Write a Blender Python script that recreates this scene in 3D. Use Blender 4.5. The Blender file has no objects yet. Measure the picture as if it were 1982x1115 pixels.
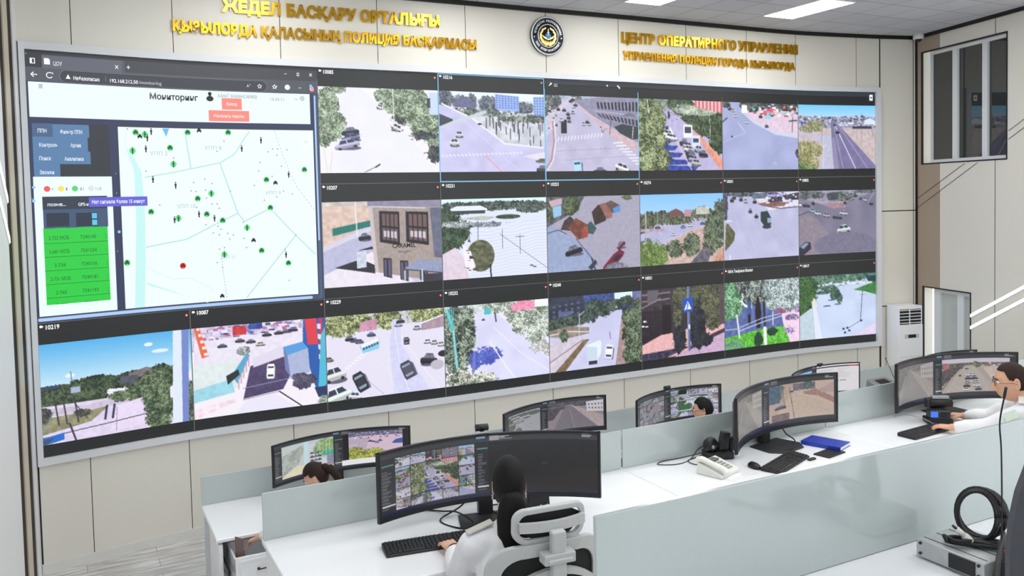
import bpy, bmesh, math, random
import numpy as np
from mathutils import Vector, Matrix
SC = bpy.context.scene
COL = SC.collection
R = math.radians

# ------------------------------------------------------------------ camera
CAMZ = 3.32
def camera():
    cd = bpy.data.cameras.new('camera'); co = bpy.data.objects.new('camera', cd); COL.objects.link(co)
    pitch, roll = -.0449, -.0228
    f = Vector((0, math.cos(pitch), math.sin(pitch)))
    r = Vector((1, 0, 0)); u = r.cross(f)
    c, s = math.cos(roll), math.sin(roll)
    r2 = c*r + s*u; u2 = c*u - s*r
    m = Matrix((r2, u2, -f)).transposed().to_4x4()
    m.translation = (0, 0, CAMZ)
    co.matrix_world = m
    cd.sensor_fit = 'HORIZONTAL'; cd.sensor_width = 36.0
    cd.lens = 36.0*1650/1982
    cd.shift_y = -(557.5-455)/1982
    cd.clip_start = .05; cd.clip_end = 200
    SC.camera = co
camera()

# ------------------------------------------------------------------ world, exposure
W = bpy.data.worlds.new('world'); SC.world = W; W.use_nodes = True
W.node_tree.nodes['Background'].inputs[0].default_value = (.93, .96, 1, 1)
W.node_tree.nodes['Background'].inputs[1].default_value = 1.55
VS = SC.view_settings
VS.view_transform = 'Standard'; VS.look = 'None'; VS.gamma = 1; VS.exposure = 0.0
VS.use_curve_mapping = False
LAMP = 14.0          # radiance of the ceiling light panels

# ------------------------------------------------------------------ frames of reference
TH = R(27.3)
CU, SU = math.cos(TH), math.sin(TH)
def RF(u, n, z=0.0):            # desk rows run along u, n points at the screen wall
    return Vector((u*CU - n*SU, u*SU + n*CU, z))
WX = [-4.282,-3.209,-2.014,-0.8,0.413,1.624,2.842,4.061,5.345]
WY = [7.608,8.4,9.022,9.618,10.249,10.852,11.485,12.088,12.537]
WZ0, RH = 4.721, 1.22           # top of the screen, height of one row of it
def wallxy(c):                  # plan of the gently bent wall, c counts screen columns
    if c < 0: return WX[0]+c*1.05, WY[0]+c*.82
    if c > 8: return WX[8]+(c-8)*1.309, WY[8]+(c-8)*.331
    i = min(int(c), 7); t = c-i
    def m(a, k):
        if k == 0: return (a[1]-a[0])*1.03
        if k == 8: return a[8]-a[7]
        return (a[k+1]-a[k-1])/2
    h00 = 2*t**3-3*t*t+1; h10 = t**3-2*t*t+t; h01 = -2*t**3+3*t*t; h11 = t**3-t*t
    return tuple(h00*a[i]+h10*m(a, i)+h01*a[i+1]+h11*m(a, i+1) for a in (WX, WY))
def walln(c):
    x0, y0 = wallxy(c-.01); x1, y1 = wallxy(c+.01)
    d = Vector((x1-x0, y1-y0, 0)).normalized()
    return Vector((d.y, -d.x, 0))          # into the room
def WP(c, r, off=0.0):                     # point on the screen wall: column, row, distance in front
    x, y = wallxy(c)
    return Vector((x, y, WZ0-RH*r)) + walln(c)*off
def WZ(c, z, off=0.0):
    return WP(c, (WZ0-z)/RH, off)
ZC = 5.55                                  # ceiling
T1, T2, T3 = 0.0, .84, 1.69                # the three stepped floors
DESK = .75
ROWN = [7.6, 4.415, 1.405]                # n of each row's screen-side partition
KX, KY = wallxy(8.53)                      # right-hand corner
RD = Vector((.213, -.977, 0))
RN = Vector((-.977, -.213, 0))             # right wall normal, into the room
def RW(s, z, off=0.0): return Vector((KX, KY, z)) + RD*s + RN*off

# ------------------------------------------------------------------ helpers
def lin(v): return v/12.92 if v <= .04045 else ((v+.055)/1.055)**2.4
def rgb(r, g, b): return (lin(r/255), lin(g/255), lin(b/255), 1)
MATS = {}
def mat(name, col, rough=.5, metal=0, emit=None, es=1.0, vary=.06, scale=8, bump=0, coat=0, trans=0, alpha=1, spec=None):
    if name in MATS: return MATS[name]
    m = bpy.data.materials.new(name); m.use_nodes = True
    nt = m.node_tree; b = nt.nodes['Principled BSDF']
    c = rgb(*col)
    if vary:
        tc = nt.nodes.new('ShaderNodeTexCoord'); nz = nt.nodes.new('ShaderNodeTexNoise')
        nz.inputs['Scale'].default_value = scale; nz.inputs['Detail'].default_value = 4
        nt.links.new(tc.outputs['Object'], nz.inputs['Vector'])
        mx = nt.nodes.new('ShaderNodeMix'); mx.data_type = 'RGBA'
        mx.inputs[6].default_value = tuple(v*(1-vary) for v in c[:3])+(1,)
        mx.inputs[7].default_value = tuple(min(1, v*(1+vary)) for v in c[:3])+(1,)
        nt.links.new(nz.outputs['Fac'], mx.inputs[0]); nt.links.new(mx.outputs[2], b.inputs['Base Color'])
        if bump:
            bp = nt.nodes.new('ShaderNodeBump'); bp.inputs['Strength'].default_value = bump; bp.inputs['Distance'].default_value = .002
            nt.links.new(nz.outputs['Fac'], bp.inputs['Height']); nt.links.new(bp.outputs['Normal'], b.inputs['Normal'])
    else:
        b.inputs['Base Color'].default_value = c
    b.inputs['Roughness'].default_value = rough; b.inputs['Metallic'].default_value = metal
    if emit: b.inputs['Emission Color'].default_value = rgb(*emit); b.inputs['Emission Strength'].default_value = es
    if coat: b.inputs['Coat Weight'].default_value = coat; b.inputs['Coat Roughness'].default_value = .08
    if trans: b.inputs['Transmission Weight'].default_value = trans
    if spec is not None: b.inputs['Specular IOR Level'].default_value = spec
    if alpha < 1: b.inputs['Alpha'].default_value = alpha
    MATS[name] = m
    return m

class MB:
    def __init__(s): s.v = []; s.f = []; s.m = []; s.sm = []
    def add(s, vs, fs, m=0, sm=False, M=None):
        o = len(s.v)
        s.v += [(M @ Vector(p)) if M else Vector(p) for p in vs]
        for f in fs: s.f.append([o+i for i in f]); s.m.append(m); s.sm.append(sm)
        return s
    def quad(s, a, b, c, d, m=0): return s.add([a, b, c, d], [(0, 1, 2, 3)], m)
    def poly(s, pts, m=0): return s.add(pts, [tuple(range(len(pts)))], m)
    def box(s, x0, x1, y0, y1, z0, z1, m=0, M=None):
        return s.add([(x0,y0,z0),(x1,y0,z0),(x1,y1,z0),(x0,y1,z0),(x0,y0,z1),(x1,y0,z1),(x1,y1,z1),(x0,y1,z1)],
                     [(0,3,2,1),(4,5,6,7),(0,1,5,4),(1,2,6,5),(2,3,7,6),(3,0,4,7)], m, False, M)
    def prism(s, pts, h, m=0, M=None, sm=False):      # pts: 2-D outline in xy, extruded along z by h=(z0,z1)
        n = len(pts); z0, z1 = h
        vs = [(p[0], p[1], z0) for p in pts]+[(p[0], p[1], z1) for p in pts]
        o = len(s.v)
        s.add(vs, [tuple(range(n))[::-1], tuple(range(n, 2*n))], m, False, M)
        for i in range(n):
            j = (i+1) % n; s.f.append([o+i, o+j, o+n+j, o+n+i]); s.m.append(m); s.sm.append(sm)
        return s
    def tube(s, path, r, seg=8, m=0, cap=True, M=None, flat=None):
        P = [Vector(p) for p in path]; n = len(P)
        rr = r if isinstance(r, (list, tuple)) else [r]*n
        vs = []; up = None
        for i in range(n):
            d = (P[min(i+1, n-1)]-P[max(i-1, 0)]).normalized()
            if up is None:
                up = Vector((0, 0, 1)) if abs(d.z) < .9 else Vector((1, 0, 0))
            a = d.cross(up).normalized(); up = a.cross(d).normalized()
            for k in range(seg):
                t = 2*math.pi*k/seg
                vs.append(P[i]+a*math.cos(t)*rr[i]+up*math.sin(t)*rr[i]*(flat or 1))
        fs = [(i*seg+k, i*seg+(k+1) % seg, (i+1)*seg+(k+1) % seg, (i+1)*seg+k) for i in range(n-1) for k in range(seg)]
        s.add(vs, fs, m, True, M)
        if cap:
            s.add(vs[:seg], [tuple(range(seg))[::-1]], m, False, M); s.add(vs[-seg:], [tuple(range(seg))], m, False, M)
        return s
    def lathe(s, prof, seg=24, m=0, M=None, sm=True):  # prof: (r, z)
        n = len(prof)
        vs = [(r*math.cos(2*math.pi*k/seg), r*math.sin(2*math.pi*k/seg), z) for r, z in prof for k in range(seg)]
        fs = [(i*seg+k, i*seg+(k+1) % seg, (i+1)*seg+(k+1) % seg, (i+1)*seg+k) for i in range(n-1) for k in range(seg)]
        s.add(vs, fs, m, sm, M)
        if prof[0] == prof[-1]: return s
        if prof[0][0] > 1e-6: s.add(vs[:seg], [tuple(range(seg))[::-1]], m, False, M)
        if prof[-1][0] > 1e-6: s.add(vs[-seg:], [tuple(range(seg))], m, False, M)
        return s
    def ball(s, c, r, m=0, seg=16, rings=10, M=None):
        rx, ry, rz = r if isinstance(r, (list, tuple)) else (r, r, r)
        vs = []
        for i in range(rings+1):
            a = math.pi*i/rings
            for k in range(seg):
                t = 2*math.pi*k/seg
                vs.append((c[0]+rx*math.sin(a)*math.cos(t), c[1]+ry*math.sin(a)*math.sin(t), c[2]+rz*math.cos(a)))
        fs = [(i*seg+k, (i+1)*seg+k, (i+1)*seg+(k+1) % seg, i*seg+(k+1) % seg) for i in range(rings) for k in range(seg)]
        return s.add(vs, fs, m, True, M)
    def build(s, name, mats, parent=None, bevel=0, bseg=2, weld=True, smooth_all=False, solid=None):
        me = bpy.data.meshes.new(name)
        me.from_pydata([tuple(v) for v in s.v], [], s.f)
        me.polygons.foreach_set('material_index', s.m); me.polygons.foreach_set('use_smooth', [x or smooth_all for x in s.sm])
        for m in (mats if isinstance(mats, (list, tuple)) else [mats]): me.materials.append(m)
        if weld or bevel:
            bm = bmesh.new(); bm.from_mesh(me)
            bmesh.ops.remove_doubles(bm, verts=bm.verts, dist=1e-5)
            bmesh.ops.recalc_face_normals(bm, faces=bm.faces)
            bm.to_mesh(me); bm.free()
        o = bpy.data.objects.new(name, me); COL.objects.link(o)
        if parent: o.parent = parent
        if bevel:
            b = o.modifiers.new('bevel', 'BEVEL'); b.width = bevel; b.segments = bseg; b.limit_method = 'ANGLE'; b.angle_limit = R(40)
            b.harden_normals = False
        return o
def tag(o, label, cat, group=None):
    o['label'] = label; o['category'] = cat
    if group: o['group'] = group
    return o
def thing(name, label, cat, loc=(0, 0, 0), rz=0.0, group=None):
    o = bpy.data.objects.new(name, None); COL.objects.link(o); o.empty_display_size = .1
    o.location = loc; o.rotation_euler = (0, 0, rz)
    return tag(o, label, cat, group)
def struct(o): o['kind'] = 'structure'; return o
def rrect(w, h, r, n=5, cx=0, cy=0):
    p = []
    for sx, sy, a0 in ((1, 1, 0), (-1, 1, 90), (-1, -1, 180), (1, -1, 270)):
        for k in range(n+1):
            a = R(a0+90*k/n); p.append((cx+sx*(w/2-r)+r*math.cos(a), cy+sy*(h/2-r)+r*math.sin(a)))
    return p
def spline(pts, n=8):
    P = [Vector(p) for p in pts]; out = []
    for i in range(len(P)-1):
        p0 = P[max(i-1, 0)]; p1 = P[i]; p2 = P[i+1]; p3 = P[min(i+2, len(P)-1)]
        for k in range(n):
            t = k/n
            out.append(.5*((2*p1)+(p2-p0)*t+(2*p0-5*p1+4*p2-p3)*t*t+(3*p1-p0-3*p2+p3)*t**3))
    out.append(P[-1]); return out
def textmesh(body, size, depth=0.0, bold=0.0, align='LEFT', valign='BOTTOM_BASELINE', sx=1.0, spacing=1.0, res=3):
    """letter outlines as a mesh in the xy plane -> (verts, faces)"""
    cu = bpy.data.curves.new('txt', 'FONT'); cu.body = body; cu.size = size; cu.extrude = depth; cu.offset = bold
    cu.align_x = align; cu.align_y = valign; cu.resolution_u = res; cu.space_character = spacing
    o = bpy.data.objects.new('txt', cu); COL.objects.link(o)
    dg = bpy.context.evaluated_depsgraph_get(); dg.update()
    me = bpy.data.meshes.new_from_object(o.evaluated_get(dg))
    vs = [(v.co.x*sx, v.co.y, v.co.z) for v in me.vertices]; fs = [tuple(p.vertices) for p in me.polygons]
    bpy.data.objects.remove(o); bpy.data.curves.remove(cu); bpy.data.meshes.remove(me)
    return vs, fs
# ------------------------------------------------------------------ room shell
SEAMS = [.286,.961,1.731,2.5,3.266,4.036,4.8,5.575,6.332,6.983,7.761]
m_wall = mat('beige_wall_panel', (233, 230, 219), .45, vary=.02, scale=1.5)
m_groove = mat('dark_groove', (40, 37, 33), .8)
m_black = mat('black_trim', (16, 15, 14), .5)
m_brown = mat('taupe_wall_panel', (171, 155, 138), .5, vary=.03, scale=2)
m_white = mat('white_lacquer', (238, 239, 240), .3, vary=.015)
m_pvc = mat('white_window_frame', (232, 236, 238), .35, vary=.01)

def build_back_wall():
    b = MB(); g = .0026
    cs = [-.125]+SEAMS+[8.0, 8.07]+[8.49, 8.53]
    def strip(c0, c1, z0, z1):
        n = max(1, int((c1-c0)/.13)); k = [c0+(c1-c0)*i/n for i in range(n+1)]
        for i in range(n):
            b.quad(WZ(k[i], z0), WZ(k[i+1], z0), WZ(k[i+1], z1), WZ(k[i], z1), 0)
    edges = [-.036]+SEAMS+[8.062]
    for i in range(len(edges)-1):
        c0 = edges[i]+(g if i else 0); c1 = edges[i+1]-g
        strip(c0, c1, 0, ZC)
    # pier right of the screen: two horizontal joints
    for z0, z1 in ((0, 1.565), (1.58, 2.975), (2.99, ZC)):
        strip(8.074, 8.487, z0, z1); strip(8.495, 8.53, z0, z1)
    for i in range(65):      # dark backing seen in the joints
        c0 = -.036+i*(8.566/65); c1 = -.036+(i+1)*(8.566/65)
        b.quad(WZ(c0, 0, -.012), WZ(c1, 0, -.012), WZ(c1, ZC, -.012), WZ(c0, ZC, -.012), 1)
    return struct(b.build('wall_back', [m_wall, m_groove], weld=False))
build_back_wall()

def ribbon(name, c0, c1, z0, z1, off0, off1, m, n=60):
    b = MB()
    for i in range(n):
        a = c0+(c1-c0)*i/n; c = c0+(c1-c0)*(i+1)/n
        for (p, q, r, s) in (((a,z0,off1),(c,z0,off1),(c,z1,off1),(a,z1,off1)), ((a,z1,off1),(c,z1,off1),(c,z1,off0),(a,z1,off0)), ((a,z0,off0),(c,z0,off0),(c,z0,off1),(a,z0,off1))):
            b.quad(WZ(*p), WZ(*q), WZ(*r), WZ(*s))
    b.quad(WZ(c0,z0,off0), WZ(c0,z0,off1), WZ(c0,z1,off1), WZ(c0,z1,off0)); b.quad(WZ(c1,z0,off0), WZ(c1,z0,off1), WZ(c1,z1,off1), WZ(c1,z1,off0))
    return b.build(name, m)
struct(ribbon('baseboard_back', -.036, 8.5, 0, .085, 0, .015, mat('pale_baseboard', (226, 226, 222), .5)))
struct(ribbon('trim_1', -.036, 8.52, ZC-.05, ZC, 0, .035, m_black))
# dark gap at the lower end panels beside the screen
b = MB(); b.quad(WZ(-.036,.09,.004), WZ(-.026,.09,.004), WZ(-.026,1.0,.004), WZ(-.036,1.0,.004)); struct(b.build('trim_2', m_black))
b = MB(); b.quad(WZ(8.05,.09,.004), WZ(8.066,.09,.004), WZ(8.066,.99,.004), WZ(8.05,.99,.004)); struct(b.build('trim_3', m_black))

# floor and the raised tiers
def plank_material():
    m = bpy.data.materials.new('pale_grey_planks'); m.use_nodes = True; nt = m.node_tree; b = nt.nodes['Principled BSDF']
    tc = nt.nodes.new('ShaderNodeTexCoord'); br = nt.nodes.new('ShaderNodeTexBrick'); mp = nt.nodes.new('ShaderNodeMapping')
    nt.links.new(tc.outputs['Object'], mp.inputs[0]); nt.links.new(mp.outputs[0], br.inputs[0])
    br.inputs['Color1'].default_value = rgb(244, 243, 241); br.inputs['Color2'].default_value = rgb(226, 225, 223); br.inputs['Mortar'].default_value = rgb(186, 185, 184)
    br.inputs['Scale'].default_value = 1; br.inputs['Brick Width'].default_value = 1.2; br.inputs['Row Height'].default_value = .19; br.inputs['Mortar Size'].default_value = .004
    mp2 = nt.nodes.new('ShaderNodeMapping'); mp2.inputs['Scale'].default_value = (1.2, 14, 1); nt.links.new(tc.outputs['Object'], mp2.inputs[0])
    nz = nt.nodes.new('ShaderNodeTexNoise'); nz.inputs['Scale'].default_value = 2.2; nz.inputs['Detail'].default_value = 8; nt.links.new(mp2.outputs[0], nz.inputs['Vector'])
    rp = nt.nodes.new('ShaderNodeValToRGB'); rp.color_ramp.elements[0].position = .38; rp.color_ramp.elements[0].color = rgb(176, 172, 168); rp.color_ramp.elements[1].position = .62; rp.color_ramp.elements[1].color = (1, 1, 1, 1)
    nt.links.new(nz.outputs['Fac'], rp.inputs[0])
    mx = nt.nodes.new('ShaderNodeMix'); mx.data_type = 'RGBA'; mx.blend_type = 'MULTIPLY'; mx.inputs[0].default_value = .75
    nt.links.new(br.outputs['Color'], mx.inputs[6]); nt.links.new(rp.outputs[0], mx.inputs[7]); nt.links.new(mx.outputs[2], b.inputs['Base Color'])
    b.inputs['Roughness'].default_value = .45
    return m
m_floor = plank_material()
b = MB(); b.box(-6, 12.5, -3.5, 9.6, -.1, 0); o = b.build('floor', m_floor); o.rotation_euler.z = TH; struct(o)
b = MB(); b.box(.6, 10.6, -3.4, 4.62, .004, T2); o = b.build('floor_tier', m_floor); o.rotation_euler.z = TH; struct(o)
b = MB(); b.box(.6, 10.6, -3.4, 1.62, T2+.004, T3); o = b.build('floor_upper_tier', m_floor); o.rotation_euler.z = TH; struct(o)

# ceiling of square mineral tiles
def ceiling_material():
    m = bpy.data.materials.new('mineral_ceiling_tiles'); m.use_nodes = True; nt = m.node_tree; b = nt.nodes['Principled BSDF']
    tc = nt.nodes.new('ShaderNodeTexCoord'); mp = nt.nodes.new('ShaderNodeMapping'); mp.inputs['Location'].default_value = (-5.786, -8.228, 0)
    br = nt.nodes.new('ShaderNodeTexBrick'); br.offset = 0
    nt.links.new(tc.outputs['Object'], mp.inputs[0]); nt.links.new(mp.outputs[0], br.inputs[0])
    br.inputs['Scale'].default_value = 1; br.inputs['Brick Width'].default_value = .5325; br.inputs['Row Height'].default_value = .5325; br.inputs['Mortar Size'].default_value = .005
    br.inputs['Color1'].default_value = rgb(214, 215, 220); br.inputs['Color2'].default_value = rgb(205, 206, 211); br.inputs['Mortar'].default_value = rgb(120, 121, 125)
    nz = nt.nodes.new('ShaderNodeTexNoise'); nz.inputs['Scale'].default_value = 60; nt.links.new(tc.outputs['Object'], nz.inputs['Vector'])
    mx = nt.nodes.new('ShaderNodeMix'); mx.data_type = 'RGBA'; mx.blend_type = 'MULTIPLY'; mx.inputs[0].default_value = .18
    nt.links.new(br.outputs['Color'], mx.inputs[6]); nt.links.new(nz.outputs['Color'], mx.inputs[7]); nt.links.new(mx.outputs[2], b.inputs['Base Color'])
    b.inputs['Roughness'].default_value = .9
    return m
b = MB(); b.box(-6, 12.5, -3.5, 9.6, 0, .1); o = b.build('ceiling', ceiling_material()); o.location.z = ZC; o.rotation_euler.z = TH; struct(o)

m_lamp = mat('lit_diffuser', (255, 255, 255), .5, emit=(255, 255, 255), es=LAMP, vary=0)
LW, LL, LP, LN = .49, .99, 2.13, 2.35
SEEN = {(2, 0): 'whole rectangular ceiling light panel near the right end of the gold lettering', (1, 0): 'rectangular ceiling light panel cut by the top edge above the emblem'}
def light_panel(u, n, label, group):
    t = thing('ceiling_light', label, 'ceiling light', RF(u, n, ZC), TH, group)
    f = MB(); w, l = LW/2, LL/2
    for x0, x1, y0, y1 in ((-w-.012, -w, -l-.012, l+.012), (w, w+.012, -l-.012, l+.012), (-w, w, -l-.012, -l), (-w, w, l, l+.012)): f.box(x0, x1, y0, y1, -.012, 0)
    f.build('frame', m_white, t)
    d = MB(); d.box(-w, w, -l, l, -.008, -.001); d.build('diffuser', m_lamp, t)
for iu in range(-1, 4):
    for jn in range(0, 4):
        if iu == 3 and jn == 0: continue
        light_panel(5.786+LP*(iu-1)+LW/2, 8.228-LL/2-LN*jn, SEEN.get((iu, jn), 'lit ceiling panel outside the picture, one of the rows over the desks'), None if (iu, jn) in SEEN else 'ceiling light panels over the desk rows')

# right wall with its upper window and lower door
def rs(s): return s*1.03
def rz(z): return CAMZ+(z-CAMZ)*1.03
WIN = (rs(.12), rs(1.672), rz(3.657), rz(5.229)); DOR = (rs(.14), rs(1.062), 0, rz(1.895))
def build_right_wall():
    b = MB(); S0, S1 = 0, 10.5
    holes = [WIN, DOR]
    xs = sorted({S0, S1, rs(.485), rs(1.486), *[h[0] for h in holes], *[h[1] for h in holes], 2.4, 3.4})
    zs = sorted({0, ZC, *[h[2] for h in holes], *[h[3] for h in holes]})
    for i in range(len(xs)-1):
        for j in range(len(zs)-1):
            cx, cz = (xs[i]+xs[i+1])/2, (zs[j]+zs[j+1])/2
            if any(h[0] < cx < h[1] and h[2] < cz < h[3] for h in holes): continue
            b.quad(RW(xs[i], zs[j]), RW(xs[i+1], zs[j]), RW(xs[i+1], zs[j+1]), RW(xs[i], zs[j+1]), 1 if cx < rs(.485) else 0)
    for h in holes:
        d = -.16
        for (p, q) in (((h[0], h[2]), (h[0], h[3])), ((h[1], h[2]), (h[1], h[3])), ((h[0], h[3]), (h[1], h[3])), ((h[0], h[2]), (h[1], h[2]))):
            b.quad(RW(*p), RW(*q), RW(*q, d), RW(*p, d), 0)
    # panel joints, and the pair of slanting inlay grooves that carries on to the light lines
    def groove(s0, z0, s1, z1, w=.008):
        dv = Vector((s1-s0, z1-z0)); nv = Vector((-dv.y, dv.x)).normalized()*w/2
        b.quad(RW(s0-nv.x, z0-nv.y, .003), RW(s1-nv.x, z1-nv.y, .003), RW(s1+nv.x, z1+nv.y, .003), RW(s0+nv.x, z0+nv.y, .003), 2)
    for z0, z1 in ((0, WIN[2]), (WIN[3], ZC)):
        if z0 == 0: groove(rs(1.486), 0, rs(1.486), z1)
        else: groove(rs(1.486), z0, rs(1.486), z1)
    for s in (2.55, 3.6, 4.65): groove(s, 0, s, ZC)
    for a0, z0, a1, z1 in ((.028, 3.163, .98, WIN[2]/1.0), (.028, 3.029, 1.2, WIN[2])):
        sl = (4.127-3.163)/(1.953-.028) if a0 == .028 and z0 > 3.1 else (4.026-3.029)/(1.9535-.028)
        zz0 = rz(z0); s0 = rs(a0); s1 = s0+(WIN[2]-.03-zz0)/sl
        groove(s0, zz0, s1, WIN[2]-.03)
        se = WIN[1]+.03; ze = zz0+sl*(se-s0); groove(se, ze, se+1.6, ze+sl*1.6)
    return struct(b.build('wall_right', [m_wall, m_brown, m_groove], weld=False))
build_right_wall()
def wall_bar(b, s0, s1, z0, z1, o0, o1, m=0):
    P = lambda s, z, o: RW(s, z, o)
    v = [P(s0,z0,o0),P(s1,z0,o0),P(s1,z1,o0),P(s0,z1,o0),P(s0,z0,o1),P(s1,z0,o1),P(s1,z1,o1),P(s0,z1,o1)]
    b.add(v, [(0,1,2,3),(4,7,6,5),(0,4,5,1),(1,5,6,2),(2,6,7,3),(3,7,4,0)], m)
b = MB(); wall_bar(b, 0, 10, ZC-.05, ZC, 0, .03); struct(b.build('trim_4', m_black))
b = MB(); wall_bar(b, 0, .028, 0, ZC-.05, 0, .02); struct(b.build('trim_5', m_black))
m_pane = bpy.data.materials.new('dark_window_glass'); m_pane.use_nodes = True
def glass_material():
    nt = m_pane.node_tree; p = nt.nodes['Principled BSDF']
    p.inputs['Base Color'].default_value = rgb(40, 45, 41); p.inputs['Roughness'].default_value = .02; p.inputs['IOR'].default_value = 1.6
    p.inputs['Specular IOR Level'].default_value = .8; p.inputs['Alpha'].default_value = .93
glass_material()
def window(name, H, bars, fw, doorlike):
    s0, s1, z0, z1 = H
    f = MB()
    wall_bar(f, s0-.012, s0+.006, z0-.012, z1+.012, -.02, .006, 1); wall_bar(f, s1-.006, s1+.012, z0-.012, z1+.012, -.02, .006, 1)
    wall_bar(f, s0, s1, z1-.006, z1+.012, -.02, .006, 1); wall_bar(f, s0, s1, z0-.012, z0+.006, -.02, .006, 1)
    for a, c in bars: wall_bar(f, a, c, z0+fw, z1-fw, -.13, -.055)
    wall_bar(f, bars[0][0], s1-.006, z1-fw, z1-.008, -.13, -.055); wall_bar(f, bars[0][0], s1-.006, z0+.008, z0+fw, -.13, -.055)
    fo = f.build(name, [m_pvc, m_black]); struct(fo)
    for i in range(len(bars)-1):
        g = MB(); wall_bar(g, bars[i][1], bars[i+1][0], z0+fw, z1-fw, -.1, -.09); g.build('pane', m_pane if not doorlike else m_pale, fo)
    return fo
m_pale = mat('pale_reflecting_glass', (196, 202, 198), .05, vary=.02, spec=.8)
s0, s1 = WIN[:2]
window('window_1', WIN, [(rs(.222), rs(.25)), (rs(.66), rs(.75)), (rs(1.2), rs(1.29)), (rs(1.655), rs(1.668))], .05, False)
window('window_2', DOR, [(rs(.30), rs(.42)), (rs(.755), rs(.875)), (rs(.955), rs(1.055))][:2]+[(rs(1.04), rs(1.058))], .06, True)
# dim room behind the upper window
b = MB(); wall_bar(b, s0-.1, s1+.3, WIN[2]-.1, WIN[3]+.05, -1.6, -1.55); struct(b.build('wall_behind_window', mat('dim_room', (120, 124, 112), .8)))

# left wall: pilaster strips next to the screen, then white panels
LD = Vector((.37, -.929, 0)).normalized(); LNRM = Vector((.929, .37, 0)).normalized()
L0 = Vector((*wallxy(-.036), 0))
def LWP(t, z, off=0.0): return L0+LD*t+LNRM*off+Vector((0, 0, z))
def lstrip(name, t0, t1, off, m, z0=0, z1=ZC):
    b = MB()
    v = [LWP(t0,z0,off-.06),LWP(t1,z0,off-.06),LWP(t1,z1,off-.06),LWP(t0,z1,off-.06),LWP(t0,z0,off),LWP(t1,z0,off),LWP(t1,z1,off),LWP(t0,z1,off)]
    b.add(v, [(0,1,2,3),(4,7,6,5),(0,4,5,1),(1,5,6,2),(2,6,7,3),(3,7,4,0)])
    return struct(b.build(name, m))
m_umber = mat('dark_umber_gloss', (46, 37, 28), .6, vary=.05, spec=.15)
m_cream = mat('cream_gloss', (206, 196, 176), .5, vary=.03, spec=.3)

lstrip('trim_6', 0, .22, .0, m_white); lstrip('trim_7', .22, .45, -.01, m_umber); lstrip('trim_8', .45, .67, .0, m_cream); lstrip('trim_9', .67, .88, -.01, m_umber)
lstrip('wall_left', .88, 9, .0, mat('white_wall_panel', (236, 237, 236), .55, vary=.015))
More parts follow.
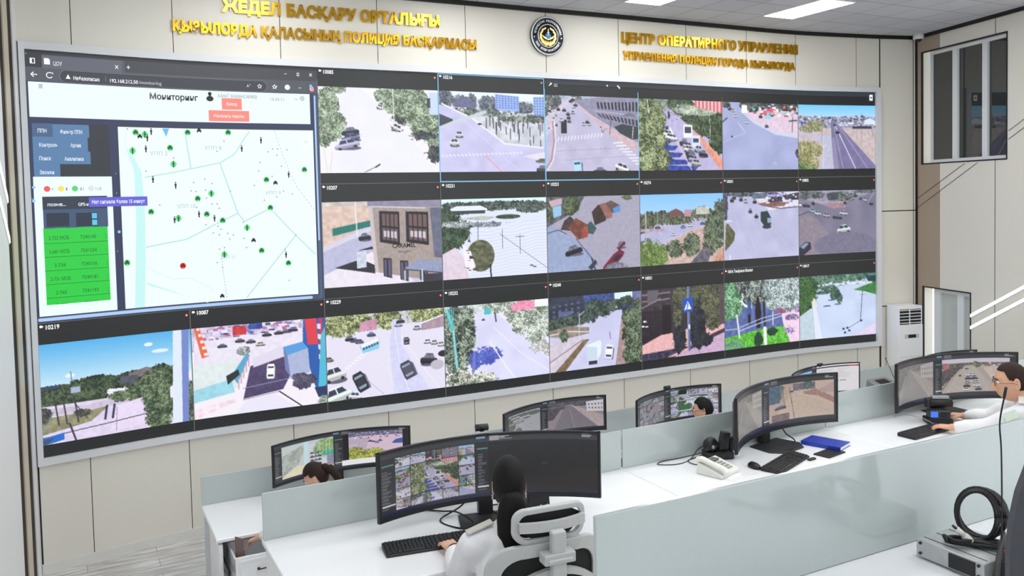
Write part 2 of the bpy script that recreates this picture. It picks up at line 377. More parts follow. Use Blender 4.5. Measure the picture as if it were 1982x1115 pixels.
# ------------------------------------------------------------------ pictures shown on the screens, drawn procedurally pixel by pixel
class Pic:
    def __init__(s, w, h, seed=1, bg=(240, 240, 250)):
        s.w, s.h = w*2, h*2; s.rs = np.random.RandomState(seed)
        s.a = np.empty((s.h, s.w, 3)); s.a[:] = bg
        s.X, s.Y = np.meshgrid((np.arange(s.w)+.5)/s.w, (np.arange(s.h)+.5)/s.h)
        s.asp = w/h
    def noise(s, fx, fy=None):
        fy = fy or fx/s.asp
        gx, gy = max(2, int(fx)+2), max(2, int(fy)+2)
        g = s.rs.rand(gy, gx)
        x = s.X*(gx-1.001); y = s.Y*(gy-1.001); i = x.astype(int); j = y.astype(int); u = x-i; v = y-j
        u = u*u*(3-2*u); v = v*v*(3-2*v)
        return (g[j, i]*(1-u)+g[j, i+1]*u)*(1-v)+(g[j+1, i]*(1-u)+g[j+1, i+1]*u)*v
    def grain(s): return s.rs.rand(s.h, s.w)
    def inside(s, pts):
        m = np.zeros((s.h, s.w), bool); n = len(pts)
        for i in range(n):
            (x0, y0), (x1, y1) = pts[i], pts[(i+1) % n]
            if y0 == y1: continue
            c = ((s.Y >= y0) != (s.Y >= y1)) & (s.X < (x1-x0)*(s.Y-y0)/(y1-y0)+x0)
            m ^= c
        return m
    def paint(s, m, col, amp=0, f=40):
        c = np.array(col, float)
        if amp:
            k = (s.noise(f)-.5+.6*(s.grain()-.5))*2*amp
            s.a[m] = np.clip(c+k[m][:, None], 0, 255)
        else: s.a[m] = c
    def poly(s, pts, col, amp=0, f=40): s.paint(s.inside(pts), col, amp, f); return s
    def rect(s, x0, y0, x1, y1, col, amp=0, f=40): s.paint((s.X >= x0) & (s.X < x1) & (s.Y >= y0) & (s.Y < y1), col, amp, f); return s
    def grad(s, y0, y1, c0, c1):
        t = np.clip((s.Y-y0)/(y1-y0), 0, 1)[..., None]; m = (s.Y >= y0) & (s.Y < y1)
        s.a[m] = (np.array(c0)*(1-t)+np.array(c1)*t)[m]; return s
    def line(s, p, q, w, col):
        ax, ay = p[0]*s.asp, p[1]; bx, by = q[0]*s.asp, q[1]; x = s.X*s.asp
        dx, dy = bx-ax, by-ay; L = dx*dx+dy*dy+1e-9
        t = np.clip(((x-ax)*dx+(s.Y-ay)*dy)/L, 0, 1)
        s.paint(np.hypot(x-ax-t*dx, s.Y-ay-t*dy) < w/2, col); return s
    def path(s, pts, w, col):
        for i in range(len(pts)-1): s.line(pts[i], pts[i+1], w, col)
        return s
    def tree(s, blobs, dark, light, f=60, edge=.5, con=2.2):
        n1, n2, n3 = s.noise(f*.3), s.noise(f*.9), s.noise(f*2.2); g = s.grain()
        g = np.repeat(np.repeat(g[::2, ::2], 2, 0), 2, 1)[:s.h, :s.w]
        m = np.zeros((s.h, s.w), bool); sh = np.zeros((s.h, s.w))
        for cx, cy, rx, ry in blobs:
            d = ((s.X-cx)/rx)**2+((s.Y-cy)/ry)**2+edge*(n1+n2+.6*n3-1.3)+.25*(g-.5)
            m |= d < 1
        t = np.clip(.48+con*(.28*n1+.34*n2+.38*n3-.5)+.85*(g-.5), 0, 1)[..., None]
        s.a[m] = (np.array(dark)*(1-t)+np.array(light)*t)[m]; return s
    def ell(s, cx, cy, rx, ry, col, amp=0): s.paint(((s.X-cx)/rx)**2+((s.Y-cy)/ry)**2 < 1, col, amp); return s
    def car(s, cx, cy, w, h, col, ang=0, shade=True):
        a = R(ang); c, sn = math.cos(a), math.sin(a)
        def P(u, v): return (cx+(u*w*c-v*h*sn/s.asp), cy+(u*w*sn*s.asp+v*h*c))
        dk = sum(col) < 330; gl = (118, 126, 146) if dk else (58, 64, 84); roof = tuple(min(255, x+(34 if dk else 8)) for x in col); low = tuple(x*.78 for x in col)
        if shade: s.ell(cx+w*.04, cy+h*.36, w*.54, h*.2, (104, 100, 122))
        s.poly([P(-.5,.36),P(-.52,.08),P(-.46,-.04),P(.46,-.04),P(.52,.08),P(.5,.36)], low)
        s.poly([P(-.5,.14),P(-.47,-.06),P(-.3,-.12),P(.32,-.12),P(.48,-.05),P(.5,.14)], col)
        s.poly([P(-.34,-.06),P(-.22,-.38),P(.22,-.38),P(.34,-.06)], gl); s.poly([P(-.22,-.36),P(-.19,-.44),P(.19,-.44),P(.22,-.36)], roof); s.line(P(0,-.4), P(.02,-.06), w*.06, roof)
        for u in (-.32, .32): s.ell(*P(u, .34), w*.08, h*.1, (40, 40, 46))
        return s
    def car2(s, cx, cy, w, h, col, ang=0):      # seen from above, nose along the long side
        a = R(ang); c, sn = math.cos(a), math.sin(a)
        def P(u, v): return (cx+(u*w*c-v*h*sn/s.asp), cy+(u*w*sn*s.asp+v*h*c))
        dk = sum(col) < 330; gl = (150, 166, 186) if dk else (62, 70, 92)
        s.poly([P(-.45,.52),P(.62,.52),P(.66,-.2),P(.4,-.4),P(-.3,-.3)], (112, 106, 130))
        s.poly([P(-.4,.5),P(-.5,.36),P(-.5,-.3),P(-.38,-.48),P(.38,-.48),P(.5,-.3),P(.5,.36),P(.4,.5)], col)
        s.poly([P(-.4,-.2),P(-.34,-.32),P(.34,-.32),P(.4,-.2)], gl).poly([P(-.38,.22),P(.38,.22),P(.32,.36),P(-.32,.36)], gl); s.poly([P(-.36,-.18),P(.36,-.18),P(.34,.2),P(-.34,.2)], tuple(min(255, x+14) for x in col))
        return s
    def grid(s, q, nx, ny, col, fx=.6, fy=.6):       # windows on a quad wall: tl,tr,br,bl
        (ax,ay),(bx,by),(cx,cy),(dx,dy) = q
        def P(u, v): return (ax*(1-u)*(1-v)+bx*u*(1-v)+cx*u*v+dx*(1-u)*v, ay*(1-u)*(1-v)+by*u*(1-v)+cy*u*v+dy*(1-u)*v)
        for i in range(nx):
            for j in range(ny):
                u0=(i+.5-fx/2)/nx; u1=(i+.5+fx/2)/nx; v0=(j+.5-fy/2)/ny; v1=(j+.5+fy/2)/ny
                s.poly([P(u0,v0),P(u1,v0),P(u1,v1),P(u0,v1)], col)
        return s
    def specks(s, x0, y0, x1, y1, n, size, cols):
        for _ in range(n):
            x = x0+s.rs.rand()*(x1-x0); y = y0+s.rs.rand()*(y1-y0); w = size*(.5+s.rs.rand()); h = w*(.4+.5*s.rs.rand())
            s.rect(x-w, y-h, x+w, y+h, cols[s.rs.randint(len(cols))])
        return s
    def img(s):
        a = s.a+(s.grain()[..., None]-.5)*9
        a = a.reshape(s.h//2, 2, s.w//2, 2, 3).mean((1, 3))
        return np.clip(a, 0, 255)
WHT = (250, 250, 252); DRK = (48, 48, 62); GR = ((70, 88, 66), (206, 222, 196)); DG = ((28, 40, 30), (112, 132, 96))
def f10085(p):
    p.a[:] = (246, 243, 251); p.poly([(.2,0),(.34,0),(.75,.55),(.95,1),(.05,1),(.13,.6)], (240, 240, 253), 3, 8)
    p.tree([(.07,.22,.09,.2),(.1,.45,.12,.18),(.03,.6,.06,.1),(.16,.03,.07,.05)], *GR)
    p.tree([(.62,.12,.12,.2),(.76,.2,.16,.26),(.9,.38,.16,.26),(.98,.6,.08,.25),(.52,.08,.07,.08)], *GR)
    p.tree([(.86,.56,.12,.05),(.95,.78,.07,.09),(.65,.36,.05,.05)], (40, 44, 56), (120, 126, 120), edge=1.2)
    p.rect(.92, .03, 1, .3, (205, 222, 250)).rect(.9, .1, .93, .22, (70, 70, 90)).line((.61, 0), (.615, .42), .012, (225, 225, 235))
    p.car(.25, .51, .14, .1, (50, 52, 70), -8).car(.25, .58, .15, .1, (120, 125, 170), -8).car(.22, .66, .2, .13, (205, 200, 235), -12).car(.5, .22, .06, .06, WHT, 20).car(.635, .46, .1, .09, (240, 240, 240), 25)
    p.line((.36, .99), (.46, .92), .008, (90, 90, 100)).line((.45, .93), (.485, .9), .018, (50, 50, 60)).line((.03, .7), (.06, 1), .02, (225, 238, 230)).line((.1, .75), (.08, 1), .006, (230, 200, 205))
def f10216(p):
    p.a[:] = (235, 248, 255); p.rect(0, .1, 1, 1, (212, 216, 228), 20, 30)
    p.tree([(.06,.1,.07,.16),(.2,.12,.1,.08),(.3,.14,.05,.12),(.45,.15,.1,.1),(.8,.18,.12,.07)], (60, 66, 84), (150, 160, 170))
    p.poly([(.14,.13),(.22,.06),(.34,.14),(.34,.2),(.14,.2)], (112, 112, 150), 10).poly([(.52,.02),(.75,.04),(.75,.24),(.52,.22)], (160, 186, 244)).grid([(.52,.02),(.75,.04),(.75,.2),(.52,.2)], 8, 6, (90, 120, 200), .5, .5)
    p.poly([(.89,.04),(1,.03),(1,.3),(.89,.3)], (165, 190, 240)).grid([(.89,.04),(1,.03),(1,.28),(.89,.28)], 4, 7, (95, 125, 200), .5, .5)
    p.tree([(.4,.26,.35,.05),(.8,.32,.25,.05)], (60, 70, 70), (176, 186, 176), edge=1.0)
    for i in range(34):
        x = .42+.58*p.rs.rand(); y = .28+.36*p.rs.rand()*min(1, (x-.3)*1.6); p.line((x, y), (x, y+.08+.06*p.rs.rand()), .012, (70, 66, 70))
    p.poly([(0,.17),(.1,.2),(.3,.33),(.55,.58),(.65,.66),(1,.68),(1,1),(0,1)], (206, 205, 242), 8, 12)
    p.path([(.03,.16),(.3,.33),(.6,.64),(.98,.69)], .018, (245, 245, 250)).path([(.22,.35),(.5,.7),(.75,1)], .006, (225, 225, 248))
    p.poly([(0,.28),(.13,.35),(0,.43)], (70, 74, 92)).line((0, .45), (.42, .25), .04, (206, 216, 226)).line((0, .43), (.12, .36), .018, (60, 62, 76))
    for i in range(22): p.line((.02+i*.035, .79-.002*i), (.035+i*.035, .805-.002*i), .016, (236, 236, 255))
    p.line((.42, .8), (.57, 1), .012, (240, 160, 160)).car(.18, .53, .07, .09, (235, 240, 235)).car(.135, .63, .085, .11, (238, 243, 238)).car(.97, .96, .12, .1, (80, 76, 100)).ell(.37, .4, .02, .012, DRK)
    p.poly([(.78,.8),(1,.74),(1,.88),(.9,.84)], (232, 228, 244)).tree([(.98,.86,.08,.03)], (60, 66, 60), (140, 150, 130))
def f222(p):
    p.a[:] = (196, 192, 222); p.paint(p.X >= 0, (196, 192, 222), 8, 10)
    p.rect(0, 0, 1, .05, (176, 190, 214), 20).tree([(.03,.15,.07,.2),(.12,.1,.05,.1),(.33,.04,.06,.05)], (56, 62, 66), (150, 156, 150))
    p.poly([(.26,.02),(.33,.02),(.14,.25),(.0,.6),(.0,.3)], (214, 206, 226), 10).specks(0, .1, .12, .45, 26, .012, [DRK, WHT, (120,120,140)])
    p.poly([(.3,.06),(.62,.0),(1,.0),(1,.62),(.72,.42),(.5,.26)], (150, 148, 176), 8)
    p.grid([(.53,.06),(1,.03),(1,.22),(.55,.18)], 12, 1, (44, 48, 60), .55, .7).grid([(.52,.2),(1,.28),(1,.42),(.6,.3)], 11, 1, (58, 60, 74), .6, .6).line((.52,.19),(1,.25),.012,(190,186,210))
    p.poly([(.73,.4),(.82,.36),(1,.4),(1,.56),(.85,.58)], (56, 66, 74)).poly([(.8,.26),(.9,.2),(.99,.26)], (120, 120, 140))
    p.poly([(.3,.08),(.5,.26),(.72,.44),(1,.62),(1,.72),(.85,.68),(.45,.26)], (214, 186, 196), 10)
    for i in range(14): p.line((.13+i*.035, .6-.005*i), (.14+i*.035, .555-.005*i), .016, (238, 238, 250))
    for i in range(8): p.line((.72+i*.035, .62+i*.04), (.82+i*.035, .61+i*.042), .022, (238, 232, 244))
    p.path([(.1,.35),(.11,.6),(.08,.85),(.02,.98)], .014, (238, 238, 250)).path([(.08,.35),(.09,.6),(.06,.85),(.0,.97)], .02, (190, 140, 140))
    for i in range(30): p.line((.12+i*.03, .73-.002*i), (.13+i*.03, .73-.002*i), .006, (110, 110, 130)).line((.2+i*.025, .85-.002*i), (.21+i*.025, .85-.002*i), .005, (120, 120, 140))
    p.rect(.165, .32, .225, .5, (44, 44, 56)).car(.17, .32, .05, .06, WHT)
    for x, y, c in ((.24,.24,DRK),(.245,.29,DRK),(.25,.335,(90,90,100)),(.4,.37,WHT),(.46,.37,(230,230,240)),(.44,.34,DRK),(.14,.18,DRK),(.2,.19,DRK),(.27,.07,DRK),(.29,.05,DRK),(.3,.14,WHT),(.29,.22,(200,200,215)),(.32,.12,DRK)): p.car(x, y, .04, .05, c)
    p.car2(.33, .95, .085, .22, (170, 215, 245), -6).car(.57, .99, .14, .1, (70, 74, 98)).car(.81, .95, .16, .13, WHT, 18)
    p.line((.7,.28),(.68,.5),.01,(70,66,80)).specks(.58, .4, .66, .48, 8, .006, [DRK]).line((.94,.4),(.93,.55),.012,(220,220,225))
def ftraffic(p):
    p.a[:] = (196, 190, 226); p.rect(0, 0, 1, .2, (150, 160, 150), 40)
    p.tree([(.6,.1,.25,.14),(.8,.3,.3,.22),(.95,.5,.12,.25),(.42,.06,.1,.07)], *DG, con=2.6); p.tree([(.7,.14,.3,.08)], (120, 140, 120), (225, 230, 215))
    p.poly([(.62,.0),(1,.0),(1,.16),(.7,.1)], (238, 205, 214)); [p.rect(.66+i*.045, 0, .685+i*.045, .1+.01*i, (226, 110, 120)) for i in range(8)]
    p.poly([(.28,.14),(.36,.13),(.62,.4),(1,.95),(1,1),(.2,1),(.26,.6)], (192, 186, 226), 8)
    p.poly([(.62,.4),(.72,.5),(1,.84),(1,1),(.96,.98),(.8,.72)], (232, 160, 140), 16)
    for y, x1 in ((.4,.36),(.55,.42),(.66,.46),(.76,.52),(.86,.6),(.95,.7)): p.poly([(.2,y-.03),(x1,y-.01),(x1-.04,y+.05),(.2,y+.07)], (58, 74, 168), 22)
    p.path([(.33,.35),(.47,.65),(.62,1)], .012, (240, 220, 215)).line((.36, .4), (.41, .52), .02, WHT)
    p.tree([(.1,.2,.2,.2),(.14,.5,.2,.25),(.14,.85,.22,.25),(.22,.28,.1,.16)], (46, 60, 34), (196, 206, 160), con=2.6)
    p.rect(.52, .35, .63, .53, WHT).rect(.535, .38, .615, .47, (70, 74, 88)).rect(.62, .5, .72, .68, (226, 230, 245)).rect(.635, .54, .705, .6, (60, 70, 110))
    for x, y, c in ((.53,.6,(70,70,90)),(.57,.64,(200,200,215)),(.58,.69,WHT),(.6,.745,(60,60,86)),(.61,.79,(56,60,90)),(.64,.83,(190,190,210)),(.67,.885,(205,210,205)),(.7,.69,(190,195,220)),(.76,.76,(52,46,60)),(.34,.48,WHT),(.36,.52,WHT),(.39,.53,WHT)): p.car(x, y, .11, .11, c, 8)
    p.line((.84,.15),(.85,.6),.008,(225,225,220)).specks(.3, .05, .5, .3, 24, .008, [(180,90,90), WHT, DRK, (90,110,200)]).line((.1,0),(.12,.2),.01,(240,240,240)).rect(.34,.17,.36,.27,DRK)
def fjunction(p):
    p.a[:] = (172, 180, 222); p.paint(p.X >= 0, (172, 180, 222), 9, 6)
    p.poly([(.35,.02),(1,.04),(1,.5),(.75,.44),(.45,.3),(.25,.12)], (232, 210, 230), 10); p.poly([(.2,.1),(.4,.3),(.7,.47),(1,.52),(1,.46),(.7,.42),(.36,.22)], (214, 216, 240))
    p.tree([(.4,.06,.1,.08),(.3,.04,.08,.05),(.55,.04,.1,.06),(.85,.05,.2,.06),(.05,.04,.06,.05)], (36, 42, 44), (130, 140, 130))
    p.rect(.25, .04, .32, .16, WHT).poly([(.54,.12),(.6,.06),(.7,.1),(.68,.2),(.55,.2)], (232, 90, 120), 20).rect(.56, .18, .64, .24, (150, 220, 240)).specks(.4, .04, 1, .2, 90, .014, [DRK, WHT, (210,220,230), (200,90,110), (120,200,210)])
    for x, y, c in ((.1,.1,DRK),(.17,.2,WHT),(.31,.29,(230,235,235)),(.5,.2,DRK),(.58,.34,(70,70,86)),(.14,.12,WHT)): p.car(x, y, .05, .055, c)
    p.path([(.0,.3),(.06,.24)], .02, (60, 64, 60)).path([(0,.6),(.18,.5),(.3,.45)], .007, (210,215,245)).path([(.3,.45),(.2,.3)], .01, (215,220,248)).path([(.58,.95),(.7,.75),(.85,.62),(1,.58)], .006, (150, 158, 200)).path([(.5,.85),(.6,.66),(.56,.5)], .006, (158,166,206))
    p.line((.93,.2),(.92,.42),.012,(60,60,66)).line((.88,.26),(.98,.25),.02,(60,70,66)).ell(.12,.51,.012,.014,DRK).ell(.69,.9,.03,.02,(190,190,215)).tree([(.99,.75,.03,.06)], DRK, (110,110,120))
def fhighway(p):
    p.grad(0, .2, (120, 205, 255), (180, 225, 255)); p.rect(0, .18, 1, .4, (158, 160, 186), 50, 50); p.specks(0, .17, 1, .33, 150, .013, [(70,76,120), (230,235,250), (120,120,150), (90,90,100), (200,190,200)])
    p.rect(0, .36, 1, 1, (206, 190, 192), 14); p.tree([(.22,.33,.12,.1),(.12,.38,.1,.06)], (110, 112, 80), (200, 196, 160))
    p.poly([(0,.4),(.3,.48),(.42,.46),(.44,.4),(.47,.42),(.46,1),(.28,1),(.34,.62),(.2,.5),(0,.46)], (196, 196, 222), 6)
    p.poly([(.42,.24),(.47,.24),(1,.95),(1,1),(.46,1),(.43,.5)], (128, 122, 164), 7, 16); p.poly([(.46,1),(.44,.5),(.47,.5),(.53,1)], (150, 144, 182))
    p.line((.47,.3),(.74,1),.014,(232,232,250)).line((.46,.32),(.58,1),.006,(220,220,240)).line((.49,.27),(.9,1),.006,(215,215,238)).line((.32,.5),(.33,1),.01,(225,225,235)).line((.36,.62),(.3,.7),.008,WHT)
    p.tree([(.1,.7,.22,.14),(.08,.9,.2,.16)], (110, 112, 66), (214, 206, 166)); p.tree([(.1,.97,.12,.06)], (70, 100, 60), (170,190,130))
    p.car(.505, .42, .05, .06, DRK).car(.47,.31,.03,.04,DRK); p.line((.31,.15),(.31,.6),.008,(120,120,140)).line((.82,.12),(.82,.55),.006,(120,116,130)); p.path([(.9,.45),(.93,.3),(.97,.48)], .006, (110,100,100)).poly([(.85,.24),(.92,.2),(1,.25),(1,.3),(.85,.3)], (225,235,252)).rect(.7,.33,.95,.37,(70,66,80))
def f10207(p):
    p.a[:] = (206, 204, 228); p.poly([(0,0),(.42,0),(.42,.26),(0,.52)], (224, 198, 186), 16); p.rect(0, 0, .42, .05, (210, 206, 200), 30)
    p.poly([(.08,.4),(.08,.31),(.42,.22),(.42,.29)], (26, 128, 116)); [p.line((.1+i*.025,.31-.0065*i),(.1+i*.025,.38-.0065*i),.006,(60,90,96)) for i in range(12)]
    p.poly([(0,.55),(.42,.34),(.42,.6),(0,.9)], (190, 190, 222), 6); p.poly([(0,.52),(.42,.29),(.42,.34),(0,.58)], (218, 214, 232)); p.poly([(0,.85),(.4,.6),(.75,.98),(.6,1),(0,1)], (238, 230, 244), 5)
    p.line((.27,0),(.28,.42),.012,(238,238,240)).car(.34, .42, .1, .1, (38, 40, 52), -6)
    p.poly([(.09,.77),(.3,.68),(.42,.76),(.42,.86)], (44, 44, 54)).poly([(.27,.6),(.35,.59),(.35,.78),(.27,.79)], (206, 214, 232), 20).poly([(.28,.58),(.42,.53),(.42,.57)], (40,40,60))
    p.poly([(.38,.0),(1,.0),(1,1),(.74,.94),(.42,.84)], (170, 156, 152), 9, 60); p.poly([(.37,0),(1,0),(1,.09),(.37,.06)], (146, 142, 166), 8); p.line((.38,.065),(.86,.1),.012,(220,218,230)).poly([(.38,.06),(.41,.06),(.45,.84),(.42,.84)], (206,196,196)).poly([(.9,.1),(1,.1),(1,.72),(.93,.7)], (108,112,136), 10)
    for x0, x1 in ((.465,.635),(.69,.885)):
        y0=.12+.06*(x0-.46); p.poly([(x0,y0),(x1,y0+.015),(x1,y0+.42),(x0,y0+.37)], (36, 32, 40)).grid([(x0+.02,y0+.02),(x1-.01,y0+.035),(x1-.01,y0+.39),(x0+.02,y0+.35)], 4, 2, (116, 92, 92), .75, .85).grid([(x0+.03,y0+.2),(x1-.02,y0+.21),(x1-.02,y0+.38),(x0+.03,y0+.34)], 4, 1, (205, 200, 212), .7, .5)
    for x0, x1, y0, y1 in ((.49,.56,.68,.93),(.63,.7,.72,.98),(.8,.87,.82,1)): p.poly([(x0,y0),(x1,y0+.01),(x1,y1),(x0,y1-.03)], (44, 42, 56)).grid([(x0,y0),(x1,y0),(x1,y1),(x0,y1)], 2, 1, (96, 92, 120), .6, .8)
    p.poly([(.66,.83),(.78,.72),(1,.75),(1,.9)], (150, 160, 192), 10, 90).line((.66,.83),(1,.9),.014,(70,76,96)); [p.line((x,.85),(x,1),.014,(232,236,240)) for x in (.67,.82)]; p.rect(.83,.9,1,1,(62,58,72),10)
def f10231(p):
    p.a[:] = (226, 232, 250)
    w = np.sin(p.Y*150+6*p.noise(8)+p.X*20); m = (p.X > .3) & (p.Y > .3); p.a[m] = p.a[m]+(w[m]*9)[:, None]*np.array([1, .8, .3])
    p.rect(0, 0, 1, .06, (222, 248, 255)); p.tree([(.5,.1,.6,.06),(.15,.12,.2,.08),(.85,.12,.2,.08)], (34, 44, 44), (120, 140, 130)); p.poly([(.07,.13),(.14,.09),(.36,.09),(.42,.13),(.42,.15),(.07,.15)], (236, 240, 250)).rect(.1,.15,.4,.19,(60,70,70))
    p.ell(.62, .24, .12, .03, (60, 74, 66), 20).poly([(.15,.25),(.36,.22),(.5,.24),(.4,.28)], (190, 196, 190), 20).tree([(.4,.33,.2,.03)], (80,90,100), (215,220,235), edge=1.2)
    p.tree([(.1,.42,.16,.2),(.02,.6,.1,.14),(.04,.22,.08,.1)], (26, 40, 32), (96, 122, 92))
    p.poly([(0,.68),(.12,.6),(.2,.75),(.24,1),(0,1)], (228, 212, 228), 8).ell(.35, .72, .13, .2, (100, 104, 78), 26).poly([(.18,.56),(.26,.66),(.3,.85),(.24,.95),(.2,.8)], (246, 240, 250)).specks(.2, .62, .3, .9, 12, .012, [(60,50,60)])
    p.line((.54,.46),(1,.93),.006,(110,116,140)).line((.44,.86),(.445,1),.02,(36,34,44)).ell(.44,.85,.012,.015,(36,34,44)); [p.line((x,y),(x,y+.24),.007,(90,96,110)) for x, y in ((.73,.48),(.56,.4),(.25,.3),(.33,.28))]; p.line((.69,.5),(.77,.5),.012,(90,96,110)); p.ell(.84,.88,.02,.008,(80,84,110)).ell(.87,.9,.02,.008,(80,84,110))
    p.tree([(.12,.32,.2,.04)], (110,120,120), (230,235,245), edge=1.4)
def f10253(p):
    p.a[:] = (168, 166, 192); p.paint(p.X >= 0, (172, 168, 190), 13, 170); p.poly([(0,.35),(.2,.5),(.45,.75),(.5,1),(0,1)], (156, 170, 206), 8); p.poly([(0,0),(.4,0),(.3,.2),(0,.4)], (90, 92, 100), 30)
    p.tree([(.25,.12,.09,.13),(.02,.2,.04,.1),(.86,.03,.06,.04)], (40, 50, 34), (130, 150, 110)).poly([(.02,.06),(.16,.02),(.16,.1),(.05,.14)], (206, 176, 190)).poly([(.06,.14),(.15,.11),(.15,.25),(.07,.28)], (150, 200, 236))
    p.poly([(.18,.32),(.24,.26),(.3,.34),(.26,.46),(.14,.44)], (72, 56, 58), 14).poly([(.22,.42),(.3,.29),(.44,.4),(.42,.55),(.32,.58)], (124, 70, 62), 18).poly([(.36,.44),(.42,.4),(.44,.5),(.37,.58)], (170, 84, 66), 14).poly([(.42,.38),(.46,.34),(.52,.44),(.48,.52),(.43,.5)], (62, 92, 96), 10)
    p.poly([(.47,.22),(.54,.12),(.63,.2),(.62,.34),(.5,.4)], (58, 44, 44), 10).poly([(.55,.12),(.62,.1),(.7,.18),(.69,.3),(.63,.32)], (150, 104, 96), 14).poly([(.62,.1),(.68,.07),(.78,.14),(.76,.22),(.69,.24)], (104, 80, 80), 10).poly([(.7,.18),(.78,.13),(.78,.22),(.71,.25)], (90, 150, 220))
    p.car(.27, .72, .18, .14, (34, 34, 46), -14).line((.3,.57),(.52,.93),.012,(84,84,104)).line((.46,.84),(.5,1),.02,(60,60,76)).poly([(.42,.96),(.5,.86),(.52,.9),(.46,1)], (58,60,80))
    p.poly([(.58,.97),(.7,.8),(.77,.74),(.82,.78),(.8,.84),(.68,1),(.58,1)], (116, 36, 64)).poly([(.68,.88),(.74,.81),(.79,.82),(.74,.9)], (60,30,46)).tree([(.74,1.0,.14,.08)], (110,106,124), (170,166,190)).car(.78,.68,.1,.1,(120,50,80),-40) 
    p.path([(0,.48),(.12,.44),(.2,.5)], .01, (60,60,70))
def f10274(p):
    p.grad(0, .34, (138, 200, 255), (178, 216, 255)); p.rect(0, .32, 1, 1, (196, 192, 222), 8); p.tree([(.2,.34,.25,.1),(.45,.36,.2,.08),(.75,.3,.16,.1),(.97,.3,.1,.2),(.05,.42,.12,.14)], (46, 54, 44), (136, 146, 120)); p.poly([(.34,.25),(.42,.21),(.5,.26),(.5,.32),(.34,.32)], (120, 84, 84)).rect(.52,.23,.6,.33,(196,150,160)).rect(.66,.2,.82,.3,(206,206,196),20)
    p.poly([(0,.55),(.3,.46),(.6,.42),(.86,.34),(.86,.42),(.5,.56),(.1,.7),(0,.68)], (186, 186, 222), 6).poly([(.3,.7),(.6,.52),(1,.42),(1,1),(.3,1)], (206, 180, 172), 18); p.rect(0,.48,.3,.52,(180,160,180),20)
    p.tree([(.12,.88,.22,.24)], (70, 92, 40), (150, 176, 106)); p.tree([(.4,.78,.09,.13),(.6,.74,.11,.17),(.9,.55,.15,.25),(.84,.75,.1,.15)], (40, 52, 40), (146, 160, 130)); p.poly([(.58,1),(.75,.78),(.86,.82),(.8,1)], (110,106,120),24); p.poly([(.9,.92),(1,.8),(1,1),(.88,1)],(206,150,130),20)
    for x, y, c in ((.38,.57,WHT),(.5,.47,(120,140,200)),(.58,.45,WHT),(.72,.36,WHT),(.2,.46,DRK),(.74,.43,(90,90,130))): p.car(x, y, .06, .05, c)
    [p.line((x,.25),(x,.6),.007,(170,168,180)) for x in (.06,.2,.27,.52,.62)]; p.line((.065,.25),(.07,.62),.014,(205,190,180))
def f10031(p):
    p.a[:] = (192, 192, 226); p.paint(p.X >= 0, (192, 192, 226), 8, 8); p.poly([(.38,.06),(1,.0),(1,.25),(.6,.28)], (230, 226, 240), 12); p.tree([(.25,.03,.2,.04),(.6,.05,.15,.04)], (40,46,54),(130,140,150)).rect(.38,.02,.58,.1,(110,120,140),20)
    p.rect(.58,.04,.8,.08,(176,166,236)).rect(.6,.08,.78,.16,(70,66,80),20).poly([(.44,.18),(.6,.15),(.85,.17),(.8,.23),(.55,.22)],(150,100,92),20).poly([(.8,.06),(1,.02),(1,.14),(.82,.13)],(70,66,90),24).specks(.55,.02,1,.2,40,.014,[DRK,WHT,(120,120,160)]); p.path([(.5,.2),(.75,.26),(1,.24)],.02,(110,106,126))
    p.poly([(.0,.45),(.06,.46),(.15,.6),(.13,.72),(.02,.86),(0,.8)], (96, 98, 70), 24).line((.02,.45),(.0,1),.03,(200,202,220)).tree([(.02,.15,.04,.25)],(40,46,60),(110,116,130)).line((.03,.42),(.1,.42),.02,(226,226,232))
    for i in range(5): p.line((.14+i*.09,.3),(.3+i*.16,1),.006,(206,206,236))
    p.poly([(.49,.3),(.58,.29),(.63,.4),(.63,.5),(.55,.54),(.49,.44)], (44, 60, 60)).rect(.58,.4,.63,.47,(150,170,200)).ell(.57,.53,.06,.03,(60,58,80))
    for x, y, c in ((.35,.28,(80,80,96)),(.43,.36,(40,40,52)),(.23,.1,(60,66,100)),(.29,.13,(200,200,210)),(.41,.14,DRK),(.14,.07,DRK),(.11,.11,DRK)): p.car(x, y, .05, .075, c)
    p.line((.7,.1),(.71,.3),.007,(120,116,140)).line((.08,.92),(.08,1),.012,WHT)
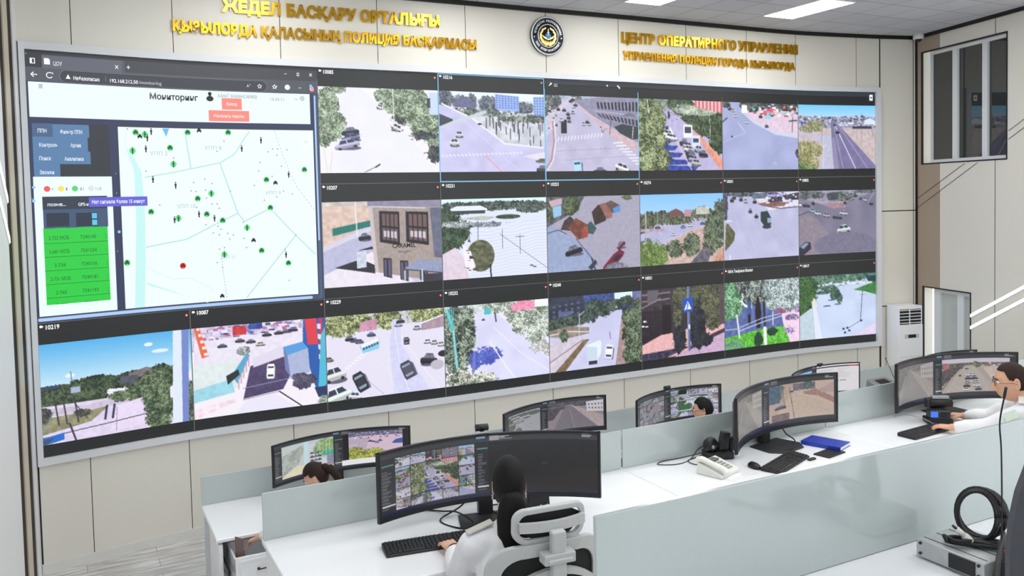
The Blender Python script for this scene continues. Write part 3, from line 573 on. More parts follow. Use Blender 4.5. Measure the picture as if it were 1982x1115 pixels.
def f10802(p):
    p.a[:] = (128, 124, 148); p.paint(p.X >= 0, (130, 126, 150), 10, 7); p.poly([(0,.3),(.25,.45),(.4,.7),(.4,1),(0,1)], (146,136,150), 8); p.poly([(0,0),(1,0),(1,.02),(.62,.2),(.6,.28),(.4,.26),(.2,.18),(0,.1)], (160, 156, 180), 16)
    p.tree([(.15,.07,.2,.06),(.55,.1,.2,.08),(.85,.03,.16,.03)], (56,60,66),(140,150,150)).poly([(.36,.05),(.52,.03),(.5,.15),(.38,.16)],(70,78,86),14).path([(.2,.16),(.4,.21),(.62,.18),(.72,.13)],.012,(196,186,196)).poly([(.3,.2),(.6,.2),(.58,.28),(.44,.29)],(170,140,150),10)
    for x, y, c, w in ((.18,.31,(150,200,205),.07),(.25,.35,(205,225,225),.08),(.36,.385,(190,190,205),.09),(.5,.42,(70,66,90),.12),(.58,.36,(215,225,225),.1),(.1,.22,(60,66,90),.1),(.02,.21,WHT,.05),(.86,.16,(190,200,215),.05),(.8,.13,(90,90,110),.04),(.94,.22,(60,60,76),.05),(.6,.19,(110,60,60),.04),(.19,.19,DRK,.04)): p.car(x, y, w, .08, c, 8)
    p.car(.58, .61, .17, .14, (225, 235, 235), -6).poly([(0,.88),(.08,.79),(.15,.8),(.16,.9),(.06,1),(0,1)], (48, 48, 66)).poly([(.02,.87),(.09,.8),(.13,.82),(.06,.9)],(140,160,190)).ell(.6,.86,.4,.2,(124,120,144),6).line((0,.38),(.14,.32),.012,(60,60,76)).line((.98,.03),(.9,.2),.008,(190,186,200))
def f10219(p):
    p.grad(0, .45, (86, 178, 236), (206, 236, 250)); p.ell(.7,.12,.03,.02,(236,246,252)).ell(.78,.2,.06,.02,(226,240,250)).ell(.18,.34,.03,.02,(236,246,252))
    p.tree([(.15,.5,.2,.08),(.35,.46,.2,.08),(.6,.46,.16,.08),(.8,.44,.1,.1),(.1,.58,.14,.09),(.3,.56,.12,.1)], (30, 42, 32), (106, 126, 94)); p.poly([(.56,.4),(.68,.35),(.74,.39),(.74,.44),(.55,.45)], (130, 116, 120), 14).rect(.5,.42,.62,.5,(80,84,100),14).rect(0,.42,.11,.45,(60,70,110))
    p.rect(0, .62, 1, 1, (226, 214, 240), 8); p.poly([(0,.64),(.3,.66),(.6,.6),(.62,.68),(.35,.72),(0,.72)], (206,196,216), 12); p.poly([(0,.74),(.28,.72),(.42,.7),(.3,.83),(.0,.9)], (150, 146, 116), 22); p.tree([(.25,.73,.05,.04),(.02,.72,.04,.08)], DRK, (120,130,100)); p.tree([(.62,.6,.1,.12),(.5,.62,.08,.06)], (40,52,40),(130,150,110))
    p.poly([(.46,.72),(.66,.66),(.66,.95),(.42,.97)], (234, 220, 246), 4).line((.47,.73),(.46,.97),.007,(150,140,160)); [p.line((x,.7),(x-.015,.83),.022,(44,54,80)) for x in (.405,.455)]
    p.tree([(.77,.66,.13,.28),(.7,.55,.08,.14),(.76,.9,.1,.16),(.97,.8,.05,.25)], (38, 52, 40), (146, 166, 126)); p.poly([(.875,0),(.935,0),(.925,1),(.85,1)], (226, 236, 250)).poly([(.935,0),(.985,0),(.965,1),(.92,1)], (122, 138, 206)).poly([(.84,.6),(.87,.58),(.87,.72),(.84,.72)],(232,236,245))
    for x in (.08, .13, .2): p.line((x,.55),(x+.02,.82),.014,(58,60,66))
    p.path([(.2,.62),(.28,.8)],.008,(70,60,60)).path([(.02,.85),(.07,.68)],.01,(130,150,150)).line((.165,.82),(.2,1),.018,(66,62,84)); p.path([(0,.93),(.2,.9),(.4,.88),(.7,.84)],.009,(64,58,74)).poly([(0,.93),(.13,.9),(.13,.97),(.02,1),(0,1)],(40,110,206)).poly([(0,.95),(.07,.94),(.03,.99),(0,.99)],(70,80,100)).line((.185,.3),(.19,.46),.006,(60,60,80)).poly([(.18,.46),(.24,.46),(.24,.52),(.18,.52)],(170,186,210))
def f10087(p):
    p.a[:] = (246, 240, 250); p.rect(0, .0, 1, .26, (206, 196, 222), 34, 50); p.specks(.05, .0, .85, .18, 150, .016, [(70,70,120),(240,235,250),(190,110,150),(120,130,200),(226,210,240)]); p.rect(.3,.02,.4,.12,(206,60,70),20).rect(.42,.0,.52,.07,(60,80,160),20)
    p.poly([(.02,.16),(.82,.1),(.82,.3),(.3,.5),(.0,.6)], (236, 230, 246), 6); p.poly([(.02,.0),(.06,0),(.12,.32),(.07,.34)], (236, 110, 70)); [p.rect(.04+.012*i,.07*i,.06+.014*i,.07*i+.03,(240,236,244)) for i in range(5)]
    p.poly([(0,.42),(.3,.38),(.4,.5),(.33,.7),(0,.78)], (226, 236, 236), 6); p.poly([(0,.68),(.28,.6),(.3,.75),(0,.82)], (160, 216, 232), 8); p.poly([(.28,.56),(.4,.32),(.42,.36),(.32,.66)], (90, 170, 210)).poly([(.24,.56),(.33,.5),(.34,.56),(.25,.66)],(50,50,56)); [p.line((.33+.02*i,.72-.06*i),(.33+.02*i,.6-.06*i),.01,(210,140,170)) for i in range(5)]
    p.poly([(.42,.48),(.66,.36),(.72,.62),(.66,.78),(.36,.84)], (84, 72, 110), 8); p.poly([(.44,.4),(.66,.28),(.7,.4),(.44,.5)], (228,220,240)).line((.36,.72),(1,.62),.008,(150,150,190))
    p.tree([(.37,.3,.05,.05)],(90,100,100),(215,220,220)); p.car2(.57, .56, .06, .17, WHT, 4); [p.car(x,y,.07,.05,c) for x,y,c in ((.5,.24,(220,216,206)),(.43,.2,(90,80,100)),(.55,.14,DRK),(.64,.13,DRK),(.7,.12,(90,90,110)),(.22,.22,(80,76,110)),(.75,.11,DRK),(.35,.18,(80,60,80)))]
    p.poly([(.83,0),(1,0),(1,.9),(.92,.86),(.82,.3)], (44, 96, 176)).poly([(.84,0),(.93,0),(.94,.3),(.86,.3)], (224, 66, 80)).poly([(.95,0),(.98,0),(.97,.5),(.95,.46)],(200,60,90)).grid([(.93,.04),(.97,.04),(.97,.55),(.94,.5)],1,4,(226,226,240),.7,.5).poly([(.965,.2),(1,.1),(1,.78),(.93,.85)],(86,190,220)).poly([(.9,.8),(1,.8),(1,.92),(.93,.92)],(50,60,100))
    p.poly([(.67,.3),(.82,.26),(.86,.34),(.7,.4)], (90, 160, 226)).poly([(.7,.4),(.86,.34),(.87,.62),(.72,.66)], (176, 186, 220), 6, 80).poly([(.67,.3),(.7,.4),(.72,.66),(.68,.56)],(120,130,180)); p.tree([(.82,.72,.1,.08),(.78,.66,.06,.05)],(60,56,80),(110,106,130)).tree([(.97,.96,.05,.06)],(60,80,70),(190,205,190))
    p.poly([(0,.9),(.3,.82),(.3,.86),(0,1)], (246,224,236), 16).line((.63,.8),(.8,1),.014,(56,50,62)).line((.36,.85),(.63,.8),.006,(120,110,140)).poly([(.3,1),(.38,.86),(.6,.82),(.76,1)],(236,232,250))
def f10229(p):
    p.a[:] = (232, 228, 246); p.rect(0, 0, 1, .16, (206, 206, 216), 30, 40); p.tree([(.12,.12,.2,.14),(.3,.1,.1,.1),(.5,.1,.12,.12),(.85,.06,.18,.1)], (66, 80, 46), (222, 224, 170), con=2.6); p.poly([(.28,.1),(.42,.07),(.42,.2),(.27,.21)], (206, 150, 180), 14).poly([(.8,.18),(1,.1),(1,.24),(.8,.26)], (176,150,166), 14).line((.8,.17),(1,.09),.016,WHT)
    p.poly([(.55,.1),(.62,.1),(.62,.4),(.86,1),(.55,1),(.52,.4)], (216, 216, 248), 6); p.path([(.57,.2),(.6,.6),(.68,1)],.01,(238,236,252)).path([(.62,.3),(.8,.7),(.95,1)],.008,(244,242,252)).path([(.52,.35),(.5,.7),(.58,1)],.006,(240,238,250)); [p.line((.1+i*.026,.68-.028*i),(.125+i*.026,.68-.026*i),.02,(246,244,252)) for i in range(9)]
    p.poly([(.27,.38),(.42,.3),(.44,.36),(.43,.43),(.3,.47)], (140, 210, 240)).poly([(.28,.37),(.42,.3),(.43,.34),(.29,.41)], (240,246,250)).grid([(.29,.4),(.43,.34),(.43,.38),(.3,.44)],6,1,(60,80,120),.7,.7)
    for x, y, c in ((.23,.3,(80,90,140)),(.27,.32,(110,110,150)),(.37,.25,(90,90,140)),(.19,.28,DRK),(.6,.16,(206,220,236)),(.76,.22,(206,214,226)),(.62,.12,DRK),(.85,.4,WHT),(.91,.42,(226,222,230)),(.97,.45,WHT),(.02,.5,(160,150,140))): p.car(x, y, .07, .06, c)
    p.car2(.665, .37, .045, .09, (50, 50, 66)).car2(.67, .72, .1, .22, (74, 74, 92), -22).car(.86, .62, .15, .16, (58, 54, 62), 8).ell(.93,.7,.06,.06,(196,190,206)).ell(.99,.57,.05,.04,(50,46,50))
    p.car2(.27, .8, .095, .24, (40, 44, 54), -24).car(.06, .68, .18, .2, (236, 238, 240), -12).car(.08, .93, .24, .22, (236, 246, 246), -16).car(.22, .96, .1, .1, (236, 244, 250), 10); p.line((.32,.78),(.46,.98),.006,(176,170,190))
def f10232(p):
    p.a[:] = (238, 236, 250); p.rect(0, 0, 1, .12, (206, 214, 214), 40, 60); p.poly([(.3,.1),(.46,.1),(1,.82),(1,1),(.35,1),(.22,.6)], (222, 222, 252), 6, 8)
    p.tree([(.5,.06,.12,.08),(.65,.12,.1,.16),(.78,.2,.16,.26),(.95,.25,.12,.25),(.87,.48,.1,.1)], (96, 112, 96), (240, 246, 236), con=2.6); p.poly([(.62,.06),(.72,.0),(.86,.02),(.86,.12),(.64,.13)], (240, 150, 186), 16); p.rect(.86,.0,1,.1,(246,248,248)); p.tree([(.9,.62,.1,.08),(.98,.7,.05,.06)],(150,150,150),(250,248,250),edge=1.3)
    p.tree([(.1,.3,.17,.3),(.12,.6,.14,.25),(.2,.2,.08,.2),(.24,.45,.05,.1)], (36, 44, 40), (186, 202, 180), con=2.6); p.tree([(.38,.66,.14,.11),(.28,.72,.06,.1)], (56, 70, 170), (120, 134, 220), edge=.8, con=1.2)
    p.path([(.03,.05),(.08,.3),(.115,.92)],.03,(140,220,226)); [p.line((.01+.02*i,.02),(.06+.005*i,.3),.008,(80,196,206)) for i in range(5)]; p.tree([(.12,.93,.16,.14),(.35,.96,.14,.1)], (70, 80, 66), (250, 252, 240), con=2.8); p.path([(.42,.5),(.6,.9),(.66,1)],.014,(246,246,254)).path([(.45,.3),(.7,.66),(1,.96)],.008,(248,246,252)).car(.36,.2,.03,.03,DRK).rect(.37,.06,.43,.14,(80,196,196)).line((.47,.12),(.48,.24),.02,(70,80,76))
    p.poly([(.24,.85),(.26,.6),(.28,.6),(.27,.85)],(120,130,210))
def f10240(p):
    p.a[:] = (206, 206, 238); p.rect(0, 0, 1, .3, (62, 70, 96), 20, 30); p.poly([(.7,.0),(.9,.0),(.9,.12),(.7,.1)], (222, 246, 255)); p.poly([(.36,.0),(.7,.0),(.7,.14),(.4,.18)], (66, 86, 146), 24, 60).poly([(0,0),(.36,.0),(.36,.3),(0,.36)], (56, 60, 80), 12).grid([(.02,.1),(.34,.06),(.34,.26),(.02,.3)],5,3,(96,104,130),.4,.4).rect(.1,.2,.26,.34,(96,110,150),14); p.poly([(.9,.0),(1,.0),(1,.2),(.92,.16)],(120,126,170),14)
    p.tree([(.5,.2,.14,.12),(.68,.16,.1,.08),(.84,.12,.08,.07),(.3,.32,.2,.08),(.1,.36,.16,.08)], (28, 40, 40), (106, 124, 110)); p.poly([(.0,.45),(.45,.4),(.72,.24),(.78,.24),(.78,.5),(.73,1),(.12,1),(.42,.62)], (208, 208, 242), 6, 10); p.poly([(0,.44),(.2,.4),(.42,.44),(.42,.52),(.2,.56),(0,.52)],(150,134,120),20); p.path([(0,.5),(.2,.47),(.42,.5)],.014,(225,225,240))
    p.poly([(0,.6),(.4,.55),(.08,1),(0,1)], (216, 206, 222), 10).poly([(.36,.6),(.42,.6),(.16,1),(.05,1)], (130, 110, 86), 20).path([(0,.86),(.35,.6)],.01,(110,100,100)).tree([(.15,.52,.05,.08)],(50,66,50),(130,150,120))
    p.poly([(.78,.3),(1,.2),(1,1),(.7,1)], (176, 150, 150), 16); p.tree([(.88,.35,.1,.12),(.92,.6,.13,.25),(.9,.88,.12,.16),(.97,.3,.06,.2)], (36, 48, 36), (150, 166, 136))
    p.poly([(.39,.68),(.53,.63),(.55,.66),(.54,.82),(.5,.9),(.39,.88)], (232, 246, 250)).poly([(.39,.7),(.5,.72),(.5,.92),(.39,.9)], (206,222,240)).rect(.41,.9,.5,.95,(50,56,70)).car2(.63, .8, .085, .2, (236, 238, 248), 8).line((.32,.25),(.31,.55),.012,(196,206,216)).line((.32,.26),(.37,.22),.01,(196,206,216)).line((.64,.53),(.65,.63),.008,(60,70,90)); [p.car(.6+.03*i,.32-.03*i,.03,.03,c) for i, c in enumerate((WHT,DRK,WHT,(120,130,150),WHT))]
def f10021(p):
    p.a[:] = (58, 52, 62); p.rect(.0,.0,.35,.35,(70,60,70),14); [p.line((0,.03+.045*i),(.33,.02+.045*i),.016,(150,130,140) if i%2 else (60,54,62)) for i in range(5)]; p.poly([(.07,.02),(.2,.02),(.18,.18),(.07,.22)],(104,100,112)); p.rect(.0,.3,.35,.75,(50,42,50),8); [p.line((.01+.03*i,.25),(.01+.03*i,.72),.008,(34,30,36)) for i in range(7)]; p.line((0,.26),(.22,.14),.014,(150,140,140)); p.specks(.0,.44,.06,.52,6,.012,[WHT]).rect(.24,.24,.34,.7,(36,30,36))
    p.poly([(.0,.78),(.22,.66),(.4,.64),(1,.5),(1,.72),(.4,.98),(0,1)], (236, 184, 186), 10, 60).poly([(.36,1),(1,.72),(1,1)], (206, 176, 206), 10).poly([(0,.9),(.3,.88),(.6,.86),(.25,1),(0,1)],(64,60,86),24); p.poly([(.55,.88),(.85,.72),(1,.66),(1,.72),(.8,.8),(.55,.93)],(74,58,74),12)
    p.tree([(.45,.15,.1,.2),(.7,.2,.14,.3),(.88,.35,.14,.2),(.42,.4,.06,.2),(.85,.55,.1,.12),(.85,.1,.12,.2)], (44, 46, 40), (126, 128, 100)); p.tree([(.44,.75,.08,.2),(.66,.6,.1,.35),(.75,.8,.1,.1)], (26, 28, 42), (70, 72, 78)); p.line((.56,0),(.56,.92),.035,(96,110,160)).line((.545,0),(.545,.92),.012,(150,160,196)); p.poly([(.48,.18),(.61,.16),(.61,.36),(.49,.38)], (36, 86, 190)).poly([(.545,.21),(.59,.33),(.5,.34)],(236,240,250)).path([(.545,.24),(.545,.29),(.53,.33)],.012,DRK).rect(.55,.55,.57,.62,(225,225,235)); p.rect(.94,.02,1,.6,(92,78,84),6)
def f10016(p):
    p.a[:] = (236, 226, 246); p.poly([(0,.3),(.3,.22),(.66,.3),(.85,.5),(.88,1),(0,1)], (96, 112, 170), 16); p.poly([(.74,.4),(1,.36),(1,1),(.86,1),(.78,.7)], (246, 214, 240), 8); p.poly([(.15,.24),(.35,.2),(.36,.42),(.2,.36)], (246,246,252)); p.poly([(.4,.25),(.52,.25),(.5,.36),(.42,.34)],(250,250,252)); p.rect(.66,.44,.82,.54,(150,90,130),24)
    p.poly([(0,.82),(.5,.74),(.8,.74),(.87,1),(0,1)], (100, 190, 66), 34, 50); p.tree([(.1,.95,.14,.1)],(80,140,110),(150,200,140)); p.tree([(.44,.9,.06,.12),(.63,.8,.07,.06)], (24, 52, 40), (50, 90, 60))
    p.tree([(.08,.2,.14,.24),(.14,.4,.1,.14),(.05,.45,.08,.12)], (50, 96, 66), (170, 222, 176), con=2.6); p.tree([(.34,.06,.2,.14),(.45,.18,.14,.2),(.3,.25,.06,.1)], (30, 34, 34), (190, 205, 200), con=2.6); p.tree([(.72,.14,.22,.18),(.85,.3,.2,.2),(.65,.36,.12,.12),(.97,.15,.08,.2)], (90, 106, 110), (232, 246, 246), con=2.6); p.tree([(.98,.5,.06,.05),(.9,.62,.08,.05),(.85,.8,.08,.06)], (90,70,120),(220,200,235),edge=1.2)
    p.rect(.3,.3,.35,.5,(70,96,150)).rect(.305,.5,.345,.66,(40,36,46)).ell(.325,.27,.018,.035,DRK).poly([(.41,.34),(.47,.33),(.485,.5),(.47,.72),(.42,.72),(.4,.5)],(34,28,36)).ell(.44,.3,.02,.04,(30,26,34))
    p.path([(.16,.5),(.19,.83)],.03,(226,230,240)).path([(.52,.36),(.53,.72)],.04,(46,40,44)).path([(.53,.74),(.54,.98)],.06,(244,246,246)).path([(.64,.5),(.64,.7)],.02,(190,200,225)).path([(.18,.74),(.5,.64),(.76,.58)],.014,(200,214,240)).path([(.2,.68),(.5,.58),(.74,.54)],.012,(200,214,240)).path([(0,.7),(.2,.7)],.01,(190,200,230))
def f10017(p):
    p.a[:] = (204, 218, 246); p.paint(p.X >= 0, (204, 218, 246), 6, 8); p.rect(0,0,1,.14,(80,116,110),40); p.poly([(0,.1),(1,.08),(1,.16),(.5,.2),(.0,.35)],(186,206,222),20); p.tree([(.3,.1,.3,.12),(.62,.06,.3,.07),(.4,.2,.1,.07)], (36, 74, 66), (140, 170, 150)); p.tree([(.08,.25,.16,.28),(.03,.5,.1,.15)], (30, 60, 34), (96, 140, 76)); p.poly([(0,.62),(.1,.56),(.17,.6),(.0,.7)],(56,60,70),12); p.poly([(.86,.05),(1,.05),(1,.2),(.9,.16)],(30,74,80),14); p.poly([(.7,.26),(1,.14),(1,.36),(.86,.3)],(66,130,66),16)
    p.tree([(.46,.3,.06,.1),(.52,.38,.04,.08),(.32,.27,.1,.03)], (30,60,54),(110,146,120)); [p.ell(x,y,.05,.012,(90,110,130)) for x, y in ((.42,.4),(.5,.47),(.36,.49))]
    p.poly([(.16,.4),(.2,.38),(.3,1),(.2,1)],(228,236,250)).poly([(.0,.62),(.16,.5),(.2,1),(0,1)],(196,214,226),6).line((.17,.4),(.2,1),.006,(160,170,190)).poly([(.18,.36),(.21,.36),(.24,.5),(.2,.5)],(232,226,210)); p.poly([(.7,1),(1,.8),(1,1)],(230,214,242),6)
    p.path([(.82,.28),(.79,.76)],.012,(70,90,120)).path([(.79,.76),(.64,.86)],.008,(80,90,130)); [p.ell(x,y,.016,.018,(50,66,100)) for x, y in ((.57,.87),(.62,.86),(.59,.93),(.645,.905),(.8,.76))]; p.path([(.78,.35),(.86,.35)],.01,(80,100,130)); p.rect(.3,.14,.95,.17,(226,238,250)).specks(.25,.12,.95,.18,30,.012,[(236,244,252),(70,100,100),(120,150,150)])
FEEDS = {(2,0):(f10085,'10085'),(3,0):(f10216,'10216'),(4,0):(f222,None),(5,0):(ftraffic,None),(6,0):(fjunction,None),(7,0):(fhighway,None),
 (2,1):(f10207,'10207'),(3,1):(f10231,'10231'),(4,1):(f10253,'10253'),(5,1):(f10274,'10274'),(6,1):(f10031,'10031'),(7,1):(f10802,'10802'),
 (0,2):(f10219,'10219'),(1,2):(f10087,'10087'),(2,2):(f10229,'10229'),(3,2):(f10232,'10232'),(4,2):(f10240,'10240'),(5,2):(f10021,'10021'),(6,2):(f10016,'10016 Теміржол Вокзал'),(7,2):(f10017,'10017')}
PICS = {}
for k, (fn, _) in FEEDS.items():
    w = (236, 212, 192, 176, 160, 140, 128, 128)[k[0]]
    pc = Pic(w, int(w/1.45), seed=11+k[0]*7+k[1]*31); fn(pc); PICS[fn.__name__] = pc.img()

def screen_material():
    m = bpy.data.materials.new('lit_screen_pixels'); m.use_nodes = True; nt = m.node_tree; b = nt.nodes['Principled BSDF']
    at = nt.nodes.new('ShaderNodeAttribute'); at.attribute_name = 'pixels'
    b.inputs['Base Color'].default_value = (.01, .01, .01, 1); b.inputs['Roughness'].default_value = .35
    nt.links.new(at.outputs['Color'], b.inputs['Emission Color']); b.inputs['Emission Strength'].default_value = 1.0
    return m
m_screen = screen_material()
def pixel_grid(name, img, pos, parent, m=None):
    """img: h x w x 3 in 0..255; pos(s, t) -> h*w x 3 points for s, t in 0..1 (t down)"""
    h, w = img.shape[:2]
    P = pos(np.linspace(0, 1, w), np.linspace(0, 1, h)).reshape(-1, 3)
    me = bpy.data.meshes.new(name)
    i = np.arange((h-1)*(w-1)); r, c = i//(w-1), i % (w-1); a = r*w+c
    q = np.stack([a, a+w, a+w+1, a+1], 1).astype(np.int32)
    me.vertices.add(h*w); me.vertices.foreach_set('co', P.astype(np.float32).ravel())
    me.loops.add(q.size); me.loops.foreach_set('vertex_index', q.ravel())
    me.polygons.add(len(q)); me.polygons.foreach_set('loop_start', np.arange(0, q.size, 4, dtype=np.int32))
    me.update(); me.validate()
    v = img/255.0; l = np.where(v <= .04045, v/12.92, ((v+.055)/1.055)**2.4)
    at = me.color_attributes.new('pixels', 'FLOAT_COLOR', 'POINT')
    at.data.foreach_set('color', np.concatenate([l.reshape(-1, 3), np.ones((h*w, 1))], 1).astype(np.float32).ravel())
    me.materials.append(m or m_screen)
    o = bpy.data.objects.new(name, me); COL.objects.link(o); o.parent = parent
    return o
# ------------------------------------------------------------------ the video wall
VW = thing('video_wall', 'huge bent video wall of street camera pictures in a silver frame', 'video wall', WP(4, 3.6))
bpy.context.view_layer.update()
VWI = VW.matrix_world.inverted()
class LMB(MB):                          # world-space shapes, stored relative to a parent
    def build(s, name, mats, parent=None, **k):
        if parent is not None:
            Mi = Matrix.Identity(4); p = parent; Mi = world_of(p).inverted()
            s.v = [Mi @ v for v in s.v]
        return MB.build(s, name, mats, parent, **k)
def world_of(o):
    m = o.matrix_basis.copy()
    return (world_of(o.parent) @ m) if o.parent else m
m_silver = mat('silver_screen_frame', (226, 229, 233), .4, metal=0, vary=.02)
def frame_piece():
    b = LMB(); th = .062
    N = 64
    c0, c1 = -.0, 8.0; e0, e1 = -.036, 8.062
    def bar(cl, r0, r1):
        for i in range(len(cl)-1):
            a, c = cl[i], cl[i+1]; o = .045
            b.quad(WP(a,r1,o), WP(c,r1,o), WP(c,r0,o), WP(a,r0,o)); b.quad(WP(a,r0,o), WP(c,r0,o), WP(c,r0,0), WP(a,r0,0)); b.quad(WP(a,r1,0), WP(c,r1,0), WP(c,r1,o), WP(a,r1,o))
    cl = [e0+(e1-e0)*i/N for i in range(N+1)]
    bar(cl, -.055, 0); bar(cl, 3.0, 3.055); bar([e0, c0], 0, 3.0); bar([c1, e1], 0, 3.0)
    for c in (e0, c0, c1, e1): b.quad(WP(c,-.055,0), WP(c,-.055,.045), WP(c,3.055,.045), WP(c,3.055,0))
    return b.build('frame', m_silver, VW, weld=False)
frame_piece()
m_blackscr = mat('veiled_screen_black', (30, 31, 32), .33, emit=(34, 35, 36), es=.8, vary=0)  # faint emission imitates the veil of light over the black areas
b = LMB()
for i in range(96):
    a, c = i/12, (i+1)/12; b.quad(WP(a,3,.01), WP(c,3,.01), WP(c,0,.01), WP(a,0,.01))
PANEL = b.build('display_panel', m_blackscr, VW, weld=False)
def scr(c, s=1.0):
    return mat('screen_colour_%02x%02x%02x' % tuple(c), (12, 12, 12), .4, emit=c, es=s, vary=0)
class Flat:                              # flat coloured shapes lying on the screen, in columns and rows
    def __init__(s): s.b = LMB(); s.cols = []; s.k = 0
    def mi(s, c):
        c = tuple(c)
        if c not in s.cols: s.cols.append(c)
        return s.cols.index(c)
    def L(s, layer): return .016+.0016*layer
    def rect(s, c0, r0, c1, r1, col, layer=0):
        n = max(1, int(abs(c1-c0)/.12)); o = s.L(layer); m = s.mi(col)
        for i in range(n):
            a = c0+(c1-c0)*i/n; c = c0+(c1-c0)*(i+1)/n
            s.b.quad(WP(a,r1,o), WP(c,r1,o), WP(c,r0,o), WP(a,r0,o), m)
        return s
    def poly(s, pts, col, layer=0):
        o = s.L(layer); s.b.poly([WP(c, r, o) for c, r in pts], s.mi(col)); return s
    def ell(s, c, r, rc, rr, col, layer=0, n=14): return s.poly([(c+rc*math.cos(2*math.pi*k/n), r+rr*math.sin(2*math.pi*k/n)) for k in range(n)], col, layer)
    def dot(s, c, r, rad, col, layer=0, n=14): return s.ell(c, r, rad/1.35, rad/RH, col, layer, n)
    def line(s, pts, w, col, layer=0):
        for (c0, r0), (c1, r1) in zip(pts[:-1], pts[1:]):
            n = max(1, int(abs(c1-c0)/.12))
            dx, dy = (c1-c0)*1.35, (r1-r0)*RH; l = math.hypot(dx, dy) or 1; nx, ny = -dy/l*w/2/1.35, dx/l*w/2/RH
            for i in range(n):
                a, e = i/n, (i+1)/n; p = (c0+(c1-c0)*a, r0+(r1-r0)*a); q = (c0+(c1-c0)*e, r0+(r1-r0)*e)
                s.poly([(p[0]-nx,p[1]-ny),(q[0]-nx,q[1]-ny),(q[0]+nx,q[1]+ny),(p[0]+nx,p[1]+ny)], col, layer)
        return s
    def text(s, body, c, r, h, col, layer=0, w=None, al='LEFT', bold=0, sx=.9):
        """h: capital height in metres; w: wanted width in columns; c,r: baseline start or centre"""
        vs, fs = textmesh(body, h/.727, bold=bold*h)
        if not vs: return s
        x0 = min(v[0] for v in vs); x1 = max(v[0] for v in vs); k = (w*1.35/(x1-x0)) if w else sx
        o = s.L(layer); off = -x0*k if al == 'LEFT' else -(x0+x1)/2*k
        s.b.add([WP(c+(v[0]*k+off)/1.35, r-v[1]/RH, o) for v in vs], fs, s.mi(col)); return s
    def build(s, name, parent, es=1.0): return s.b.build(name, [scr(c, es) for c in s.cols], parent, weld=False)
WT = (250, 251, 253)
# thin grid lines between the windows
g = Flat(); gl = (112, 114, 118)
for c in range(1, 8):
    r0 = 2 if c == 1 else (.1 if c < 5 else .11)
    g.rect(c-.0025, r0, c+.0025, 3, gl)
g.rect(2, .998, 8, 1.003, gl); g.rect(0, 2.0, 8, 2.004, gl); g.build('window_grid_lines', VW)
LB = (132, 200, 240)
def feed(c, r, fn, cap):
    img = PICS[fn.__name__]; x0, x1, y0, y1 = c+.004, c+.997, r+.16, r+.907
    def pos(S, T):
        A = np.array([tuple(WP(x0+(x1-x0)*s, 0, .0165))[:2] for s in S])
        z = WZ0-RH*(y0+(y1-y0)*T)
        P = np.empty((len(T), len(S), 3)); P[:, :, 0] = A[None, :, 0]; P[:, :, 1] = A[None, :, 1]; P[:, :, 2] = z[:, None]
        return P-np.array(VW.location)
    o = pixel_grid('camera_picture', img, pos, VW)
    k = Flat()
    if cap:
        k.text(cap, c+.05, r+.05, .04, WT, 1, sx=.86 if len(cap) < 7 else .72, bold=.035)
        k.poly([(c+.014,r+.018),(c+.026,r+.016),(c+.038,r+.027),(c+.026,r+.036),(c+.014,r+.034)], WT, 1)
    if r > 0 or c in (2, 3): k.dot(c+.975, r+.045, .014, (205, 60, 70), 1).dot(c+.975, r+.045, .008, (246, 190, 190), 2)
    if r == 0 and c in (3, 4):
        t0 = .004 if c == 3 else .1
        k.rect(c+.001, .99, c+.999, .999, LB, 2).rect(c-.002, t0, c+.006, .996, LB, 2).rect(c+.994, t0, c+1.002, .996, LB, 2)
        if c == 3: k.rect(c, .003, c+1, .01, LB, 2)
    if fn is f10207: k.text('CARAMEL', c+.57, r+.585, .05, (34, 32, 38), 1, w=.2, bold=.03).text('burger', c+.62, r+.63, .03, (44, 40, 46), 1, w=.1)
    if k.cols:
        co = k.build('caption', VW); co.parent = o; co.matrix_parent_inverse = Matrix.Identity(4)
    return o
for (c, r), (fn, cap) in FEEDS.items(): feed(c, r, fn, cap)
# translucent-looking bar over the upper right windows
g = Flat(); g.rect(4.01, .004, 7.996, .055, (52, 58, 68), 1)
g.poly([(4.045,.075),(4.06,.05),(4.07,.035),(4.082,.05),(4.07,.06)], WT, 2).text('222', 4.1, .075, .035, WT, 2, sx=.7); g.dot(4.66, .045, .011, WT, 2); g.line([(4.77,.04),(4.79,.055),(4.796,.07)], .018, WT, 2)
g.rect(7.92, .03, 7.962, .1, WT, 2).dot(7.941, .065, .014, (60, 60, 70), 3); g.build('control_bar', VW)

# ---- browser window over two columns and two rows
BW = bpy.data.objects.new('browser_window', None); COL.objects.link(BW); BW.parent = VW
d1, d2, d3 = (62, 64, 74), (92, 96, 108), (40, 42, 50)
g = Flat(); g.rect(.004, .012, 1.998, .225, (86, 89, 99), 0).rect(.004, .012, 1.998, .03, (52, 54, 62), 1).rect(.004, .03, .1, .125, (56, 57, 66), 1).rect(.102, .036, .6, .13, (98, 101, 113), 1).rect(.62, .03, 1.998, .12, (70, 72, 80), 1)
g.rect(.031, .06, .061, .1, WT, 2).rect(.036, .066, .056, .095, d1, 3).rect(.036, .066, .043, .095, WT, 4).poly([(.113,.055),(.14,.055),(.148,.066),(.148,.1),(.113,.1)], WT, 2).text('ЦОУ', .168, .104, .036, WT, 2, w=.052)
for c, r in ((.566,.084), (1.95,.067)): g.line([(c-.01,r-.013),(c+.01,r+.013)], .006, WT, 2).line([(c-.01,r+.013),(c+.01,r-.013)], .006, WT, 2)
g.line([(.632,.08),(.656,.08)], .006, WT, 2).line([(.644,.065),(.644,.095)], .006, WT, 2).line([(1.75,.067),(1.768,.067)], .005, WT, 2)
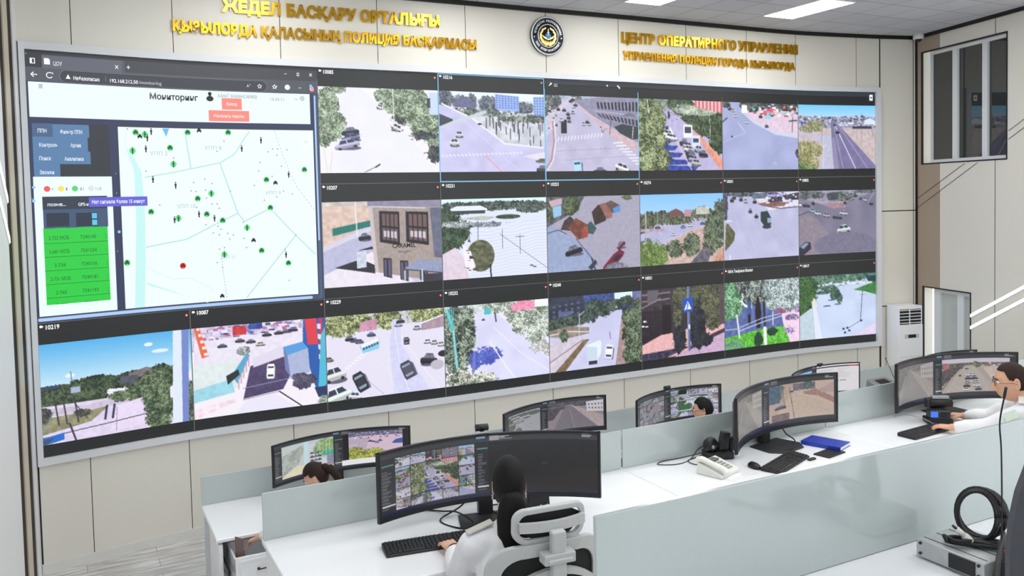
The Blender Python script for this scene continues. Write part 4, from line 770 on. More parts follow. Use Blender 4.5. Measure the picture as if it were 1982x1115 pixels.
g.rect(1.844, .054, 1.862, .081, WT, 2).rect(1.848, .059, 1.858, .076, d1, 3)
g.line([(.034,.178),(.07,.178)], .008, WT, 2).line([(.05,.16),(.034,.178),(.05,.196)], .008, WT, 2)
ring = [(.142+.018*math.cos(a), .178+.02*math.sin(a)) for a in [R(30+20*i) for i in range(15)]]; g.line(ring, .008, WT, 2).poly([(.152,.158),(.164,.158),(.164,.172)], WT, 2)
def pill(g, c0, r0, c1, r1, col, lay):
    k = (r1-r0)/2; kc = k*RH/1.35; g.rect(c0+kc, r0, c1-kc, r1, col, lay); g.ell(c0+kc, r0+k, kc, k, col, lay, 20); g.ell(c1-kc, r0+k, kc, k, col, lay, 20)
pill(g, .2, .133, 1.618, .226, (126, 129, 138), 2); pill(g, .203, .136, 1.615, .223, d1, 3)
g.poly([(.253,.163),(.268,.197),(.238,.197)], WT, 4).text('Небезопасно', .285, .202, .034, WT, 4, w=.165, bold=.03).rect(.489, .16, .491, .2, (150,152,160), 4).text('192.168.212.50', .518, .204, .034, WT, 4, w=.186, bold=.02).text('/monitoring', .71, .204, .034, (206, 208, 214), 4, w=.155)
g.text('A', 1.468, .19, .028, WT, 4, w=.018).line([(1.49,.165),(1.497,.175)], .004, WT, 4)
star = [(1.563+(.017 if i % 2 == 0 else .007)*math.sin(i*math.pi/5), .18-(.02 if i % 2 == 0 else .008)*math.cos(i*math.pi/5)) for i in range(11)]; g.line(star, .005, WT, 4)
g.line([(c+.11, r) for c, r in star], .006, WT, 4).line([(1.686,.178),(1.692,.178)], .014, WT, 4)
g.dot(1.769, .18, .028, (238, 240, 244), 4); [g.dot(c, .182, .004, WT, 4, 8) for c in (1.855, 1.863, 1.871)]
g.poly([(1.938,.15),(1.955,.15),(1.962,.17),(1.952,.19),(1.938,.19)], (120, 205, 236), 4).poly([(1.95,.17),(1.968,.17),(1.972,.2),(1.955,.212),(1.946,.205)], (240, 150, 180), 5).poly([(1.936,.185),(1.952,.19),(1.948,.205),(1.94,.2)], (240, 220, 120), 6)
o = g.build('browser_toolbar', VW); o.parent = BW
g = Flat(); g.rect(.006, .225, 1.998, 1.994, (52, 60, 92), 0).rect(.015, .231, 1.937, .487, (238, 252, 253), 1)
for i in range(3): g.rect(.075, .249+.011*i, .098, .253+.011*i, d3, 2)
g.text('Мониторинг', .781, .316, .058, (38, 38, 44), 2, w=.335, bold=.035); g.dot(1.201, .255, .018, (20,20,22), 2).ell(1.201, .295, .026, .022, (20, 20, 22), 2).dot(1.201,.268,.012,(20,20,22),2)
g.text('КАНАТ ЖАМАНСАРИЕВ', 1.26, .283, .034, (120, 128, 132), 2, w=.28).text('15:43:11', 1.64, .297, .034, (140, 148, 152), 2, w=.1).text('ru', 1.82, .285, .024, (130, 136, 142), 2, w=.022)
globe = [(1.879+.015*math.cos(R(a)), .27+.017*math.sin(R(a))) for a in range(0, 361, 30)]; g.line(globe, .004, (70, 70, 96), 2).line([(1.864,.27),(1.894,.27)], .003, (70,70,96), 2).line([(1.879,.253),(1.879,.287)], .003, (70,70,96), 2)
SAL = (253, 140, 130); g.rect(1.284, .287, 1.428, .38, SAL, 2).rect(1.188, .388, 1.479, .477, SAL, 2).text('Выход', 1.356, .345, .03, (255, 225, 222), 3, w=.075, al='C', bold=.04).text('Изменить пароль', 1.333, .444, .03, (255, 225, 222), 3, w=.22, al='C', bold=.04)
o = g.build('page_header', VW); o.parent = BW
NB, NV = (88, 128, 172), (74, 100, 138)
g = Flat(); g.rect(.024, .53, .497, 1.95, (50, 54, 62), 1).rect(.025, .532, .145, .63, NV, 2).rect(.145, .535, .369, .63, NB, 2).rect(.025, .63, .357, .735, NB, 2).rect(.025, .735, .371, .83, NB, 2).rect(.025, .83, .18, .922, NB, 2)
for t, c, r, w in (('ППН',.083,.6,.052),('Фильтр ППН',.257,.604,.135),('Контроль',.116,.703,.108),('Архив',.281,.703,.065),('Поиск',.094,.802,.07),('Аналитика',.267,.804,.118),('Звонки',.1,.904,.085)): g.text(t, c, r, .034, (226, 234, 246), 3, w=w, al='C', bold=.03)
g.rect(.018, .923, .502, 1.952, (238, 253, 253), 2)
for c, col, t, w in ((.096,(238,90,96),'4',.01),(.179,(250,226,110),'1',.008),(.264,(86,214,120),'81',.024),(.365,(226,226,234),'110',.036)): g.dot(c, 1.013, .026, col, 3, 20).text(t, c+(.03 if t != '4' else .026), 1.027, .03, (120, 132, 134), 3, w=w)
g.rect(.065, 1.07, .465, 1.165, (50, 60, 76), 3).rect(.066, 1.165, .465, 1.305, (66, 86, 120), 3).rect(.084, 1.192, .22, 1.292, (40, 52, 70), 4).rect(.262, 1.195, .398, 1.296, (40, 52, 70), 4).rect(.362, 1.2, .394, 1.24, (96, 200, 236), 5).rect(.362, 1.25, .394, 1.29, (96, 200, 236), 5)
g.text('позыв...', .149, 1.14, .03, (232, 238, 244), 4, w=.11, al='C', bold=.03).text('GPS-н', .312, 1.143, .03, (232, 238, 244), 4, w=.065, al='C', bold=.03)
g.rect(.0625, 1.303, .46, 1.87, (40, 206, 66), 3)
for i, (a, n) in enumerate((('2-732 МОБ','7240140'),('2-681 МОБ','7241234'),('3-734','7240156'),('2-731 МОБ','7240181'),('2-760','7241193'))):
    r = 1.39+.1015*i; g.text(a, .152, r, .034, (26, 84, 40), 4, w=.122 if 'М' in a else .066, al='C').text(n, .333, r, .034, (26, 84, 40), 4, w=.1, al='C').rect(.0625, 1.414+.101*i, .46, 1.418+.101*i, (24, 130, 44), 4); [g.dot(.445, r-.02+.02*j, .004, (26,84,40), 4, 6) for j in (0, 1)]
for c, w in ((.155,.07),(.335,.09)): g.text('2-720' if w < .08 else '7240121', c, 1.888, .03, (26, 84, 40), 4, w=w, al='C').rect(c-.06, 1.871, c+.06, 1.9, (238, 253, 253), 5)
o = g.build('side_panel', VW); o.parent = BW
MAPW = (240, 254, 253); g = Flat(); g.rect(.551, .53, 1.956, 1.953, (60, 62, 70), 1).rect(.556, .541, 1.954, 1.951, MAPW, 2)
riv = [(.59,.683),(.658,.777),(.702,.887),(.716,1.164),(.706,1.576),(.687,1.951),(.62,1.951),(.651,1.296),(.654,.887),(.607,.723)]; RV = (200, 246, 244)
for a, c in ((0,9),(1,8),(2,7),(3,7),(4,6)): g.poly([riv[a], riv[a+1], riv[c-1] if c-1 > a+1 else riv[c], riv[c]], RV, 3)
g.poly([riv[4], riv[5], riv[6]], RV, 3).poly([riv[3],riv[4],riv[6],riv[7]], RV, 3)
for i in range(9): g.poly([(.71+.05*i,1.757+.024*i),(.76+.05*i,1.781+.024*i),(.76+.05*i,1.80+.021*i),(.71+.05*i,1.775+.021*i)], RV, 3)
roads = [[(.724,.931),(.895,.899),(1.253,.817),(1.362,.745),(1.429,.628),(1.477,.554)],[(1.017,.591),(1.047,.86)],[(1.253,.817),(1.371,1.233),(1.414,1.301)],[(.71,1.479),(1.0,1.431),(1.229,1.305),(1.371,1.234)],[(1.413,1.939),(1.795,1.435),(1.942,1.606)],[(1.414,1.304),(1.609,1.2),(1.795,1.435)]]
for p in roads: g.line(p, .012, (186, 232, 228), 4)
for p in ([(.71,1.639),(.884,1.744),(1.014,1.747),(1.173,1.853)], [(.61,.56),(.6,.68)]): g.line(p, .005, (214, 236, 236), 4)
rail = [(1.659,.544),(1.724,.774),(1.81,1.014),(1.953,1.237)]
for p, q in zip(rail[:-1], rail[1:]):
    for k in range(8): g.line([(p[0]+(q[0]-p[0])*k/8, p[1]+(q[1]-p[1])*k/8), (p[0]+(q[0]-p[0])*(k+.55)/8, p[1]+(q[1]-p[1])*(k+.55)/8)], .005, (176, 190, 192), 4)
for k in range(14): g.line([(1.24+.002*k,1.6+.024*k),(1.24+.002*k,1.612+.024*k)], .006, (170, 180, 184), 4)
for t, c, r, w in (('УПП 2',.767,.757,.12),('УПП 8',1.149,.71,.12),('УПП 9',1.577,1.085,.115),('УПП 10',.939,1.18,.13),('УПП 11',1.235,1.61,.1)): g.text(t, c, r, .038, (176, 196, 204), 4, w=w)
g.poly([(.857,.545),(.905,.545),(.882,.612)], (110, 190, 236), 5).rect(1.86,.58,1.93,.69,(246,254,252),3).dot(1.895,.64,.02,(228,240,238),4)
for c, r in [(1.289,.638),(1.237,.722),(1.061,.975),(1.141,.949),(1.193,.985),(1.042,1.042),(1.075,1.047),(1.144,1.038),(1.321,1.05),(1.148,1.101),(1.186,1.151),(1.224,1.152),(1.077,1.177),(1.237,1.188),(.818,1.151),(.733,.883),(1.607,.725),(1.642,.701),(1.68,.701),(1.673,.754),(1.547,.813),(1.533,.884),(1.705,.845),(1.498,1.004),(1.631,.931),(1.713,1.057),(1.661,1.104),(1.779,1.083),(1.568,1.13),(1.75,.707),(.928,.778),(.619,.556),(1.138,1.32),(1.16,1.345),(1.224,1.334),(1.244,1.361),(1.187,1.389),(1.231,1.405),(1.291,1.397),(1.332,1.412),(1.304,1.445),(1.407,1.444),(1.424,1.521),(1.264,1.513),(1.229,1.524),(1.709,1.553),(1.733,1.818),(1.795,1.435),(1.407,1.309),(1.208,1.633),(1.245,1.676)]: g.dot(c, r, .008, (166, 176, 178), 5, 8)
def carico(c, r, col, bg=None):
    if bg: g.dot(c, r, .03, bg, 6, 18)
    g.poly([(c-.012,r-.004),(c-.007,r-.018),(c+.007,r-.018),(c+.012,r-.004)], col, 7).rect(c-.016, r-.005, c+.016, r+.009, col, 7).rect(c-.014, r+.007, c-.008, r+.017, col, 7).rect(c+.008, r+.007, c+.014, r+.017, col, 7)
def manico(c, r, col, bg=None):
    if bg: g.dot(c, r, .03, bg, 6, 18)
    g.dot(c, r-.022, .007, col, 7, 8).rect(c-.007, r-.014, c+.007, r+.006, col, 7).rect(c-.0045, r+.004, c+.0045, r+.027, col, 7)
GN, GK, BK = (104, 226, 140), (12, 96, 44), (30, 32, 44)
for p in [(.673,.581),(1.033,.572),(1.321,.567),(.906,.697),(1.877,.876),(1.588,.958),(1.086,1.105),(.756,1.202),(1.61,1.193),(1.146,1.233),(1.258,1.288),(.578,1.592),(1.534,1.551),(1.731,1.668)]: carico(*p, GK, GN)
for p in [(.647,.724),(.925,.827),(1.184,1.066),(.945,1.26),(1.433,1.355),(1.261,1.569),(.735,.595)]: manico(*p, GK, GN)
for p in [(.779,.571),(.738,.708),(.751,.622),(.778,.948),(.934,.996),(1.415,.699),(1.558,.629),(1.756,.916),(.917,1.271),(1.091,1.231),(1.2,1.268),(1.715,1.596)]: manico(*p, BK)
for p in [(.7,.612),(1.114,.556),(1.654,.986),(1.477,1.463),(1.234,1.911)]: carico(*p, BK)
carico(.963, 1.643, (120, 16, 24), (238, 70, 76))
g.rect(.346, 1.08, .734, 1.153, (98, 96, 214), 8).text('Нет сигнала более 15 минут', .54, 1.129, .034, (240, 242, 255), 9, w=.35, al='C', bold=.03)
o = g.build('map_panel', VW); o.parent = BW
g = Flat(); g.rect(1.963, .235, 1.99, 1.99, (78, 96, 126), 3); g.rect(1.968, .25, 1.98, 1.48, (176, 206, 248), 4).ell(1.974, .25, .006, .008, (176, 206, 248), 4).ell(1.974, 1.48, .006, .008, (176, 206, 248), 4); g.rect(.004, 1.957, 1.99, 1.995, (70, 84, 108), 3); pill(g, .008, 1.964, 1.91, 1.988, (176, 206, 248), 4)
o = g.build('scroll_bars', VW); o.parent = BW
g = Flat()
for c, r, s in ((.012,.03,0),(.02,1.0,1),(.016,1.1,1),(.02,1.2,0),(.53,.9,0),(.535,1.35,1),(.52,1.5,0),(.53,1.05,0)): g.dot(c, r, .004+.01*s, (150, 206, 246) if s else (200,215,240), 2, 10)
g.line([(.002,1.085),(.02,1.085)], .008, (90, 170, 230), 2)
o = g.build('background_stars', VW); o.parent = BW

# ------------------------------------------------------------------ gilt lettering and the round emblem above the screen
m_gold = mat('polished_gilt', (222, 172, 46), .2, metal=.9, vary=.05, scale=30)
m_goldside = mat('gilt_edge', (150, 112, 44), .35, metal=.7, vary=.05)
def gilt_line(parent, body, c0, r0, c1, r1, h):
    vs, fs = textmesh(body, h/.727, depth=.012, bold=.075*h, spacing=1.06)
    x0 = min(v[0] for v in vs); x1 = max(v[0] for v in vs)
    b = LMB()
    b.add([WP(c0+(c1-c0)*(v[0]-x0)/(x1-x0), r0+(r1-r0)*(v[0]-x0)/(x1-x0)-v[1]/RH, .018+v[2]) for v in vs], fs)
    o = b.build('letter_row', [m_gold, m_goldside], parent, weld=False)
    return o
t = thing('gilt_lettering', 'two rows of gold Kazakh letters on the wall left of the emblem', 'wall lettering', WP(2.2, -.3))
gilt_line(t, 'ЖЕДЕЛ БАСҚАРУ ОРТАЛЫҒЫ', 1.308, -.421, 3.025, -.421, .116)
gilt_line(t, 'ҚЫЗЫЛОРДА ҚАЛАСЫНЫҢ ПОЛИЦИЯ БАСҚАРМАСЫ', .958, -.235, 3.357, -.238, .1)
t = thing('gilt_lettering', 'two rows of gold Russian letters on the wall right of the emblem', 'wall lettering', WP(5.9, -.3))
gilt_line(t, 'ЦЕНТР ОПЕРАТИВНОГО УПРАВЛЕНИЯ', 4.825, -.408, 6.997, -.418, .116)
gilt_line(t, 'УПРАВЛЕНИЯ ПОЛИЦИИ ГОРОДА КЫЗЫЛОРДА', 4.842, -.238, 6.963, -.236, .09)
def emblem():
    c, r = 4.043, -.411; P0 = WP(c, r, .0); nrm = walln(c); ang = math.atan2(nrm.y, nrm.x)+math.pi/2
    t = thing('wall_emblem', 'round dark blue emblem with gold wreath between the two gold letterings', 'emblem', P0, ang)
    M = Matrix.Rotation(R(90), 4, 'X')       # local xy plane -> vertical, facing the room (-y)
    navy, gold, pale = mat('navy_enamel', (22, 24, 50), .2, vary=.04), mat('bright_brass', (236, 206, 120), .25, metal=.6, vary=.08, scale=40), mat('silver_rim', (214, 216, 214), .3, metal=.4, vary=.03)
    ra = .226
    b = MB(); b.lathe([(0,0),(ra,0),(ra,.03),(ra-.012,.036),(0,.036)], 56, M=M); b.build('backing_disc', navy, t)
    b = MB(); b.lathe([(ra-.016,.034),(ra+.003,.034),(ra+.003,.042),(ra-.016,.042),(ra-.016,.034)], 56, M=M); b.lathe([(.128,.034),(.14,.034),(.14,.043),(.128,.043),(.128,.034)], 48, M=M); b.build('rim', pale, t)
    b = MB(); b.lathe([(0,.036),(.128,.036),(.128,.039),(0,.039)], 48, M=M); b.build('centre_disc', mat('black_enamel', (20, 20, 18), .2), t)
    b = MB()
    for s in (1, -1):                       # wreath: two curved sprays of leaves
        for i in range(17):
            a = R(-88+9.6*i); rr = .098+.004*math.sin(i*2)
            x, y = s*rr*math.cos(a), rr*math.sin(a)-.004; w = .034*(1-.028*i); da = a+R(90)
            for q in (-.55, .0, .55):
                l = Vector((s*math.cos(da+q), math.sin(da+q))); nn = Vector((-l.y, l.x)); p = Vector((x, y))
                pts = [p-nn*w*.16, p+l*w*.5-nn*w*.28, p+l*w, p+l*w*.5+nn*w*.28, p+nn*w*.16]
                b.add([(v.x, v.y, .041+.003*(abs(q) < .1)) for v in pts], [tuple(range(5))], 0, False, M)
    for i in range(11):
        x = (-5+i)*.014; b.add([(x,-.088-.012*(1-abs(i-5)/6),.045),(x+.008,-.062+.02*abs(i-5)/6,.045),(x+.016,-.088-.012*(1-abs(i-5)/6),.045)], [(0,1,2)], 0, False, M)
    b.add([(-.06,-.03,.046),(0,-.052,.046),(.06,-.03,.046),(.09,.01,.046),(.05,-.012,.046),(0,-.03,.046),(-.05,-.012,.046),(-.09,.01,.046)], [(0,1,5,6),(1,2,4,5),(2,3,4),(0,6,7)], 0, False, M)
    b.build('gold_wreath', gold, t, weld=False)
    b = MB(); b.prism([(-.004,.0),(.004,.0),(.005,.07),(0,.085),(-.005,.07)], (.044,.048), M=M).prism([(-.016,.036),(.016,.036),(.016,.042),(-.016,.042)], (.044,.049), M=M); b.build('sword', pale, t)
    b = MB(); b.lathe([(0,.041),(.04,.041),(.034,.046),(0,.049)], 28, M=Matrix.Translation((0,0,0)) @ M @ Matrix.Translation((0,-.004,0))); b.build('blue_globe', mat('sky_blue_enamel', (84, 150, 214), .3, vary=.25, scale=60), t)
    for body, a0, a1, flip in (('ҚАЗАҚСТАН РЕСПУБЛИКАСЫ', 168, 12, 1), ('ІШКІ ІСТЕР МИНИСТРЛІГІ', 206, 334, -1)):
        b = MB(); n = len(body)
        for i, ch in enumerate(body):
            if ch == ' ': continue
            a = R(a0+(a1-a0)*i/(n-1)); rr = .165 if flip == 1 else .184
            vs, fs = textmesh(ch, .034, bold=.0012, align='CENTER')
            rot = a-R(90) if flip == 1 else a+R(90)
            ca, sa = math.cos(rot), math.sin(rot)
            b.add([(rr*math.cos(a)+v[0]*ca-v[1]*sa, rr*math.sin(a)+v[0]*sa+v[1]*ca, .0385) for v in vs], fs, 0, False, M)
        b.build('ring_lettering', pale, t, weld=False)
    for s in (1, -1):
        b = MB(); b.prism([(s*.184+(.012 if k % 2 == 0 else .005)*math.sin(k*math.pi/5), -.02+(.012 if k % 2 == 0 else .005)*math.cos(k*math.pi/5)) for k in range(10)], (.036,.0385), M=M)
        b.build('rim_star', pale, t)
emblem()
# ------------------------------------------------------------------ desks in three stepped rows
m_desk = mat('white_desk_laminate', (249, 251, 253), .22, vary=.01, coat=.3)
m_part = mat('pale_lacquered_glass', (187, 197, 195), .1, vary=.015, scale=2, coat=.5)
m_blk = mat('black_plastic', (24, 24, 26), .42, vary=.08, scale=30)
m_dk = mat('dark_grey_plastic', (44, 46, 49), .45, vary=.08, scale=30)
m_cable = mat('black_cable_rubber', (18, 18, 20), .5, vary=.05)
m_steel = mat('brushed_grey_metal', (168, 170, 172), .35, metal=.6, vary=.06, scale=30)
m_ivory = mat('ivory_plastic', (232, 232, 224), .4, vary=.02)
def desk(row, u0, u1, label, group, depth=.8, first=False, h=.245):
    n1 = ROWN[row]; z = (T1, T2, T3)[row]; w = u1-u0
    t = thing('control_desk', label, 'desk', RF(u0, n1, z), TH, group)
    b = MB(); b.box(.002, w-.002, -depth, .03, DESK-.03, DESK); b.build('desktop', m_desk, t, bevel=.008, bseg=3)
    b = MB(); b.box(.006, w-.006, -.006, .006, DESK+.002, DESK+h); b.build('partition', m_part, t, bevel=.002)
    b = MB(); b.box(.02, w-.02, -.02, 0, .12, DESK-.034); b.build('modesty_panel', m_desk, t)
    for x in (((.012, .042), (w-.042, w-.012)) if not first else ((w-.042, w-.012),)):
        b = MB(); b.box(x[0], x[1], -depth+.06, -.024, 0, DESK-.032); b.build('side_panel', m_desk, t, bevel=.003)
    return t
RN0 = ('front', 'middle', 'back')
POSN = ['leftmost white desk of the %s', 'second white desk from the left, %s', 'third white desk from the left, %s', 'fourth white desk from the left, %s', 'fifth white desk from the left, %s']
for row, us, dp in ((0, [.88, 3.02, 4.8, 6.6, 8.4, 10.2], .85), (1, [.8, 3.02, 4.8, 6.6, 8.4], .8), (2, [.888, 2.33, 4.1], .65)):
    for i in range(len(us)-1):
        nm = {0: 'front row', 1: 'middle row', 2: 'nearest row'}[row]
        desk(row, us[i], us[i+1], POSN[i] % nm+', glossy grey partition', 'desks of the %s' % nm, dp, row == 0 and i == 0)
# pedestal with the pulled-out drawer at the left end of the front row
def pedestal():
    u0, n0 = .9, 6.76
    t = thing('drawer_pedestal', 'white drawer cabinet at the left end of the front row, top drawer pulled open', 'drawer cabinet', RF(u0, n0, 0), TH)
    w, d = .55, .5
    b = MB()
    for x0, x1 in ((0, .03), (w-.03, w)): b.box(x0, x1, 0, d, 0, .7)
    b.box(.03, w-.03, d-.02, d, 0, .7); b.box(.03, w-.03, 0, d-.02, 0, .06); b.box(.03, w-.03, .03, d-.02, .42, .435); b.build('body', m_desk, t)
    for k, (z0, z1, out) in enumerate(((.45, .665, .21), (.25, .435, 0), (.07, .24, 0))):
        b = MB(); y = -out-.012
        b.box(.085 if out else .034, w-.034, y-.01, y+.012, z0, z1); xa = .085 if out else .034
        for a, c, e, f in ((xa+.03, w-.064, z0+.025, z0+.037), (xa+.03, w-.064, z1-.037, z1-.025), (xa+.03, xa+.042, z0+.037, z1-.037), (w-.076, w-.064, z0+.037, z1-.037)): b.box(a, c, y-.016, y-.01, e, f)
        b.box(.085, .1, y+.012, .42-out, z0+.02, z1-.02); b.box(w-.11, w-.095, y+.012, .42-out, z0+.02, z1-.02); b.box(.1, w-.11, y+.012, .42-out, z0+.02, z0+.03); b.box(.1, w-.11, .405-out, .42-out, z0+.03, z1-.03)
        dr = b.build('drawer', m_desk, t, bevel=.002)
        b = MB(); xc = .3; zc = (z0+z1)/2
        b.tube(spline([(xc-.05, y-.012, zc), (xc-.045, y-.03, zc), (xc, y-.036, zc+.004), (xc+.045, y-.03, zc), (xc+.05, y-.012, zc)], 5), .005); b.ball((xc-.05, y-.016, zc), .011); b.ball((xc+.05, y-.016, zc), .011); b.build('handle', m_blk, dr)
    b = MB(); b.box(.032, .05, -.2, .3, .53, .57); b.build('drawer_slide', m_blk, t)
    g = thing('wallet', 'brown leather wallet held upright over the open drawer', 'wallet', RF(u0+.14, n0-.1, .58), TH+R(28))
    b = MB(); b.box(-.006, 0, -.05, .05, 0, .19); b.build('back_cover', mat('brown_leather', (126, 104, 98), .55, vary=.12), g, bevel=.002)
    b = MB(); b.box(.004, .01, -.052, .048, .0, .1); b.build('front_cover', mat('tan_leather', (176, 150, 142), .55, vary=.1), g, bevel=.002)
    g = thing('pouch', 'black quilted pouch lying in the open drawer', 'pouch', RF(u0+.3, n0-.1, .485), TH+R(8))
    b = MB(); b.prism(rrect(.2, .12, .03), (0, .07)); b.build('body', m_blk, g, bevel=.015, bseg=3)
    b = MB()
    for i in range(9):
        b.box(-.1+.02*i+.002, -.1+.02*i+.016, -.05, .05, .07, .0725)
    b.build('quilting', mat('worn_dark_fabric', (88, 78, 72), .8), g)
pedestal()

# ------------------------------------------------------------------ pictures for the desk monitors
def rsz(img, w, h):
    yi = (np.arange(h)+.5)*img.shape[0]/h; xi = (np.arange(w)+.5)*img.shape[1]/w
    return img[yi.astype(int)][:, xi.astype(int)]
def fade(img, k, tint): return img*(1-k)+np.array(tint)*k
class Mon:
    W, H = 320, 92
    def __init__(s, bg=(50, 52, 57)): s.a = np.empty((s.H, s.W, 3)); s.a[:] = bg; s.rs = np.random.RandomState(5)
    def r(s, x0, y0, x1, y1, c): s.a[int(y0*s.H):max(int(y0*s.H)+1, int(y1*s.H)), int(x0*s.W):max(int(x0*s.W)+1, int(x1*s.W))] = c; return s
    def put(s, x0, y0, x1, y1, img):
        X0, X1, Y0, Y1 = int(x0*s.W), int(x1*s.W), int(y0*s.H), int(y1*s.H)
        s.a[Y0:Y1, X0:X1] = rsz(img, X1-X0, Y1-Y0); return s
    def lines(s, x0, x1, y0, y1, n, c=(150, 152, 156)):
        for i in range(n):
            y = y0+(y1-y0)*i/n; s.r(x0, y, x0+(x1-x0)*(.4+.6*s.rs.rand()), y+.006, c)
        return s
    def ui(s, sx=(0, .075), sm=(.455, .515)):
        s.r(0, 0, 1, .1, (62, 64, 70)).r(0, 0, 1, .035, (44, 45, 50)).r(0, .95, 1, 1, (30, 34, 66)).r(.5, .95, 1, 1, (34, 37, 58))
        for a, b in (sx, sm):
            if b > a: s.r(a, .1, b, .95, (46, 48, 54)).lines(a+.012, b-.01, .3, .9, 22, (112, 115, 120)).r(a+.01, .2, b-.005, .225, (96, 140, 140)).r(a+.01, .82, b, .84, (214, 216, 216))
        s.r(.46, .02, .5, .05, (120, 160, 200)).lines(.52, .62, .02, .09, 3).lines(.93, .98, .01, .09, 3, (190, 192, 194)); return s
def mosaic(s, x0, x1, y0, y1, big, names, k=0, tint=(120, 110, 110)):
    cw, ch = (x1-x0)/5, (y1-y0)/5; i = 0
    for r in range(5):
        for c in range(5):
            if 1 <= r <= 3 and 1 <= c <= 3: continue
            s.put(x0+cw*c+.0015, y0+ch*r+.006, x0+cw*(c+1)-.0015, y0+ch*(r+1)-.006, fade(PICS[names[i % len(names)]], k, tint)); i += 1
    s.put(x0+cw+.0015, y0+ch+.006, x0+cw*4-.0015, y0+ch*4-.006, fade(PICS[big], k, tint))
def fstreet(p):
    p.a[:] = (206, 184, 168); p.poly([(0,0),(.45,0),(.3,.5),(.05,1),(0,1)],(190,168,156),12); p.poly([(.4,.1),(.5,.1),(1,.85),(1,1),(.3,1),(.35,.4)],(204,184,170),6); p.tree([(.1,.2,.14,.3),(.2,.1,.1,.1)],(60,84,100),(140,146,134)); p.rect(0,0,.2,.5,(70,96,120),20); p.rect(.42,.02,.75,.22,(110,104,120),30,40); p.tree([(.64,.08,.06,.14)],(50,80,80),(110,130,120)); p.poly([(.58,.28),(.75,.22),(1,.5),(1,.66),(.78,.42),(.6,.36)],(170,130,126),12,60); p.poly([(.8,.25),(1,.05),(1,.35),(.84,.35)],(190,166,166),10); p.path([(.5,.3),(.78,.5),(1,.72)],.01,(232,214,196)); p.car(.2,.62,.2,.12,(66,66,92),-8); p.rect(.05,.8,.36,1,(120,98,104),16); p.line((.36,.1),(.44,1),.016,(116,100,94)); p.line((.24,.05),(.28,.6),.014,(110,96,92)); p.car(.4,.22,.05,.06,(90,84,86)); p.path([(.6,.6),(.95,.9)],.006,(170,150,140))
def fqueue(p):
    p.a[:] = (176, 166, 160); p.grad(0,.14,(206,200,216),(214,206,214)); p.rect(0,.12,1,.24,(120,112,114),40,50); p.tree([(.55,.18,.1,.08),(.2,.25,.2,.08)],(60,70,56),(150,160,130)); p.poly([(.02,.1),(.12,.12),(.13,.34),(.02,.4)],(180,110,116),14); p.poly([(0,.34),(.35,.2),(.2,.5),(0,.8)],(90,80,84),20); p.poly([(.38,.2),(.5,.2),(.85,1),(.05,1),(.2,.6)],(186,176,168),6); p.poly([(.62,.25),(1,.3),(1,1),(.9,1)],(206,190,180),10)
    for i in range(5):
        for j in range(2): p.car(.43+.06*j+.03*i*(j-.3), .48+.11*i, .1, .1, [WHT,(60,60,66),(225,225,228),(80,60,60),WHT][(i+2*j) % 5])
    p.car(.3,.5,.04,.05,DRK).car(.4,.3,.06,.05,(70,70,74)); p.specks(.6,.14,1,.34,50,.012,[(190,120,130),(226,214,214),(80,80,84)]); p.line((0,.9),(.14,.6),.02,(80,74,74))
def fwash(p):
    p.a[:] = (206, 214, 214); p.poly([(0,.3),(.4,.1),(.5,.1),(.3,.8),(0,.95)],(176,184,178),20,20); p.rect(.44,0,.54,1,(206,234,240),4); p.poly([(.55,.1),(.75,.1),(1,1),(.5,1)],(216,220,226),6); p.tree([(.85,.3,.2,.3)],(110,150,90),(190,220,170)); p.rect(.8,.4,1,.55,(70,176,160),14); p.rect(.88,.55,1,.9,(150,150,170),20); [p.car(.6+.07*(i%3),.4+.12*(i//3),.07,.07,[(110,116,124),(170,174,180),(80,84,92)][i%3]) for i in range(12)]; [p.line((.75+.06*i,.1),(.75+.06*i,.5),.01,(226,226,170)) for i in range(4)]; p.poly([(0,.95),(.3,.7),(.5,.75),(.4,1),(0,1)],(236,226,196),8)
def fplaza(p):
    p.a[:] = (226, 200, 220); p.rect(0,0,1,.16,(120,116,150),50,50); p.poly([(0,.2),(.4,.25),(.3,.7),(0,.9)],(196,180,200),8); p.specks(.1,.02,1,.25,120,.014,[(60,60,110),(240,236,246),(210,150,180),(90,90,140)]); p.poly([(.8,.5),(.86,.35),(1,.3),(1,.5)],(70,96,176),16); [p.car(.4+.06*i,.36+.03*(i%3),.08,.07,(100,110,150)) for i in range(4)]; p.tree([(.1,.7,.16,.14),(.3,.9,.4,.22),(.5,.75,.12,.12),(.9,.9,.2,.14)],(90,100,30),(240,240,130)); p.line((0,.5),(.7,.4),.008,(246,236,246))
def froad(p):
    p.a[:] = (150, 140, 146); p.rect(0,0,1,.12,(96,92,110),30); p.tree([(.2,.15,.2,.12),(.5,.12,.3,.08)],(50,52,64),(120,120,124)); p.poly([(.35,.1),(.42,.1),(.9,1),(.1,1)],(126,120,130),5); p.poly([(.42,.1),(1,.6),(1,1),(.9,1)],(186,170,170),12); p.poly([(.7,.05),(1,.0),(1,.45),(.72,.4)],(222,218,224),6); p.grid([(.72,.1),(1,.08),(1,.4),(.74,.36)],5,2,(100,96,110),.4,.5); p.car(.62,.38,.06,.06,WHT); p.line((.4,.15),(.5,1),.008,(176,170,176)).poly([(0,.2),(.3,.15),(.1,.6),(0,.6)],(84,80,92),20)
for fn in (fstreet, fqueue, fwash, fplaza, froad):
    pc = Pic(120, 84, seed=77); fn(pc); PICS[fn.__name__] = pc.img()
ALLN = ['f10231','f10216','f10021','f10802','fhighway','f10274','f10017','f10253','f10031','f10229','f10016','f10207','f10240','f10232','f222','fjunction']
